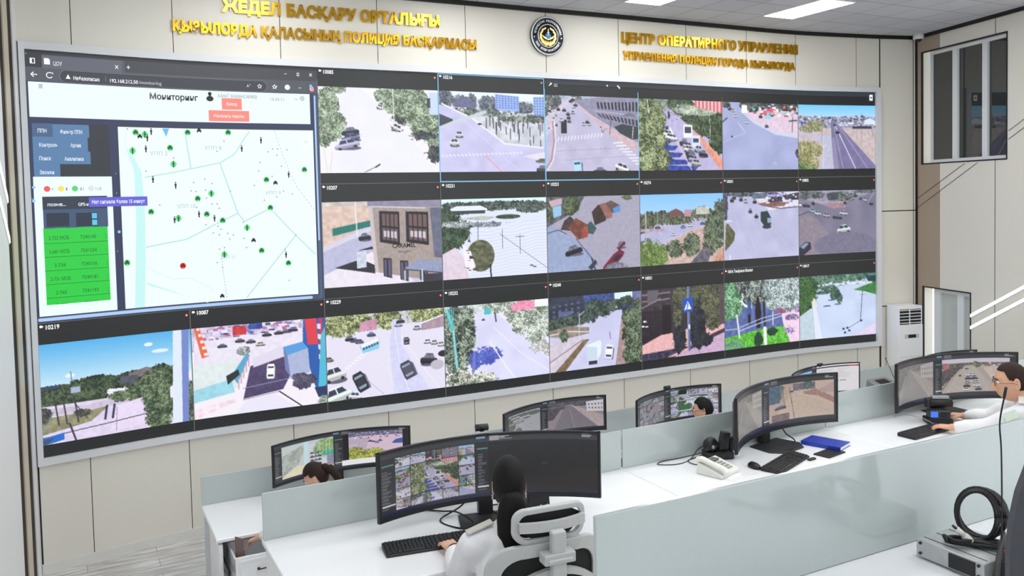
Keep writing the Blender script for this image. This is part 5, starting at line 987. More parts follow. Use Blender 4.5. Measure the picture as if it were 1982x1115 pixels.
def mon_img(kind):
    s = Mon()
    if kind == 'near1':
        s.ui(); mosaic(s, .078, .452, .115, .94, 'ftraffic', ALLN, .22, (120, 112, 108)); s.r(.515, .1, 1, .95, (40, 41, 44)).r(.515, .1, 1, .115, (60, 62, 66)).r(.75, .5, .775, .515, (84, 86, 88)); s.lines(.52, .62, .03, .1, 4, (170, 172, 174))
    elif kind == 'near2':
        s.ui((0, 0), (.44, .5)); s.put(.06, .12, .43, .9, fade(PICS['froad'], .62, (150, 148, 138))); s.put(.505, .12, .985, .9, fade(PICS['fstreet'], .12, (160, 140, 130)))  # left picture washed towards grey: reflected glare put into its colours
    elif kind == 'near3':
        s.ui((0, 0), (.44, .5)); s.put(.03, .13, .43, .93, fade(PICS['froad'], .6, (150, 146, 140))); s.put(.505, .11, .96, .9, fade(PICS['fqueue'], .05, (160, 150, 150)))
    elif kind == 'A':
        s.ui((0, .065), (.46, .53)); s.put(.066, .1, .46, .93, PICS['fwash']); s.r(.53, .1, .57, .95, (20, 20, 26)).put(.57, .08, .955, .8, PICS['fplaza']).r(.955, .05, 1, .95, (26, 27, 36)).r(.52, .8, .97, .94, (246, 246, 248))
    elif kind == 'B':
        s.ui((0, 0), (.44, .5)); s.put(.06, .14, .43, .93, fade(PICS['f10231'], .55, (120, 116, 116))); s.put(.505, .1, .985, .93, fade(PICS['froad'], .1, (130, 124, 130)))
    elif kind == 'C':
        s.ui((0, .06), (.44, .51)); mosaic(s, .06, .44, .14, .93, 'f10253', ALLN[3:], .5, (110, 106, 108)); mosaic(s, .515, .985, .08, .93, 'f10231', ALLN[5:], .15, (150, 146, 150)); s.r(.6, .55, .72, .72, (60, 110, 70)).r(.605, .08, .69, .22, (30, 30, 34))
    elif kind == 'D':
        s.ui(); s.put(.07, .12, .45, .93, PICS['f10274']); s.r(.52, .02, 1, .97, (236, 234, 238)).r(.52, .06, 1, .1, (70, 64, 70)).r(.9, .06, .98, .1, (190, 70, 80)); s.lines(.78, .93, .16, .5, 12, (206, 204, 210)).r(.8, .58, .87, .6, (90, 90, 96)).r(.74, .56, .79, .64, (80, 190, 140)); s.lines(.54, .74, .16, .8, 24, (200, 200, 206))
    else:
        s.ui(); s.r(.515, .1, 1, .95, (70, 68, 72)); s.put(.078, .12, .45, .93, fade(PICS['f10802'], .5, (90, 86, 88)))
    return s.a

MR, MHALF = 1.05, .575                 # strongly curved ultra-wide panels
def monitor(kind, L, Rr, zdesk, label, group=None, zb=.085, h=.362, cam=None):
    L = Vector((*L, 0)); Rr = Vector((*Rr, 0)); mid = (L+Rr)/2; d = (Rr-L).normalized(); rz_ = math.atan2(d.y, d.x)
    chord = (Rr-L).length; k = chord/(2*MR*math.sin(MHALF))
    t = thing('curved_monitor', label, 'monitor', (mid.x, mid.y, zdesk), rz_, group)
    sag0 = MR*math.cos(MHALF)
    def arc(a, off): return (k*(MR+off)*math.sin(a), (MR+off)*math.cos(a)-sag0)      # viewer at -y
    N = 40; A = [-MHALF+2*MHALF*i/N for i in range(N+1)]
    z0, z1 = zb, zb+h
    # housing: front frame and swollen back shell
    b = MB(); fr = .012
    def band(o0, o1, za, zb_):
        for i in range(N):
            p, q = arc(A[i], o0), arc(A[i+1], o0); r_, s_ = arc(A[i], o1), arc(A[i+1], o1)
            b.add([(*p,za),(*q,za),(*q,zb_),(*p,zb_),(*r_,za),(*s_,za),(*s_,zb_),(*r_,zb_)], [(0,1,2,3),(4,7,6,5),(0,4,5,1),(3,2,6,7)])
    band(0, .02, z0, z0+.022); band(0, .02, z1-.01, z1)
    for a0, a1 in ((-MHALF, -MHALF+.012), (MHALF-.012, MHALF)):
        p, q, r_, s_ = arc(a0, 0), arc(a1, 0), arc(a0, .02), arc(a1, .02)
        b.add([(*p,z0),(*q,z0),(*q,z1),(*p,z1),(*r_,z0),(*s_,z0),(*s_,z1),(*r_,z1)], [(0,1,2,3),(4,7,6,5),(0,4,5,1),(3,2,6,7),(0,3,7,4),(1,5,6,2)])
    b.build('bezel', m_blk, t)
    b = MB()
    for i in range(N):
        f0, f1 = [.02+.05*math.cos(x/MHALF*math.pi/2)**.6 if abs(x) < MHALF*.999 else .02 for x in (A[i], A[i+1])]
        p0, p1, q0, q1, e0, e1 = arc(A[i], .008), arc(A[i+1], .008), arc(A[i], f0), arc(A[i+1], f1), arc(A[i], .019), arc(A[i+1], .019)
        zz = [(z0, e0, e1), (z0+.05, q0, q1), (z1-.05, q0, q1), (z1, e0, e1)]
        for (za, u0, u1), (zc_, v0, v1) in zip(zz[:-1], zz[1:]): b.add([(*u0,za),(*u1,za),(*v1,zc_),(*v0,zc_)], [(0,3,2,1)], 0, True)
    b.build('back_shell', m_dk, t)
    img = mon_img(kind)
    def pos(S, T):
        X = np.array([arc(-MHALF+.012+(2*MHALF-.024)*s, .003) for s in S]); Z = z1-.01-(h-.032)*T
        P = np.empty((len(T), len(S), 3)); P[:, :, 0] = X[None, :, 0]; P[:, :, 1] = X[None, :, 1]; P[:, :, 2] = Z[:, None]; return P
    pixel_grid('screen', img, pos, t, m_glossy)
    sg = arc(0, 0)[1]
    b = MB(); b.box(-.04, .04, sg+.02, sg+.075, .006, zb+h*.55); b.build('stand_neck', m_blk, t, bevel=.006)
    b = MB(); b.prism([(-.17, sg-.12), (-.1, sg-.2), (.1, sg-.2), (.17, sg-.12), (.15, sg+.055), (-.15, sg+.055)], (.001, .009)); b.build('stand_base', m_dk, t, bevel=.003)
    return t
m_glossy = m_screen.copy(); m_glossy.name = 'glossy_lit_screen'; m_glossy.node_tree.nodes['Principled BSDF'].inputs['Roughness'].default_value = .22
m_glossy.node_tree.nodes['Principled BSDF'].inputs['Emission Strength'].default_value = .8
Z2 = T2+DESK
monitor('near1', (-.70, 4.235), (.447, 4.54), Z2, 'big near curved monitor, picture mosaic on its left half, right half dark and empty', zb=.09)
monitor('near2', (1.38, 5.26), (2.28, 5.97), Z2, 'wide curved monitor showing a sandy street beside the ivory phone and blue notebook', zb=.085, h=.352)
monitor('near3', (2.80, 6.19), (3.90, 6.55), Z2, 'wide curved monitor with a queue of cars, before the man at the right edge', zb=.075)
monitor('A', (-2.06, 7.112), (-.968, 7.655), DESK, 'front row curved monitor with a green plaza picture, behind the bent-over woman', zb=.15)
monitor('B', (-.11, 7.99), (.93, 8.68), DESK, 'front row curved monitor with a grey road, behind the dark half of the near one', zb=.15)
monitor('C', (1.21, 8.40), (2.21, 9.07), DESK, 'front row curved monitor full of small pictures, behind the man in glasses', zb=.15)
monitor('D', (3.1, 9.42), (4.10, 10.05), DESK, 'front row monitor showing a white document page, next to the grey radio with an aerial', zb=.15)
monitor('E', (4.82, 10.02), (5.83, 10.66), DESK, 'rightmost front row monitor, mostly hidden behind the monitor with the car queue', zb=.15)
# webcams clipped on three monitors
def webcam(p, z, rz_, label):
    t = thing('webcam', label, 'webcam', (p[0], p[1], z), rz_)
    b = MB(); b.tube([(-.035, 0, .022), (.035, 0, .022)], .019, 14); b.build('body', m_dk, t)
    b = MB(); b.box(-.012, .012, -.006, .05, 0, .006); b.build('clip', m_blk, t)
    b = MB(); b.lathe([(0, 0), (.01, 0), (.012, .006), (0, .006)], 14, M=Matrix.Translation((0, -.018, .022)) @ Matrix.Rotation(R(90), 4, 'X')); b.build('lens', m_blk, t)
webcam((-.19, 4.61), Z2+.09+.362, R(15), 'small dark webcam on the big near monitor before the woman')
webcam((1.59, 8.86), DESK+.15+.362, R(34), 'small dark webcam on the front row monitor behind the man in glasses')
webcam((3.55, 9.84), DESK+.15+.362, R(32), 'small dark webcam on the front row monitor with the white page')

# ------------------------------------------------------------------ keyboards, mice and the things on the middle row of desks
m_key = mat('black_key_caps', (40, 41, 44), .5, vary=.15, scale=60)
def keyboard(c, rz_, label):
    t = thing('keyboard', label, 'keyboard', (c[0], c[1], Z2), rz_)
    b = MB(); b.add([(-.22,-.068,0),(.22,-.068,0),(.22,.07,0),(-.22,.07,0),(-.22,-.068,.012),(.22,-.068,.012),(.22,.07,.026),(-.22,.07,.026)], [(0,3,2,1),(4,5,6,7),(0,1,5,4),(1,2,6,5),(2,3,7,6),(3,0,4,7)])
    b.build('case', m_blk, t, bevel=.006, bseg=3)
    k = MB(); sl = math.atan2(.014, .138)
    def key(x, y, w, d=.016):
        z = .0125+(y+.068)*math.tan(sl); k.add([(x-w/2,y-d/2,z),(x+w/2,y-d/2,z),(x+w/2,y+d/2,z+.0015),(x-w/2,y+d/2,z+.0015),(x-w/2+.002,y-d/2+.002,z+.005),(x+w/2-.002,y-d/2+.002,z+.005),(x+w/2-.002,y+d/2-.002,z+.0065),(x-w/2+.002,y+d/2-.002,z+.0065)], [(4,5,6,7),(0,1,5,4),(1,2,6,5),(2,3,7,6),(3,0,4,7)])
    for r in range(6):
        y = -.05+.0195*r+(.004 if r == 5 else 0)
        if r == 0:
            for x, w in ((-.2,.022),(-.176,.022),(-.15,.022),(-.08,.11),(-.008,.022),(.017,.022),(.043,.022)): key(x, y, w)
        else:
            for i in range(14): key(-.202+.0192*i, y, .0165)
        for i in range(3): key(.075+.0192*i, y, .0165)
        for i in range(4): key(.145+.0192*i, y, .0165)
    k.build('keys', m_key, t, weld=False)
    return t
keyboard((-.455, 4.175), R(19), 'black keyboard under the hand of the woman in front of the white mesh chair')
keyboard((1.70, 5.325), R(49), 'black keyboard between the ivory phone and the blue notebook')
keyboard((2.88, 5.94), R(32), 'black keyboard under the hand of the man at the right edge')
def mouse(c, rz_, label):
    t = thing('computer_mouse', label, 'mouse', (c[0], c[1], Z2), rz_)
    b = MB(); b.ball((0, 0, .008), (.031, .055, .026), 0, 20, 12); b.v = [Vector((v.x, v.y, max(v.z, .001))) for v in b.v]; b.build('shell', m_blk, t)
    b = MB(); b.tube([(0, .018, .029), (0, .03, .026)], .005, 8); b.build('wheel', m_dk, t)
    b = MB(); b.box(-.0008, .0008, .004, .026, .02, .0338); b.build('button_split', m_dk, t)
mouse((1.485, 5.27), R(20), 'black mouse between the ivory phone and the black keyboard')
def cord(name, pts, r, label, cat='cable', m=None, n=8):
    t = MB().tube(spline(pts, n), r, 7).build(name, m or m_cable); return tag(t, label, cat)
cord('monitor_cable', [(-.21,4.66,Z2+.19),(-.3,4.62,Z2+.05),(-.42,4.5,Z2+.006),(-.3,4.38,Z2+.006),(-.24,4.42,Z2+.02),(-.33,4.52,Z2+.04),(-.42,4.62,Z2+.01),(-.52,4.66,Z2+.006)], .0045, 'black looped cable left of the stand of the near mosaic monitor')
cord('power_cable', [(-.1,4.66,Z2+.16),(-.06,4.62,Z2+.06),(-.1,4.56,Z2+.01),(-.16,4.62,Z2+.03),(-.1,4.72,Z2+.006)], .0045, 'black cable right of the stand, partly behind the woman with the ponytail')
t = thing('desk_speaker', 'small black box with two bright knobs behind the shoulder of the seated ponytail woman', 'speaker', (.10, 4.66, Z2), R(20))
b = MB(); b.prism([(-.07, 0), (.07, 0), (.065, .085), (-.06, .09)], (-.04, .04), M=Matrix.Rotation(R(90), 4, 'X')); b.build('cabinet', m_blk, t, bevel=.008)
for x in (.01, .045): MB().lathe([(.006, 0), (.006, .01), (0, .01)], 12, M=Matrix.Translation((x, -.04, .03)) @ Matrix.Rotation(R(90), 4, 'X')).build('knob', m_steel, t)

def desk_phone():
    t = thing('desk_telephone', 'ivory push-button telephone on the middle row desk', 'telephone', (1.245, 5.19, Z2), R(46))
    b = MB(); b.add([(-.11,-.085,0),(.11,-.085,0),(.11,.095,0),(-.11,.095,0),(-.108,-.083,.022),(.108,-.083,.022),(.105,.09,.07),(-.105,.09,.07)], [(0,3,2,1),(4,5,6,7),(0,1,5,4),(1,2,6,5),(2,3,7,6),(3,0,4,7)])
    b.build('base', m_ivory, t, bevel=.008, bseg=3)
    def zt(y): return .022+(y+.083)/.173*.048
    b = MB()
    b.box(-.035, .06, .035, .08, zt(.06), zt(.06)+.008); b.build('display', mat('grey_lcd', (104, 112, 108), .3), t)
    b = MB()
    for i in range(4):
        for j in range(3): y = -.055+.022*i; b.box(-.005+.026*j, .012+.026*j, y, y+.013, zt(y), zt(y)+.009)
    b.build('keypad', mat('grey_phone_keys', (176, 178, 172), .5), t)
    b = MB(); b.tube(spline([(-.078, -.1, .035), (-.078, -.072, .056), (-.078, 0, .072), (-.078, .07, .088), (-.078, .1, .08)], 6), [.022+.006*abs(i-12)/12 for i in range(25)], 12, flat=.7); b.build('handset', m_ivory, t)
    b = LMB().tube(spline([(1.18,5.29,Z2+.03),(1.13,5.34,Z2+.006),(1.1,5.42,Z2+.006),(1.18,5.5,Z2+.005),(1.22,5.53,Z2+.01)], 8), .003, 7); b.build('line_cord', m_cable, t)
desk_phone()
cord('charger_cable', [(1.33,5.58,Z2+.03),(1.2,5.52,Z2+.02),(1.05,5.48,Z2+.004),(.93,5.42,Z2+.004),(.9,5.36,Z2+.004),(1.02,5.36,Z2+.004),(1.12,5.45,Z2+.004),(1.2,5.56,Z2+.04),(1.28,5.62,Z2+.05),(1.33,5.58,Z2+.06)], .003, 'thin dark cable lying in a loop on the bare white desk left of the phone')
def charger():
    t = thing('radio_charger', 'black handheld radio in a charging stand behind the ivory phone', 'radio', (1.31, 5.49, Z2), R(10))
    b = MB(); b.box(-.09, .09, -.06, .06, 0, .05); b.build('charging_base', m_blk, t, bevel=.01)
    b = MB(); b.ball((-.05, .0, .085), (.05, .045, .055)); b.build('earpiece', m_blk, t)
    b = MB(); b.add([(.0,-.02,.05),(.06,-.02,.05),(.06,.03,.05),(.0,.03,.05),(.03,-.02,.17),(.085,-.02,.16),(.085,.03,.16),(.03,.03,.17)], [(0,3,2,1),(4,5,6,7),(0,1,5,4),(1,2,6,5),(2,3,7,6),(3,0,4,7)]); b.build('radio_body', m_dk, t, bevel=.006)
    b = MB(); b.box(.08, .11, -.015, .02, .04, .13); b.build('clip', m_blk, t, bevel=.004)
    b = MB(); b.lathe([(.012, 0), (.012, .006), (0, .007)], 14, M=Matrix.Translation((-.05, -.045, .085)) @ Matrix.Rotation(R(90), 4, 'X')); b.build('button', m_steel, t)
    b = MB(); b.box(.1, .125, -.06, -.04, .02, .035); b.build('plug', m_ivory, t)
charger()
t = thing('paper_sheet', 'white paper sheet between the ivory phone and the black mouse', 'paper', (1.40, 5.22, Z2+.0005), R(28)); MB().box(-.06, .06, -.09, .09, 0, .001).build('sheet', m_white, t)
def notebook():
    cx, cy = 2.095, 5.71
    t = thing('notebook', 'bright blue hardcover notebook with a pale ribbon', 'notebook', (cx, cy, Z2), R(-43))
    blue = mat('blue_leatherette', (34, 62, 176), .35, vary=.06, scale=40); w, d = .135, .085
    b = MB(); b.box(-w, w, -d, d, 0, .003); b.build('back_cover', blue, t, bevel=.001); b = MB(); b.box(-w, w, -d, d, .024, .027); b.box(-w, w, -d-.002, -d+.002, .001, .026); b.build('front_cover', blue, t, bevel=.0015)
    b = MB(); b.box(-w+.004, w-.004, -d+.003, d-.004, .003, .024); b.build('pages', mat('page_block', (236, 236, 230), .7), t)
    b = MB(); b.tube(spline([(-w, .03, .015), (-w-.02, .02, .012), (-w-.035, -.01, .003), (-w-.02, -.05, .002), (-w+.02, -.1, .002)], 6), .005, 6, flat=.3); b.build('ribbon', mat('pale_blue_ribbon', (150, 196, 226), .6), t)
    t = thing('tablet_case', 'thin black case under the front edge of the blue notebook', 'tablet', (2.05, 5.52, Z2), R(38)); MB().prism(rrect(.2, .12, .012), (0, .006)).build('cover', m_blk, t, bevel=.002)
    t = thing('key_fob', 'small black fob on the desk right of the keyboard', 'key fob', (1.89, 5.40, Z2), R(35)); MB().prism(rrect(.07, .03, .012), (0, .009)).build('case', m_blk, t, bevel=.003)
notebook()
cord('display_cable', [(1.83,5.80,Z2+.1),(1.83,5.72,Z2+.08),(1.86,5.64,Z2+.06),(1.84,5.6,Z2+.02),(1.76,5.6,Z2+.006),(1.66,5.66,Z2+.006)], .0045, 'black cable hanging below the monitor with the sandy street')
def radio_set():
    t = thing('two_way_radio', 'black two-way radio set with a lit blue display by the right-hand monitor', 'radio', (3.10, 6.20, Z2), R(-8))
    b = MB(); b.box(-.09, .09, -.06, .06, 0, .04); b.build('base_unit', m_blk, t, bevel=.008)
    b = MB(); b.box(-.075, .07, -.065, .03, .04, .1); b.build('front_unit', m_dk, t, bevel=.01)
    b = MB(); b.box(-.07, -.02, -.0675, -.0655, .055, .095); b.build('display', mat('lit_blue_display', (40, 80, 190), .3, emit=(66, 120, 226), es=.9, vary=.1), t)
    b = MB()
    for i in range(3):
        for j in range(3): b.box(.0+.02*i, .014+.02*i, -.069, -.065, .052+.016*j, .063+.016*j)
    b.build('keypad', m_blk, t)
    t2 = thing('camcorder', 'black and grey camcorder-like recorder standing on the two-way radio', 'camcorder', (3.12, 6.23, Z2+.102), R(-5))
    b = MB(); b.tube([(-.07, 0, .035), (.09, 0, .035)], .035, 16); b.build('barrel', m_blk, t2)
    b = MB(); b.box(-.05, .07, -.02, .02, .068, .09); b.build('handle', m_steel, t2, bevel=.004)
    b = MB(); b.box(-.09, -.07, -.03, .03, .005, .07); b.build('lens_hood', m_dk, t2, bevel=.004)
radio_set()
t = thing('document_folder', 'black folder lying under the forearm of the man at the right edge', 'folder', (3.38, 6.12, Z2), R(22)); MB().prism(rrect(.3, .2, .01), (0, .008)).build('cover', m_blk, t, bevel=.002)
cord('mouse_cord', [(2.83,6.32,Z2+.02),(2.9,6.24,Z2+.05),(2.97,6.13,Z2+.045),(3.0,6.06,Z2+.03)], .0022, 'thin grey cord above the keyboard of the man at the right edge', m=m_steel)
cord('earphone_cord', [(3.12,6.12,Z2+.03),(3.15,6.05,Z2+.006),(3.24,6.0,Z2+.004),(3.34,5.99,Z2+.006)], .0025, 'black cord in front of the two-way radio beside the shirt sleeve')

# ------------------------------------------------------------------ front row small things
def far_radio():
    t = thing('radio_console', 'grey desk radio console with a thin aerial, right of the white document page', 'radio', RF(8.62, 7.0, DESK), TH)
    b = MB(); b.add([(-.2,-.12,0),(.2,-.12,0),(.2,.14,0),(-.2,.14,0),(-.2,-.12,.2),(.2,-.12,.2),(.16,.14,.27),(-.16,.14,.27)], [(0,3,2,1),(4,5,6,7),(0,1,5,4),(1,2,6,5),(2,3,7,6),(3,0,4,7)]); b.build('cabinet', m_steel, t, bevel=.02, bseg=3)
    b = MB(); b.add([(-.1,-.09,.2095),(.1,-.09,.2095),(.09,.08,.2555),(-.09,.08,.2555)], [(0,1,2,3)]); b.build('screen', m_blk, t)
    b = MB(); b.tube([(.14, -.06, .2), (.04, .02, .52)], .004, 6); b.ball((.04, .02, .52), .008); b.build('aerial', m_dk, t)
    b = MB(); b.prism(rrect(.13, .18, .06), (0, .19), M=Matrix.Translation((-.285, -.04, 0))); b.build('handset_cradle', m_blk, t, bevel=.03, bseg=3)
far_radio()
t = thing('telephone_handset', 'black handset on its rest behind the partition, below the plaza monitor', 'telephone', RF(2.45, 7.22, DESK), TH)
b = MB(); b.box(-.09, .16, -.06, .06, 0, .1); b.build('rest', m_blk, t, bevel=.015); b = MB(); b.tube(spline([(-.22, -.02, .06), (-.16, -.02, .09), (-.05, 0, .11)], 6), [.02]*13, 8, flat=.6); b.build('receiver', m_blk, t)

# ------------------------------------------------------------------ nearest row: transceiver, cables, microphone
ZN = T3+DESK
def transceiver():
    t = thing('radio_transceiver', 'silver radio transceiver box at the lower right corner', 'radio', RF(1.757, 1.17, ZN), TH)
    alu = mat('worn_aluminium', (196, 198, 198), .38, metal=.35, vary=.12, scale=40)
    b = MB(); b.box(0, .16, 0, .17, .004, .046); b.build('case', alu, t, bevel=.003)
    b = MB()
    for i in range(3): b.box(.02+.045*i, .022+.045*i, .006, .164, .046, .0468)
    b.build('lid_grooves', m_dk, t)
    b = MB(); b.box(-.003, 0, .02, .085, .008, .042); b.build('front_plate', m_blk, t, bevel=.003)
    for y in (.012, .158):
        for z in (.014, .038): MB().lathe([(.0035, 0), (.0035, .003), (0, .003)], 10, M=Matrix.Translation((0, y, z)) @ Matrix.Rotation(R(-90), 4, 'Y')).build('screw', m_dk, t)
transceiver()
def coil():
    t = thing('coiled_cable', 'thick coil of black cable standing on the silver transceiver', 'cable', (1.075, 1.955, ZN+.05), R(-28))
    rs = random.Random(4)
    for k in range(7):
        rx, rz_ = .038+.006*rs.random()+.002*k, .056+.008*rs.random(); x0 = -.012+.004*k
        pts = [(x0*.5+rx*math.cos(a), -.012+.004*k+.004*math.sin(a*2+k), .066+rz_*math.sin(a)) for a in [2*math.pi*i/28 for i in range(29)]]
        MB().tube(pts, .0042, 8).build('loop', m_cable, t)
    t = thing('cable_bundle', 'flat bundle of black cable lying on the silver transceiver', 'cable', (1.065, 1.93, ZN+.047), R(-20))
    for k in range(6):
        pts = spline([(-.075, .006*k-.01, .012), (-.05, .014*math.sin(k)-.004, .006+.005*(k % 3)), (.01, -.01+.006*k, .008+.004*(k % 2)), (.07, -.02+.007*k, .01), (.11, -.03+.006*k, .008)], 6)
        MB().tube(pts, .0048, 7).build('strand', m_cable, t)
    t = thing('cable_connector', 'pale connector plug beside the standing black coil', 'connector', (1.018, 1.95, ZN+.085), R(0))
    d = Vector((.03, -.01, -.028))
    MB().tube([Vector((0,0,0)), d*.5], .007, 12).tube([d*.5, d], .0085, 12).build('sleeve', m_ivory, t); MB().tube([d*-.25, Vector((0,0,0))], .003, 8).build('pin', m_dk, t)
    cord('thick_cable', [(1.11,1.92,ZN+.085),(1.075,1.86,ZN+.095),(1.03,1.8,ZN+.07),(1.0,1.75,ZN+.035),(1.0,1.71,ZN+.006),(1.0,1.6,ZN+.006)], .006, 'thick black cable arching in front of the silver transceiver')
    t = thing('gooseneck_microphone', 'thin black gooseneck microphone before the partition at the right edge', 'microphone', (1.072, 1.86, ZN), 0)
    MB().lathe([(.022, 0), (.022, .012), (.01, .02), (.008, .09), (0, .092)], 16).build('base', m_dk, t); MB().tube(spline([(0, 0, .09), (.0, .0, .2), (-.004, -.004, .3), (-.012, -.012, .36), (-.004, -.014, .415)], 8), .0018, 8).build('stem', m_cable, t)
    MB().tube([(-.004, -.014, .415), (.0, -.015, .44)], .0032, 10).build('capsule', m_blk, t)
    t = thing('connector_block', 'small block of brass and red connectors at the foot of the microphone', 'connector', (1.085, 1.83, ZN+.055), R(20))
    MB().tube([(0, 0, 0), (.0, 0, .03)], .008, 12).build('brass_socket', mat('brass', (190, 150, 80), .3, metal=.8), t); MB().tube([(0, 0, .03), (0, 0, .05)], .007, 12).build('grey_plug', m_steel, t); MB().tube(spline([(0,0,.02),(-.02,.0,.03),(-.035,.01,.028)],5), .0018, 6).build('red_wire', mat('red_wire', (170, 40, 34), .5), t); MB().box(-.02, .03, -.015, .02, -.055, 0).build('base', m_blk, t, bevel=.003)
    t = thing('mounting_bracket', 'black angled mounting bracket in the lower right corner', 'bracket', (1.06, 1.76, ZN), R(20))
    b = MB(); b.prism([(-.05, -.05), (.07, -.06), (.09, .0), (.02, .01)], (.03, .036)); b.prism([(-.05, 0), (.09, .02), (.09, .034), (-.05, .036)], (-.02, .02), M=Matrix.Rotation(R(70), 4, 'X')); b.box(-.02, .08, -.05, .0, 0, .03); b.build('plate', m_blk, t, bevel=.002)
coil()
# ------------------------------------------------------------------ chairs
m_frame = mat('light_grey_nylon', (196, 199, 198), .45, vary=.03)
m_mesh = mat('black_chair_mesh', (22, 22, 24), .75, vary=.25, scale=160)
def mesh_chair(loc, rz_, label, fm, mm, floor_h=0, head=True):
    t = thing('office_chair', label, 'chair', loc, rz_)     # faces +y
    b = MB()
    for k in range(5):
        a = R(90+72*k); b.tube([(0, 0, .07), (.28*math.cos(a), .28*math.sin(a), .06)], [.028, .016], 8)
    b.build('star_base', fm, t)
    for k in range(5):
        a = R(90+72*k); MB().tube([(.28*math.cos(a)-.02, .28*math.sin(a), .028), (.28*math.cos(a)+.02, .28*math.sin(a), .028)], .027, 14).build('caster', m_blk, t)
    MB().tube([(0, 0, .07), (0, 0, .39)], .026, 14).build('gas_column', m_blk, t)
    MB().prism(rrect(.5, .48, .1), (.385, .445), M=Matrix.Translation((0, .04, 0))).build('seat', mm, t, bevel=.025, bseg=3)
    def yb(z, x): return -.22-.10*max(0, z-.75)+.09*(x/.26)**2*1.0
    def ringframe(w, h, zc, r, th, dep, y_add, name, par=t):
        o = rrect(w, h, r, 8, 0, zc); i_ = rrect(w-2*th, h-2*th, max(r-th*.6, .02), 8, 0, zc); n = len(o); b = MB()
        P = lambda p, d: (p[0], yb(p[1], p[0])+y_add+d, p[1])
        for k in range(n):
            j = (k+1) % n
            b.add([P(o[k],0),P(o[j],0),P(i_[j],0),P(i_[k],0),P(o[k],dep),P(o[j],dep),P(i_[j],dep),P(i_[k],dep)], [(0,1,2,3),(4,7,6,5),(0,4,5,1),(2,6,7,3)])
        return b.build(name, fm, par, bevel=.006), i_
    def web(outline, y_add, name):
        b = MB(); xs = [p[0] for p in outline]; zs = [p[1] for p in outline]; x0, x1, z0, z1 = min(xs), max(xs), min(zs), max(zs); N = 16
        rad = .05
        for i in range(N):
            xa, xb = x0+(x1-x0)*i/N, x0+(x1-x0)*(i+1)/N
            ins = lambda x: max(0, rad-min(x-x0, x1-x))*.6
            b.add([(xa, yb(z0, xa)+y_add, z0+ins(xa)), (xb, yb(z0, xb)+y_add, z0+ins(xb)), (xb, yb(z1, xb)+y_add, z1-ins(xb)), (xa, yb(z1, xa)+y_add, z1-ins(xa))], [(0,1,2,3)], 0, True)
        return b.build(name, mm, t)
    _, inn = ringframe(.54, .5, .79, .13, .055, .028, 0, 'back_frame'); web(inn, .02, 'back_mesh')
    b = MB()
    for k in range(12):                    # curved lumbar strut
        xa, xb = -.24+.04*k, -.2+.04*k; z = lambda x: .925-.12*(abs(x)/.24)**2
        b.add([(xa, yb(.9,xa)-.022, z(xa)-.014),(xb, yb(.9,xb)-.022, z(xb)-.014),(xb, yb(.9,xb)-.022, z(xb)+.014),(xa, yb(.9,xa)-.022, z(xa)+.014),(xa, yb(.9,xa)+.004, z(xa)-.014),(xb, yb(.9,xb)+.004, z(xb)-.014),(xb, yb(.9,xb)+.004, z(xb)+.014),(xa, yb(.9,xa)+.004, z(xa)+.014)], [(0,1,2,3),(4,7,6,5),(0,4,5,1),(3,2,6,7)])
    b.build('back_strut', fm, t)
    b = MB(); b.box(-.032, .032, -.30, -.258, .9, 1.11); b.box(-.026, .026, -.272, -.232, .46, .92); b.build('spine', fm, t, bevel=.01, bseg=3)
    b = MB(); b.box(-.07, .07, -.305, -.24, .975, 1.02); b.box(-.055, .055, -.312, -.3, .98, 1.0); b.build('height_clamp', fm, t, bevel=.01, bseg=3)
    if head:
        _, inn = ringframe(.33, .155, 1.115, .055, .024, .03, .02, 'headrest_frame'); web(inn, .04, 'headrest_mesh')
        b = MB()
        for k in range(10):
            xa, xb = -.15+.03*k, -.12+.03*k
            b.add([(xa, yb(1.13,xa)-.004, 1.10),(xb, yb(1.13,xb)-.004, 1.10),(xb, yb(1.13,xb)-.004, 1.14),(xa, yb(1.13,xa)-.004, 1.14),(xa, yb(1.13,xa)+.016, 1.10),(xb, yb(1.13,xb)+.016, 1.10),(xb, yb(1.13,xb)+.016, 1.14),(xa, yb(1.13,xa)+.016, 1.14)], [(0,1,2,3),(4,7,6,5),(0,4,5,1),(3,2,6,7)])
        b.build('headrest_bar', fm, t)
    for s in (-1, 1):
        b = MB(); b.tube([(s*.26, .0, .44), (s*.29, .0, .5), (s*.29, .02, .66)], .018, 8); b.box(s*.29-.04, s*.29+.04, -.1, .16, .66, .69); b.build('armrest', fm, t, bevel=.006)
    return t
CH1 = mesh_chair((.055, 3.70, T2), R(22), 'light grey mesh-backed swivel chair behind the woman with the long ponytail', m_frame, m_mesh)
p = RF(4.4, 6.42, 0); mesh_chair((p.x, p.y, 0), TH, 'front row swivel chair whose headrest tip shows right of the grey road monitor', m_frame, m_mesh)
mesh_chair((3.60, 5.56, T2), R(37), 'swivel chair under the man at the right edge, hidden by the nearest partition', m_frame, m_mesh, head=False)
mesh_chair((2.04, 8.01, 0), TH, 'swivel chair under the man with black hair, hidden by the middle row', m_frame, m_mesh, head=False)
mesh_chair((-1.14, 6.36, 0), TH, 'swivel chair under the bending woman, hidden by the middle row', m_frame, m_mesh, head=False)
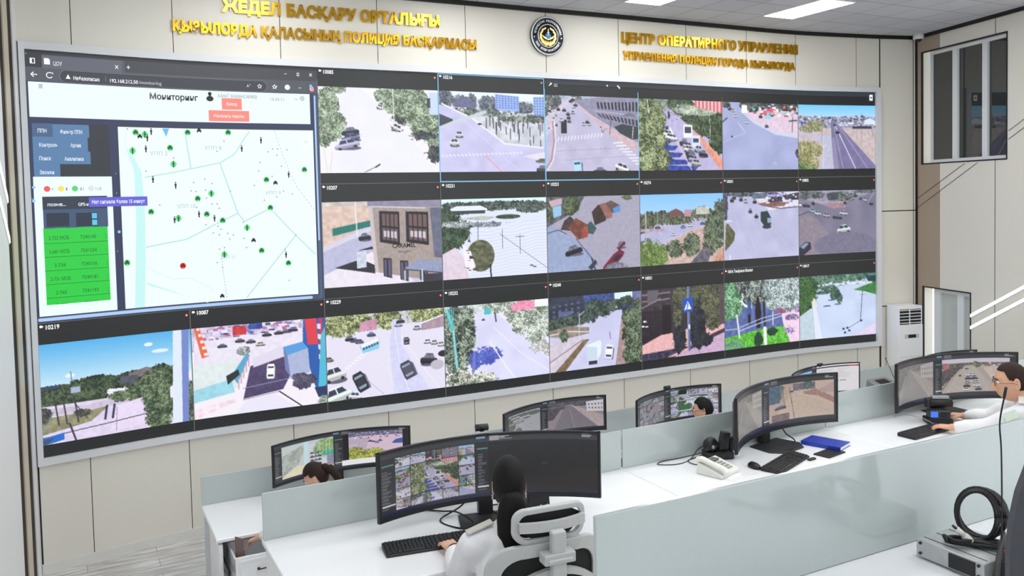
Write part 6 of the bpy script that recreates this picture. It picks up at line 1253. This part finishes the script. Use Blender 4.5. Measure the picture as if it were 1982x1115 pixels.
# high-backed dark chair cut by the right edge of the picture
def dark_chair():
    t = thing('armchair', 'dark grey high-backed chair cut off by the right picture edge', 'chair', (.834, 1.04, T3), R(20))
    m = mat('dark_grey_upholstery', (74, 76, 84), .7, vary=.12, scale=30)
    b = MB(); b.prism(rrect(.56, .86, .2, 8, 0, .97), (-.05, .05), M=Matrix.Rotation(R(90), 4, 'X')); b.build('backrest', m, t, bevel=.045, bseg=4)
    b = MB(); b.prism(rrect(.54, .42, .1), (.42, .52), M=Matrix.Translation((0, .1, 0))); b.build('seat', m, t, bevel=.03, bseg=3)
    MB().tube([(0, .04, .06), (0, .04, .42)], .028, 12).build('gas_column', m_blk, t)
    b = MB()
    for k in range(5):
        a = R(90+72*k); b.tube([(0, .04, .07), (.3*math.cos(a), .04+.3*math.sin(a), .03)], [.03, .018], 8)
    b.build('star_base', m_blk, t)
dark_chair()

# ------------------------------------------------------------------ floor-standing air conditioner beside the screen
def aircon():
    cm = 8+.3685/1.35; p = WZ(cm, 0, .31); nrm = walln(cm); rz_ = math.atan2(nrm.y, nrm.x)+R(90)
    t = thing('air_conditioner', 'white floor-standing air conditioner between the screen and the brown corner panel', 'air conditioner', p, rz_)
    w, d, h = .2, .28, 1.60; mw = mat('white_appliance', (252, 253, 255), .3, vary=.01)
    b = MB(); b.box(-w, w, .012, d, 0, h); b.build('cabinet', mw, t, bevel=.012)
    b = MB(); b.box(-w+.004, w-.004, 0, .014, .02, .845); b.build('lower_panel', mw, t, bevel=.003); b = MB(); b.box(-w+.004, w-.004, 0, .014, .86, 1.325); b.build('upper_panel', mw, t, bevel=.003)
    b = MB(); b.box(-w+.015, w-.03, .006, .013, 1.335, 1.555); b.build('outlet', m_blk, t)
    b = MB(); b.box(-.032, -.02, -.004, .012, 1.335, 1.555)
    for k in range(5): b.box(-w+.015, w-.03, -.006, .01, 1.352+.046*k, 1.362+.046*k)
    b.build('louvres', mw, t)
    b = MB(); b.box(-.05, .08, -.003, .002, 1.135, 1.185); b.build('display', m_blk, t)
    b = MB(); b.box(-.11, -.055, -.002, .002, 1.13, 1.19); b.box(.085, .13, -.002, .002, 1.13, 1.19); b.build('label_plates', mat('grey_print', (206, 210, 214), .5), t)
aircon()
t = thing('dome_camera', 'white dome security camera on the ceiling above the right corner', 'security camera', RW(.16, ZC, .085))
MB().lathe([(0, 0), (.075, 0), (.075, -.06), (.07, -.072), (0, -.072)][::-1], 28).build('housing', m_white, t); MB().ball((0, 0, -.072), (.045, .045, .04), 0, 20, 12).build('dome', mat('smoked_dome', (30, 28, 30), .12), t)

# ------------------------------------------------------------------ slanting light lines let into the side walls
m_led = mat('lit_line_light', (255, 255, 255), .5, emit=(255, 255, 255), es=2.6, vary=0)
def led_right(s0, z0, label):
    sl = .5325; s0 = rs(s0); z0 = rz(z0); t = thing('line_light', label, 'light line', RW(s0, z0, 0)); Mi = world_of(t).inverted(); L = 2.6
    for nm, w, o0, o1, m in (('channel', .027, .0, .008, m_white), ('diffuser', .019, .008, .013, m_led)):
        b = MB(); P = lambda s, dz, o: Mi @ RW(s0+s, z0+sl*s+dz, o)
        v = [P(0,-w,o0),P(L,-w,o0),P(L,w,o0),P(0,w,o0),P(0,-w,o1),P(L,-w,o1),P(L,w,o1),P(0,w,o1)]
        b.add(v, [(0,1,2,3),(4,7,6,5),(0,4,5,1),(1,5,6,2),(2,6,7,3),(3,7,4,0)]); b.build(nm, m, t)
led_right(1.0713, 1.5975, 'upper slanting white light line on the right-hand wall'); led_right(1.0716, 1.4382, 'lower slanting white light line on the right-hand wall')
def led_left(z0, label):
    t = thing('line_light', label, 'light line', LWP(.89, z0, 0)); Mi = world_of(t).inverted(); L = 1.6
    for nm, w, o0, o1, m in (('channel', .032, .0, .008, m_white), ('diffuser', .022, .008, .013, m_led)):
        b = MB(); P = lambda s, dz, o: Mi @ LWP(.89+s, z0+.96*s+dz, o)
        v = [P(0,-w,o0),P(L,-w,o0),P(L,w,o0),P(0,w,o0),P(0,-w,o1),P(L,-w,o1),P(L,w,o1),P(0,w,o1)]
        b.add(v, [(0,1,2,3),(4,7,6,5),(0,4,5,1),(1,5,6,2),(2,6,7,3),(3,7,4,0)]); b.build(nm, m, t)
led_left(3.387, 'upper slanting white light line on the left-hand wall'); led_left(3.066, 'lower slanting white light line on the left-hand wall')
# ------------------------------------------------------------------ people
m_skin = mat('warm_skin', (226, 178, 150), .5, vary=.06, scale=12)
m_skin2 = mat('tanned_skin', (222, 170, 140), .5, vary=.06, scale=12)
m_shirt = mat('white_shirt_cotton', (238, 239, 241), .75, vary=.02, scale=14)
m_trouser = mat('dark_navy_cloth', (28, 32, 46), .8, vary=.1)
def hair_material(name, c, c2):
    m = bpy.data.materials.new(name); m.use_nodes = True; nt = m.node_tree; b = nt.nodes['Principled BSDF']
    tc = nt.nodes.new('ShaderNodeTexCoord'); mp = nt.nodes.new('ShaderNodeMapping'); mp.inputs['Scale'].default_value = (190, 190, 5)
    nz = nt.nodes.new('ShaderNodeTexNoise'); nz.inputs['Scale'].default_value = 1; nz.inputs['Detail'].default_value = 3
    nt.links.new(tc.outputs['Object'], mp.inputs[0]); nt.links.new(mp.outputs[0], nz.inputs['Vector'])
    mx = nt.nodes.new('ShaderNodeMix'); mx.data_type = 'RGBA'; mx.inputs[6].default_value = rgb(*c); mx.inputs[7].default_value = rgb(*c2)
    nt.links.new(nz.outputs['Fac'], mx.inputs[0]); nt.links.new(mx.outputs[2], b.inputs['Base Color'])
    bp = nt.nodes.new('ShaderNodeBump'); bp.inputs['Strength'].default_value = .8; bp.inputs['Distance'].default_value = .003
    nt.links.new(nz.outputs['Fac'], bp.inputs['Height']); nt.links.new(bp.outputs['Normal'], b.inputs['Normal']); b.inputs['Roughness'].default_value = .55; b.inputs['Specular IOR Level'].default_value = .22
    return m
m_hair = hair_material('black_hair', (4, 4, 5), (26, 23, 23)); m_hairb = hair_material('dark_brown_hair', (22, 14, 11), (62, 44, 34))
def evaluated(o):
    dg = bpy.context.evaluated_depsgraph_get(); dg.update()
    me = bpy.data.meshes.new_from_object(o.evaluated_get(dg))
    v = [tuple(x.co) for x in me.vertices]; f = [tuple(p.vertices) for p in me.polygons]
    bpy.data.meshes.remove(me); old = o.data; bpy.data.objects.remove(o); bpy.data.meshes.remove(old)
    return v, f
def limbs(chains, right, sub=2):
    """each chain: (point, radius or (half width, half depth)) from joint to joint, a rounded tapering limb"""
    b = MB(); seg = 20; right = Vector(right).normalized()
    for ch in chains:
        P = [Vector(p) for p, r in ch]; rad = [r if isinstance(r, tuple) else (r, r) for p, r in ch]
        path = spline(P, 6); n = len(path)
        rr = []
        for i in range(n):
            k = min(i//6, len(rad)-2); t = i/6-k; t = t*t*(3-2*t) if 0 <= t <= 1 else 1
            rr.append((rad[k][0]*(1-t)+rad[k+1][0]*t, rad[k][1]*(1-t)+rad[k+1][1]*t))
        d0 = (path[1]-path[0]).normalized(); d1 = (path[-1]-path[-2]).normalized()
        rings = [(path[0]-d0*rr[0][1]*math.sin(a), rr[0][0]*math.cos(a), rr[0][1]*math.cos(a), d0) for a in (1.45, 1.1, .7, .35)]
        rings += [(path[i], *rr[i], (path[min(i+1, n-1)]-path[max(i-1, 0)]).normalized()) for i in range(n)]
        rings += [(path[-1]+d1*rr[-1][1]*math.sin(a), rr[-1][0]*math.cos(a), rr[-1][1]*math.cos(a), d1) for a in (.35, .7, 1.1, 1.45)]
        vs = []
        for p, ra, rb, d in rings:
            x = right-d*right.dot(d)
            if x.length < .2: x = Vector((0, 0, 1))-d*d.z
            x.normalize(); y = d.cross(x)
            for k in range(seg): t = 2*math.pi*k/seg; vs.append(p+x*ra*math.cos(t)+y*rb*math.sin(t))
        m = len(rings)
        b.add(vs, [(i*seg+k, i*seg+(k+1) % seg, (i+1)*seg+(k+1) % seg, (i+1)*seg+k) for i in range(m-1) for k in range(seg)]+[tuple(range(seg))[::-1], tuple(range((m-1)*seg, m*seg))])
    return b.v, b.f
def fuse(parts, voxel, smooth=4, strength=.5):
    b = MB()
    for v, f in parts: b.add(v, f)
    o = b.build('fuse', m_skin, weld=False)
    r = o.modifiers.new('r', 'REMESH'); r.mode = 'VOXEL'; r.voxel_size = voxel
    s = o.modifiers.new('m', 'SMOOTH'); s.iterations = smooth; s.factor = strength
    return evaluated(o)
def frame3(f, up=(0, 0, 1)):
    f = Vector(f).normalized(); r = f.cross(Vector(up)).normalized(); u = r.cross(f).normalized()
    return Matrix((r, f, u)).transposed()          # columns: right, forward, up
def headshape(dx, dy, dz, k=1.0):
    x, y, z = .073*dx, .097*dy, .116*dz
    low = max(0, -dz-.1)/.9
    x *= 1-.30*low*low-.08*low
    if dy < 0: y *= 1.02-.62*max(0, -dz-.15)**1.1
    else:
        y *= .94; g = lambda a, s: math.exp(-(a/s)**2)
        y += .026*g(x, .011)*max(0, min(1, (.02-z)/.045))*g(min(0, z+.032), .011)*1.0
        y += .010*g(x, .016)*g(z+.034, .014)
        for s in (-1, 1): y -= .009*g(x-s*.031, .016)*g(z-.010, .013); y += .004*g(x-s*.03, .022)*g(z-.032, .009); y += .003*g(x-s*.042, .018)*g(z+.022, .018)
        y += .007*g(x, .02)*(g(z+.060, .006)+g(z+.073, .006)); y += .008*g(x, .02)*g(z+.1, .016)
    return Vector((x*k, y*k, z*k))
def head_mesh(seg=56, rings=40):
    vs = []
    for i in range(rings+1):
        a = math.pi*i/rings
        for j in range(seg):
            t = 2*math.pi*j/seg; vs.append(headshape(math.sin(a)*math.cos(t), math.sin(a)*math.sin(t), math.cos(a)))
    return vs, [(i*seg+j, (i+1)*seg+j, (i+1)*seg+(j+1) % seg, i*seg+(j+1) % seg) for i in range(rings) for j in range(seg)]
def hand(wrist, d, nrm, side, curl=.5, spread=1.0, s=1.0):
    """side +1: thumb to the right of d seen from above (a left hand palm down)"""
    d = Vector(d).normalized(); nrm = Vector(nrm).normalized(); r = d.cross(nrm).normalized(); nrm = r.cross(d).normalized(); w = Vector(wrist)
    b = MB()
    path = [w-d*.02, w+d*.015, w+d*.045*s, w+d*.082*s]
    vs = []; 
    prof = [(.026, .02), (.030, .019), (.040, .016), (.041, .013)]; seg = 14
    for p, (ra, rb) in zip(path, prof):
        for k in range(seg): t = 2*math.pi*k/seg; vs.append(p+r*math.cos(t)*ra*s+nrm*math.sin(t)*rb*s)
    b.add(vs, [(i*seg+k, i*seg+(k+1) % seg, (i+1)*seg+(k+1) % seg, (i+1)*seg+k) for i in range(3) for k in range(seg)]+[tuple(range(seg))[::-1], tuple(range(3*seg, 4*seg))])
    for i, (off, ln) in enumerate(((.03, .07), (.0105, .08), (-.0105, .074), (-.031, .058))):
        base = w+d*.074*s+r*off*side*s; fd = (d+r*off*side*3.2*spread).normalized(); c = curl*(1+.12*i)
        p = [base-d*.02*s, base]; a = 0
        for q, l in enumerate((.44, .31, .25)):
            a += c*(.5, .7, .5)[q]; p.append(p[-1]+(fd*math.cos(a)-nrm*math.sin(a))*ln*l*s)
        b.tube(p, [.0095*s, .0092*s, .0086*s, .008*s, .0062*s], 9)
    th = (d*.6+r*side*.9).normalized(); base = w+d*.022*s+r*side*.026*s
    b.tube([base-th*.012, base, base+th*.034*s-nrm*.006*s, base+(th*.7+d*.35)*.062*s-nrm*.012*s, base+(th*.55+d*.55)*.082*s-nrm*.018*s], [.013*s, .0125*s, .0105*s, .0095*s, .007*s], 9)
    return b.v, b.f
def person(label, P, skin, voxel=.0048, hands=('L', 'R')):
    """P: joints in world space"""
    V = Vector; g = {k: V(v) for k, v in P.items() if k not in ('hd', 'floor', 'curl', 'hs')}
    base = g['pelvis']
    t = thing('person', label, 'person', (base.x, base.y, base.z)); Mi = Matrix.Translation(-base)
    F3 = frame3(P['hd'])*P.get('hs', 1.0); hc = g['head']; RT = g['shR']-g['shL']
    hv, hf = head_mesh(); hv = [hc+F3 @ v for v in hv]
    parts = [(hv, hf)]
    for s in (-1, 1):                     # ears
        e = MB(); e.tube([(s*.069, -.012+.017*math.cos(a)*.75, .0+.031*math.sin(a)) for a in [2*math.pi*i/14 for i in range(15)]], .0062, 8); e.ball((s*.068, -.008, -.002), (.006, .013, .022)); e.ball((s*.068, -.004, -.028), (.006, .008, .009))
        M = Matrix.Rotation(R(-14*s), 3, 'Z')
        parts.append(([hc+F3 @ (V((s*.002, -.006, 0))+v) for v in e.v], e.f))
    pel, che, nk = g['pelvis'], g['chest'], g['neck']; sp = pel.lerp(che, .5)
    hn = hc+F3 @ V((0, -.02, -.07))
    ch = [[(pel, (.165, .115)), (sp, (.14, .1)), (che, (.155, .108)), (nk-(nk-che)*.3, (.12, .075)), (nk, .056), (hn, .054)]]
    tr = nk-(nk-che)*.22
    for s, a in ((-1, 'L'), (1, 'R')):
        sh, el, wr = g['sh'+a], g['el'+a], g['wr'+a]; ch += [[(tr, .05), (sh, .052)], [(sh, .056), (sh.lerp(el, .5), .048), (el, .040), (el.lerp(wr, .35), .038), (wr, .026)]]
        hp, kn, an, toe = g['hip'+a], g['kn'+a], g['an'+a], g['toe'+a]; ch += [[(hp, .09), (hp.lerp(kn, .5), .078), (kn, .058), (kn.lerp(an, .35), .054), (an, .038)], [(an, .036), (toe, .03)]]
    parts.append(limbs(ch, RT))
    for a, side in (('L', 1), ('R', -1)):
        el, wr = g['el'+a], g['wr'+a]; d = g['hand'+a]-wr
        parts.append(hand(wr, d, (0, 0, 1), side, P.get('curl', .45)))
    v, f = fuse(parts, voxel)
    b = MB(); b.add([Mi @ V(p) for p in v], f, 0, True); b.build('body', skin, t, weld=False)
    # eyes and brows
    for s in (-1, 1):
        e = MB(); e.ball((s*.031, .0745, .009), .0115, 0, 14, 10); e.v = [Mi @ (hc+F3 @ x) for x in e.v]; eo = e.build('eye', mat('eye_white', (236, 234, 230), .25), t)
        e = MB(); e.ball((s*.031, .0835, .009), (.005, .003, .005), 0, 12, 8); e.v = [Mi @ (hc+F3 @ x) for x in e.v]; e.build('iris', mat('dark_iris', (32, 22, 18), .2), eo)
        e = MB(); e.tube(spline([(s*.014, .0895, .027), (s*.03, .089, .033), (s*.048, .076, .029)], 5), .003, 6); e.v = [Mi @ (hc+F3 @ x) for x in e.v]; e.build('eyebrow', m_hair, t)
    # shirt
    grow = .014
    ch = [[(pel+V((0, 0, -.02)), (.18, .132)), (sp, (.165, .122)), (che, (.178, .128)), (nk-(nk-che)*.3, (.135, .09)), (nk-(nk-che)*.06, (.068, .066))]]
    for a in 'LR':
        sh, el, wr = g['sh'+a], g['el'+a], g['wr'+a]; ch += [[(tr, .064), (sh, .068)], [(sh, .073), (sh.lerp(el, .5), .068), (el, .062), (el.lerp(wr, .45), .054), (el.lerp(wr, .78), .043)]]
    v, f = fuse([limbs(ch, RT)], .011, 3)
    b = MB(); b.add([Mi @ V(p) for p in v], f, 0, True); so = b.build('shirt', m_shirt, t, weld=False)
    tx = bpy.data.textures.new('cloth_folds', 'CLOUDS'); tx.noise_scale = .09; dm = so.modifiers.new('folds', 'DISPLACE'); dm.texture = tx; dm.strength = .016; dm.mid_level = .5
    b = MB(); axis = (hn-nk).normalized(); c0 = nk-axis*.012; q = axis.to_track_quat('Z', 'Y').to_matrix()
    ring = [(.066, -.01), (.062, .03), (.056, .028), (.06, -.01), (.066, -.01)]; b.lathe(ring, 28); b.v = [Mi @ (c0+q @ x) for x in b.v]; b.build('collar', m_shirt, so)
    # trousers and shoes
    ch = [[(pel+V((0, 0, .03)), (.158, .122)), (pel, (.165, .125))]]
    for a in 'LR':
        hp, kn, an = g['hip'+a], g['kn'+a], g['an'+a]; ch.append([(hp, .106), (hp.lerp(kn, .5), .094), (kn, .074), (kn.lerp(an, .5), .068), (an, .062)])
    v, f = fuse([limbs(ch, RT)], .012, 3); b = MB(); b.add([Mi @ V(p) for p in v], f, 0, True); b.build('trousers', m_trouser, t, weld=False)
    for a in 'LR':
        an, toe = g['an'+a], g['toe'+a]; b = MB(); d = (toe-an); d.z = 0; d.normalize(); c = an+d*.06; c.z = P['floor']+.042
        b.ball((0, 0, 0), (.048, .14, .04)); q = frame3(d); b.v = [Mi @ (c+q @ x) for x in b.v]; b.build('shoe', m_blk, t)
    return t, Mi, hc, F3
def hair_cap(t, Mi, hc, F3, m, keep, k=1.07, extra=None):
    """keep(dx, dy, dz) -> True where hair grows"""
    seg, rings = 120, 80; b = MB(); vs = []; idx = {}
    D = lambda i, j: (math.sin(math.pi*i/rings)*math.cos(2*math.pi*j/seg), math.sin(math.pi*i/rings)*math.sin(2*math.pi*j/seg), math.cos(math.pi*i/rings))
    fs = []
    for i in range(rings):
        for j in range(seg):
            q = [(i, j), (i+1, j), (i+1, (j+1) % seg), (i, (j+1) % seg)]
            if all(keep(*D(*x)) for x in q):
                for lay in (k, .97):
                    ids = []
                    for x in q:
                        key = (x, lay)
                        if key not in idx: idx[key] = len(vs); vs.append(headshape(*D(*x), lay)+Vector((0, -.002, .004)))
                        ids.append(idx[key])
                    fs.append(tuple(ids) if lay == k else tuple(ids[::-1]))
    b.add(vs, fs, 0, True)
    if extra: extra(b)
    b.v = [Mi @ (hc+F3 @ x) for x in b.v]
    return b.build('hair', m, t, weld=False)
def hairline(y, pts):
    for (a, va), (c, vc) in zip(pts[:-1], pts[1:]):
        if y <= c: t = max(0, (y-a)/(c-a)); t = t*t*(3-2*t); return va+(vc-va)*t
    return pts[-1][1]
def spectacles(t, Mi, hc, F3, m):
    b = MB()
    for s in (-1, 1):
        b.tube([(s*.033+.023*math.cos(a), .093, .006+.017*math.sin(a)) for a in [2*math.pi*i/20 for i in range(21)]], .0017, 6)
        b.tube([(s*.056, .092, .01), (s*.075, .07, .012), (s*.078, .0, .01), (s*.077, -.02, -.002)], .0017, 6)
    b.tube([(-.01, .094, .01), (0, .097, .013), (.01, .094, .01)], .0017, 6); b.v = [Mi @ (hc+F3 @ x) for x in b.v]
    return b.build('spectacles', m, t, weld=False)
def legs(pel, fd, floor, dist=.42, w=.1):
    f = Vector((*fd, 0)).normalized(); r = Vector((f.y, -f.x, 0)); p = Vector(pel); o = {}
    for a, s in (('L', -1), ('R', 1)):
        hp = p+r*s*w-Vector((0, 0, .02)); kn = hp+f*dist; kn.z = floor+.50; an = kn+f*.02; an.z = floor+.09; toe = an+f*.15; toe.z = floor+.035
        o['hip'+a], o['kn'+a], o['an'+a], o['toe'+a] = hp, kn, an, toe
    return o
# 1 - woman seen from behind at the near monitor
P = dict(pelvis=(.035, 3.60, T2+.55), chest=(-.02, 3.68, 1.665), neck=(-.035, 3.715, 1.885), head=(-.04, 3.765, 2.032), hd=(-.07, 1, -.14), shL=(-.195, 3.665, 1.80), shR=(.125, 3.78, 1.80),
    elL=(-.275, 3.80, 1.62), wrL=(-.318, 4.03, 1.632), handL=(-.372, 4.16, 1.640), elR=(.26, 3.93, 1.62), wrR=(.20, 4.13, 1.628), handR=(.17, 4.24, 1.628), floor=T2, curl=.42)
P.update(legs(P['pelvis'], (-.3, .95), T2)); 
t, Mi, hc, F3 = person('seated woman in white shirt with a long black ponytail, seen from behind', P, m_skin)
def pony(b):
    pts = spline([(.002, -.08, -.02), (.004, -.112, -.03), (.006, -.118, -.07), (.010, -.108, -.13), (.012, -.10, -.2), (.014, -.10, -.29), (.016, -.11, -.36), (.02, -.115, -.40)], 6)
    n = len(pts); rr = []
    for i in range(n):
        u = i/(n-1); rr.append(.022+.052*min(1, u*2.6)**.8-.034*max(0, u-.55)/.45)
    b.tube(pts, rr, 18, flat=.5)
def band(b): pass
hair_cap(t, Mi, hc, F3, m_hair, lambda x, y, z: (z > .42 or y < .12-.25*max(0, .3-z)) and not (abs(x) > .78 and -.45 < z < .12 and y > -.35) and z > -.72 and not (z < -.35 and y > -.1), 1.10, pony)
b = MB(); b.tube([(.004+.024*math.cos(a), -.108+.012*math.sin(a)-.004, -.03+.02*math.sin(a)) for a in [2*math.pi*i/18 for i in range(19)]], .005, 8); b.v = [Mi @ (hc+F3 @ x) for x in b.v]; b.build('hair_tie', mat('dark_brown_band', (58, 46, 36), .6), t)
for s in (-1, 1):
    e = MB(); e.ball((s*.074, -.006, -.043), .005); e.ball((s*.074, -.006, -.054), (.004, .004, .007)); e.v = [Mi @ (hc+F3 @ x) for x in e.v]; e.build('earring', mat('silver_earring', (206, 206, 206), .2, metal=.9), t)
m_ep = mat('silver_grey_braid', (196, 194, 184), .5, vary=.1, scale=60)
def epaulette(t, Mi, p, q, w, m=m_ep):
    p, q = Vector(p), Vector(q); d = (q-p); L = d.length; M3 = frame3(d, (0, 0, 1)); b = MB(); b.box(-w/2, w/2, 0, L, 0, .009); b.v = [Mi @ (p+M3 @ x) for x in b.v]
    b.build('epaulette', m, t, bevel=.003)
epaulette(t, Mi, (-.225, 3.64, 1.862), (-.115, 3.68, 1.896), .05); epaulette(t, Mi, (.155, 3.785, 1.868), (.05, 3.755, 1.898), .05)
b = MB(); b.lathe([(.034, -.006), (.036, 0), (.034, .006), (.032, 0), (.034, -.006)], 22); qq = frame3(Vector(P['handL'])-Vector(P['wrL'])) @ Matrix.Rotation(R(90), 3, 'X'); b.v = [Mi @ (Vector(P['wrL'])+Vector((.012, -.03, 0))*.4+qq @ x) for x in b.v]; b.build('bracelet', m_blk, t)
# 2 - man at the right edge
P = dict(pelvis=(3.60, 5.60, T2+.55), chest=(3.50, 5.70, 1.66), neck=(3.475, 5.755, 1.855), head=(3.40, 5.79, 1.972), hd=(-.93, .36, -.12), shL=(3.405, 5.655, 1.79), shR=(3.545, 5.92, 1.79),
    elL=(3.235, 5.79, 1.665), wrL=(3.05, 5.905, 1.635), handL=(2.95, 5.975, 1.635), elR=(3.42, 6.08, 1.66), wrR=(3.30, 6.22, 1.63), handR=(3.22, 6.29, 1.63), floor=T2, curl=.5, hs=1.13)
P.update(legs(P['pelvis'], (-.6, .8), T2))
t, Mi, hc, F3 = person('seated man in glasses and white shirt at the right edge, hand on a keyboard', P, m_skin2)
hair_cap(t, Mi, hc, F3, m_hairb, lambda x, y, z: z > hairline(y, [(-1, -.45), (-.3, -.4), (-.08, .14), (.22, .16), (.5, .6), (1, .66)]), 1.035)
spectacles(t, Mi, hc, F3, mat('thin_gold_frame', (120, 104, 84), .3, metal=.6))
epaulette(t, Mi, (3.375, 5.62, 1.862), (3.43, 5.71, 1.885), .05, mat('pale_shoulder_board', (214, 214, 210), .6))
b = MB(); b.box(-.03, .03, -.04, .04, 0, .003); M3 = frame3((-.8, .5, -.5), (-.3, -.75, .6)); b.v = [Mi @ (Vector((3.305, 5.635, 1.782))+M3 @ x) for x in b.v]; b.build('sleeve_badge', mat('pale_green_patch', (206, 222, 206), .7, vary=.1, scale=60), t, bevel=.001)
# 3 - man behind the middle partition
P = dict(pelvis=(2.02, 8.05, .53), chest=(1.94, 8.11, .86), neck=(1.875, 8.16, 1.065), head=(1.812, 8.19, 1.212), hd=(-.93, .30, -.1), shL=(1.83, 8.0, .985), shR=(1.99, 8.3, .985),
    elL=(1.66, 8.1, .8), wrL=(1.6, 8.36, .80), handL=(1.54, 8.46, .80), elR=(1.92, 8.5, .82), wrR=(1.76, 8.62, .80), handR=(1.68, 8.7, .80), floor=0)
P.update(legs(P['pelvis'], (-.46, .89), 0, .4))
t, Mi, hc, F3 = person('man with short black hair and glasses, head showing above the middle row partition', P, m_skin2, .0065)
hair_cap(t, Mi, hc, F3, m_hair, lambda x, y, z: z > hairline(y, [(-1, -.5), (-.3, -.45), (-.08, .1), (.25, .12), (.5, .52), (1, .6)]), 1.06)
spectacles(t, Mi, hc, F3, mat('dark_spectacle_frame', (60, 40, 36), .4))
# 4 - woman bending to the open drawer
P = dict(pelvis=(-1.16, 6.40, .53), chest=(-1.38, 6.42, .84), neck=(-1.47, 6.46, 1.045), head=(-1.555, 6.50, 1.185), hd=(-.80, .12, -.50), shL=(-1.56, 6.36, .95), shR=(-1.30, 6.58, .99),
    elL=(-1.80, 6.40, .84), wrL=(-2.00, 6.455, .745), handL=(-2.07, 6.475, .715), elR=(-1.27, 6.78, .82), wrR=(-1.38, 6.95, .80), handR=(-1.44, 7.04, .80), floor=0, curl=.7)
P.update(legs(P['pelvis'], (-.46, .89), 0, .4))
t, Mi, hc, F3 = person('dark-haired woman in white bending down to the open drawer on the left', P, m_skin, .0055)
def bun(b):
    b.ball((0, -.108, .03), (.034, .03, .034)); b.tube(spline([(0, -.12, .02), (.0, -.145, -.02), (.0, -.15, -.08), (.0, -.14, -.14)], 6), [.024, .03, .034, .036, .036, .035, .034, .033, .032, .031, .03, .029, .028, .027, .025, .023, .02, .016, .01], 12)
hair_cap(t, Mi, hc, F3, m_hairb, lambda x, y, z: (z > .40 or y < .12-.2*max(0, .3-z)) and not (abs(x) > .78 and -.45 < z < .12 and y > -.35) and z > -.7 and not (z < -.35 and y > -.1), 1.085, bun)
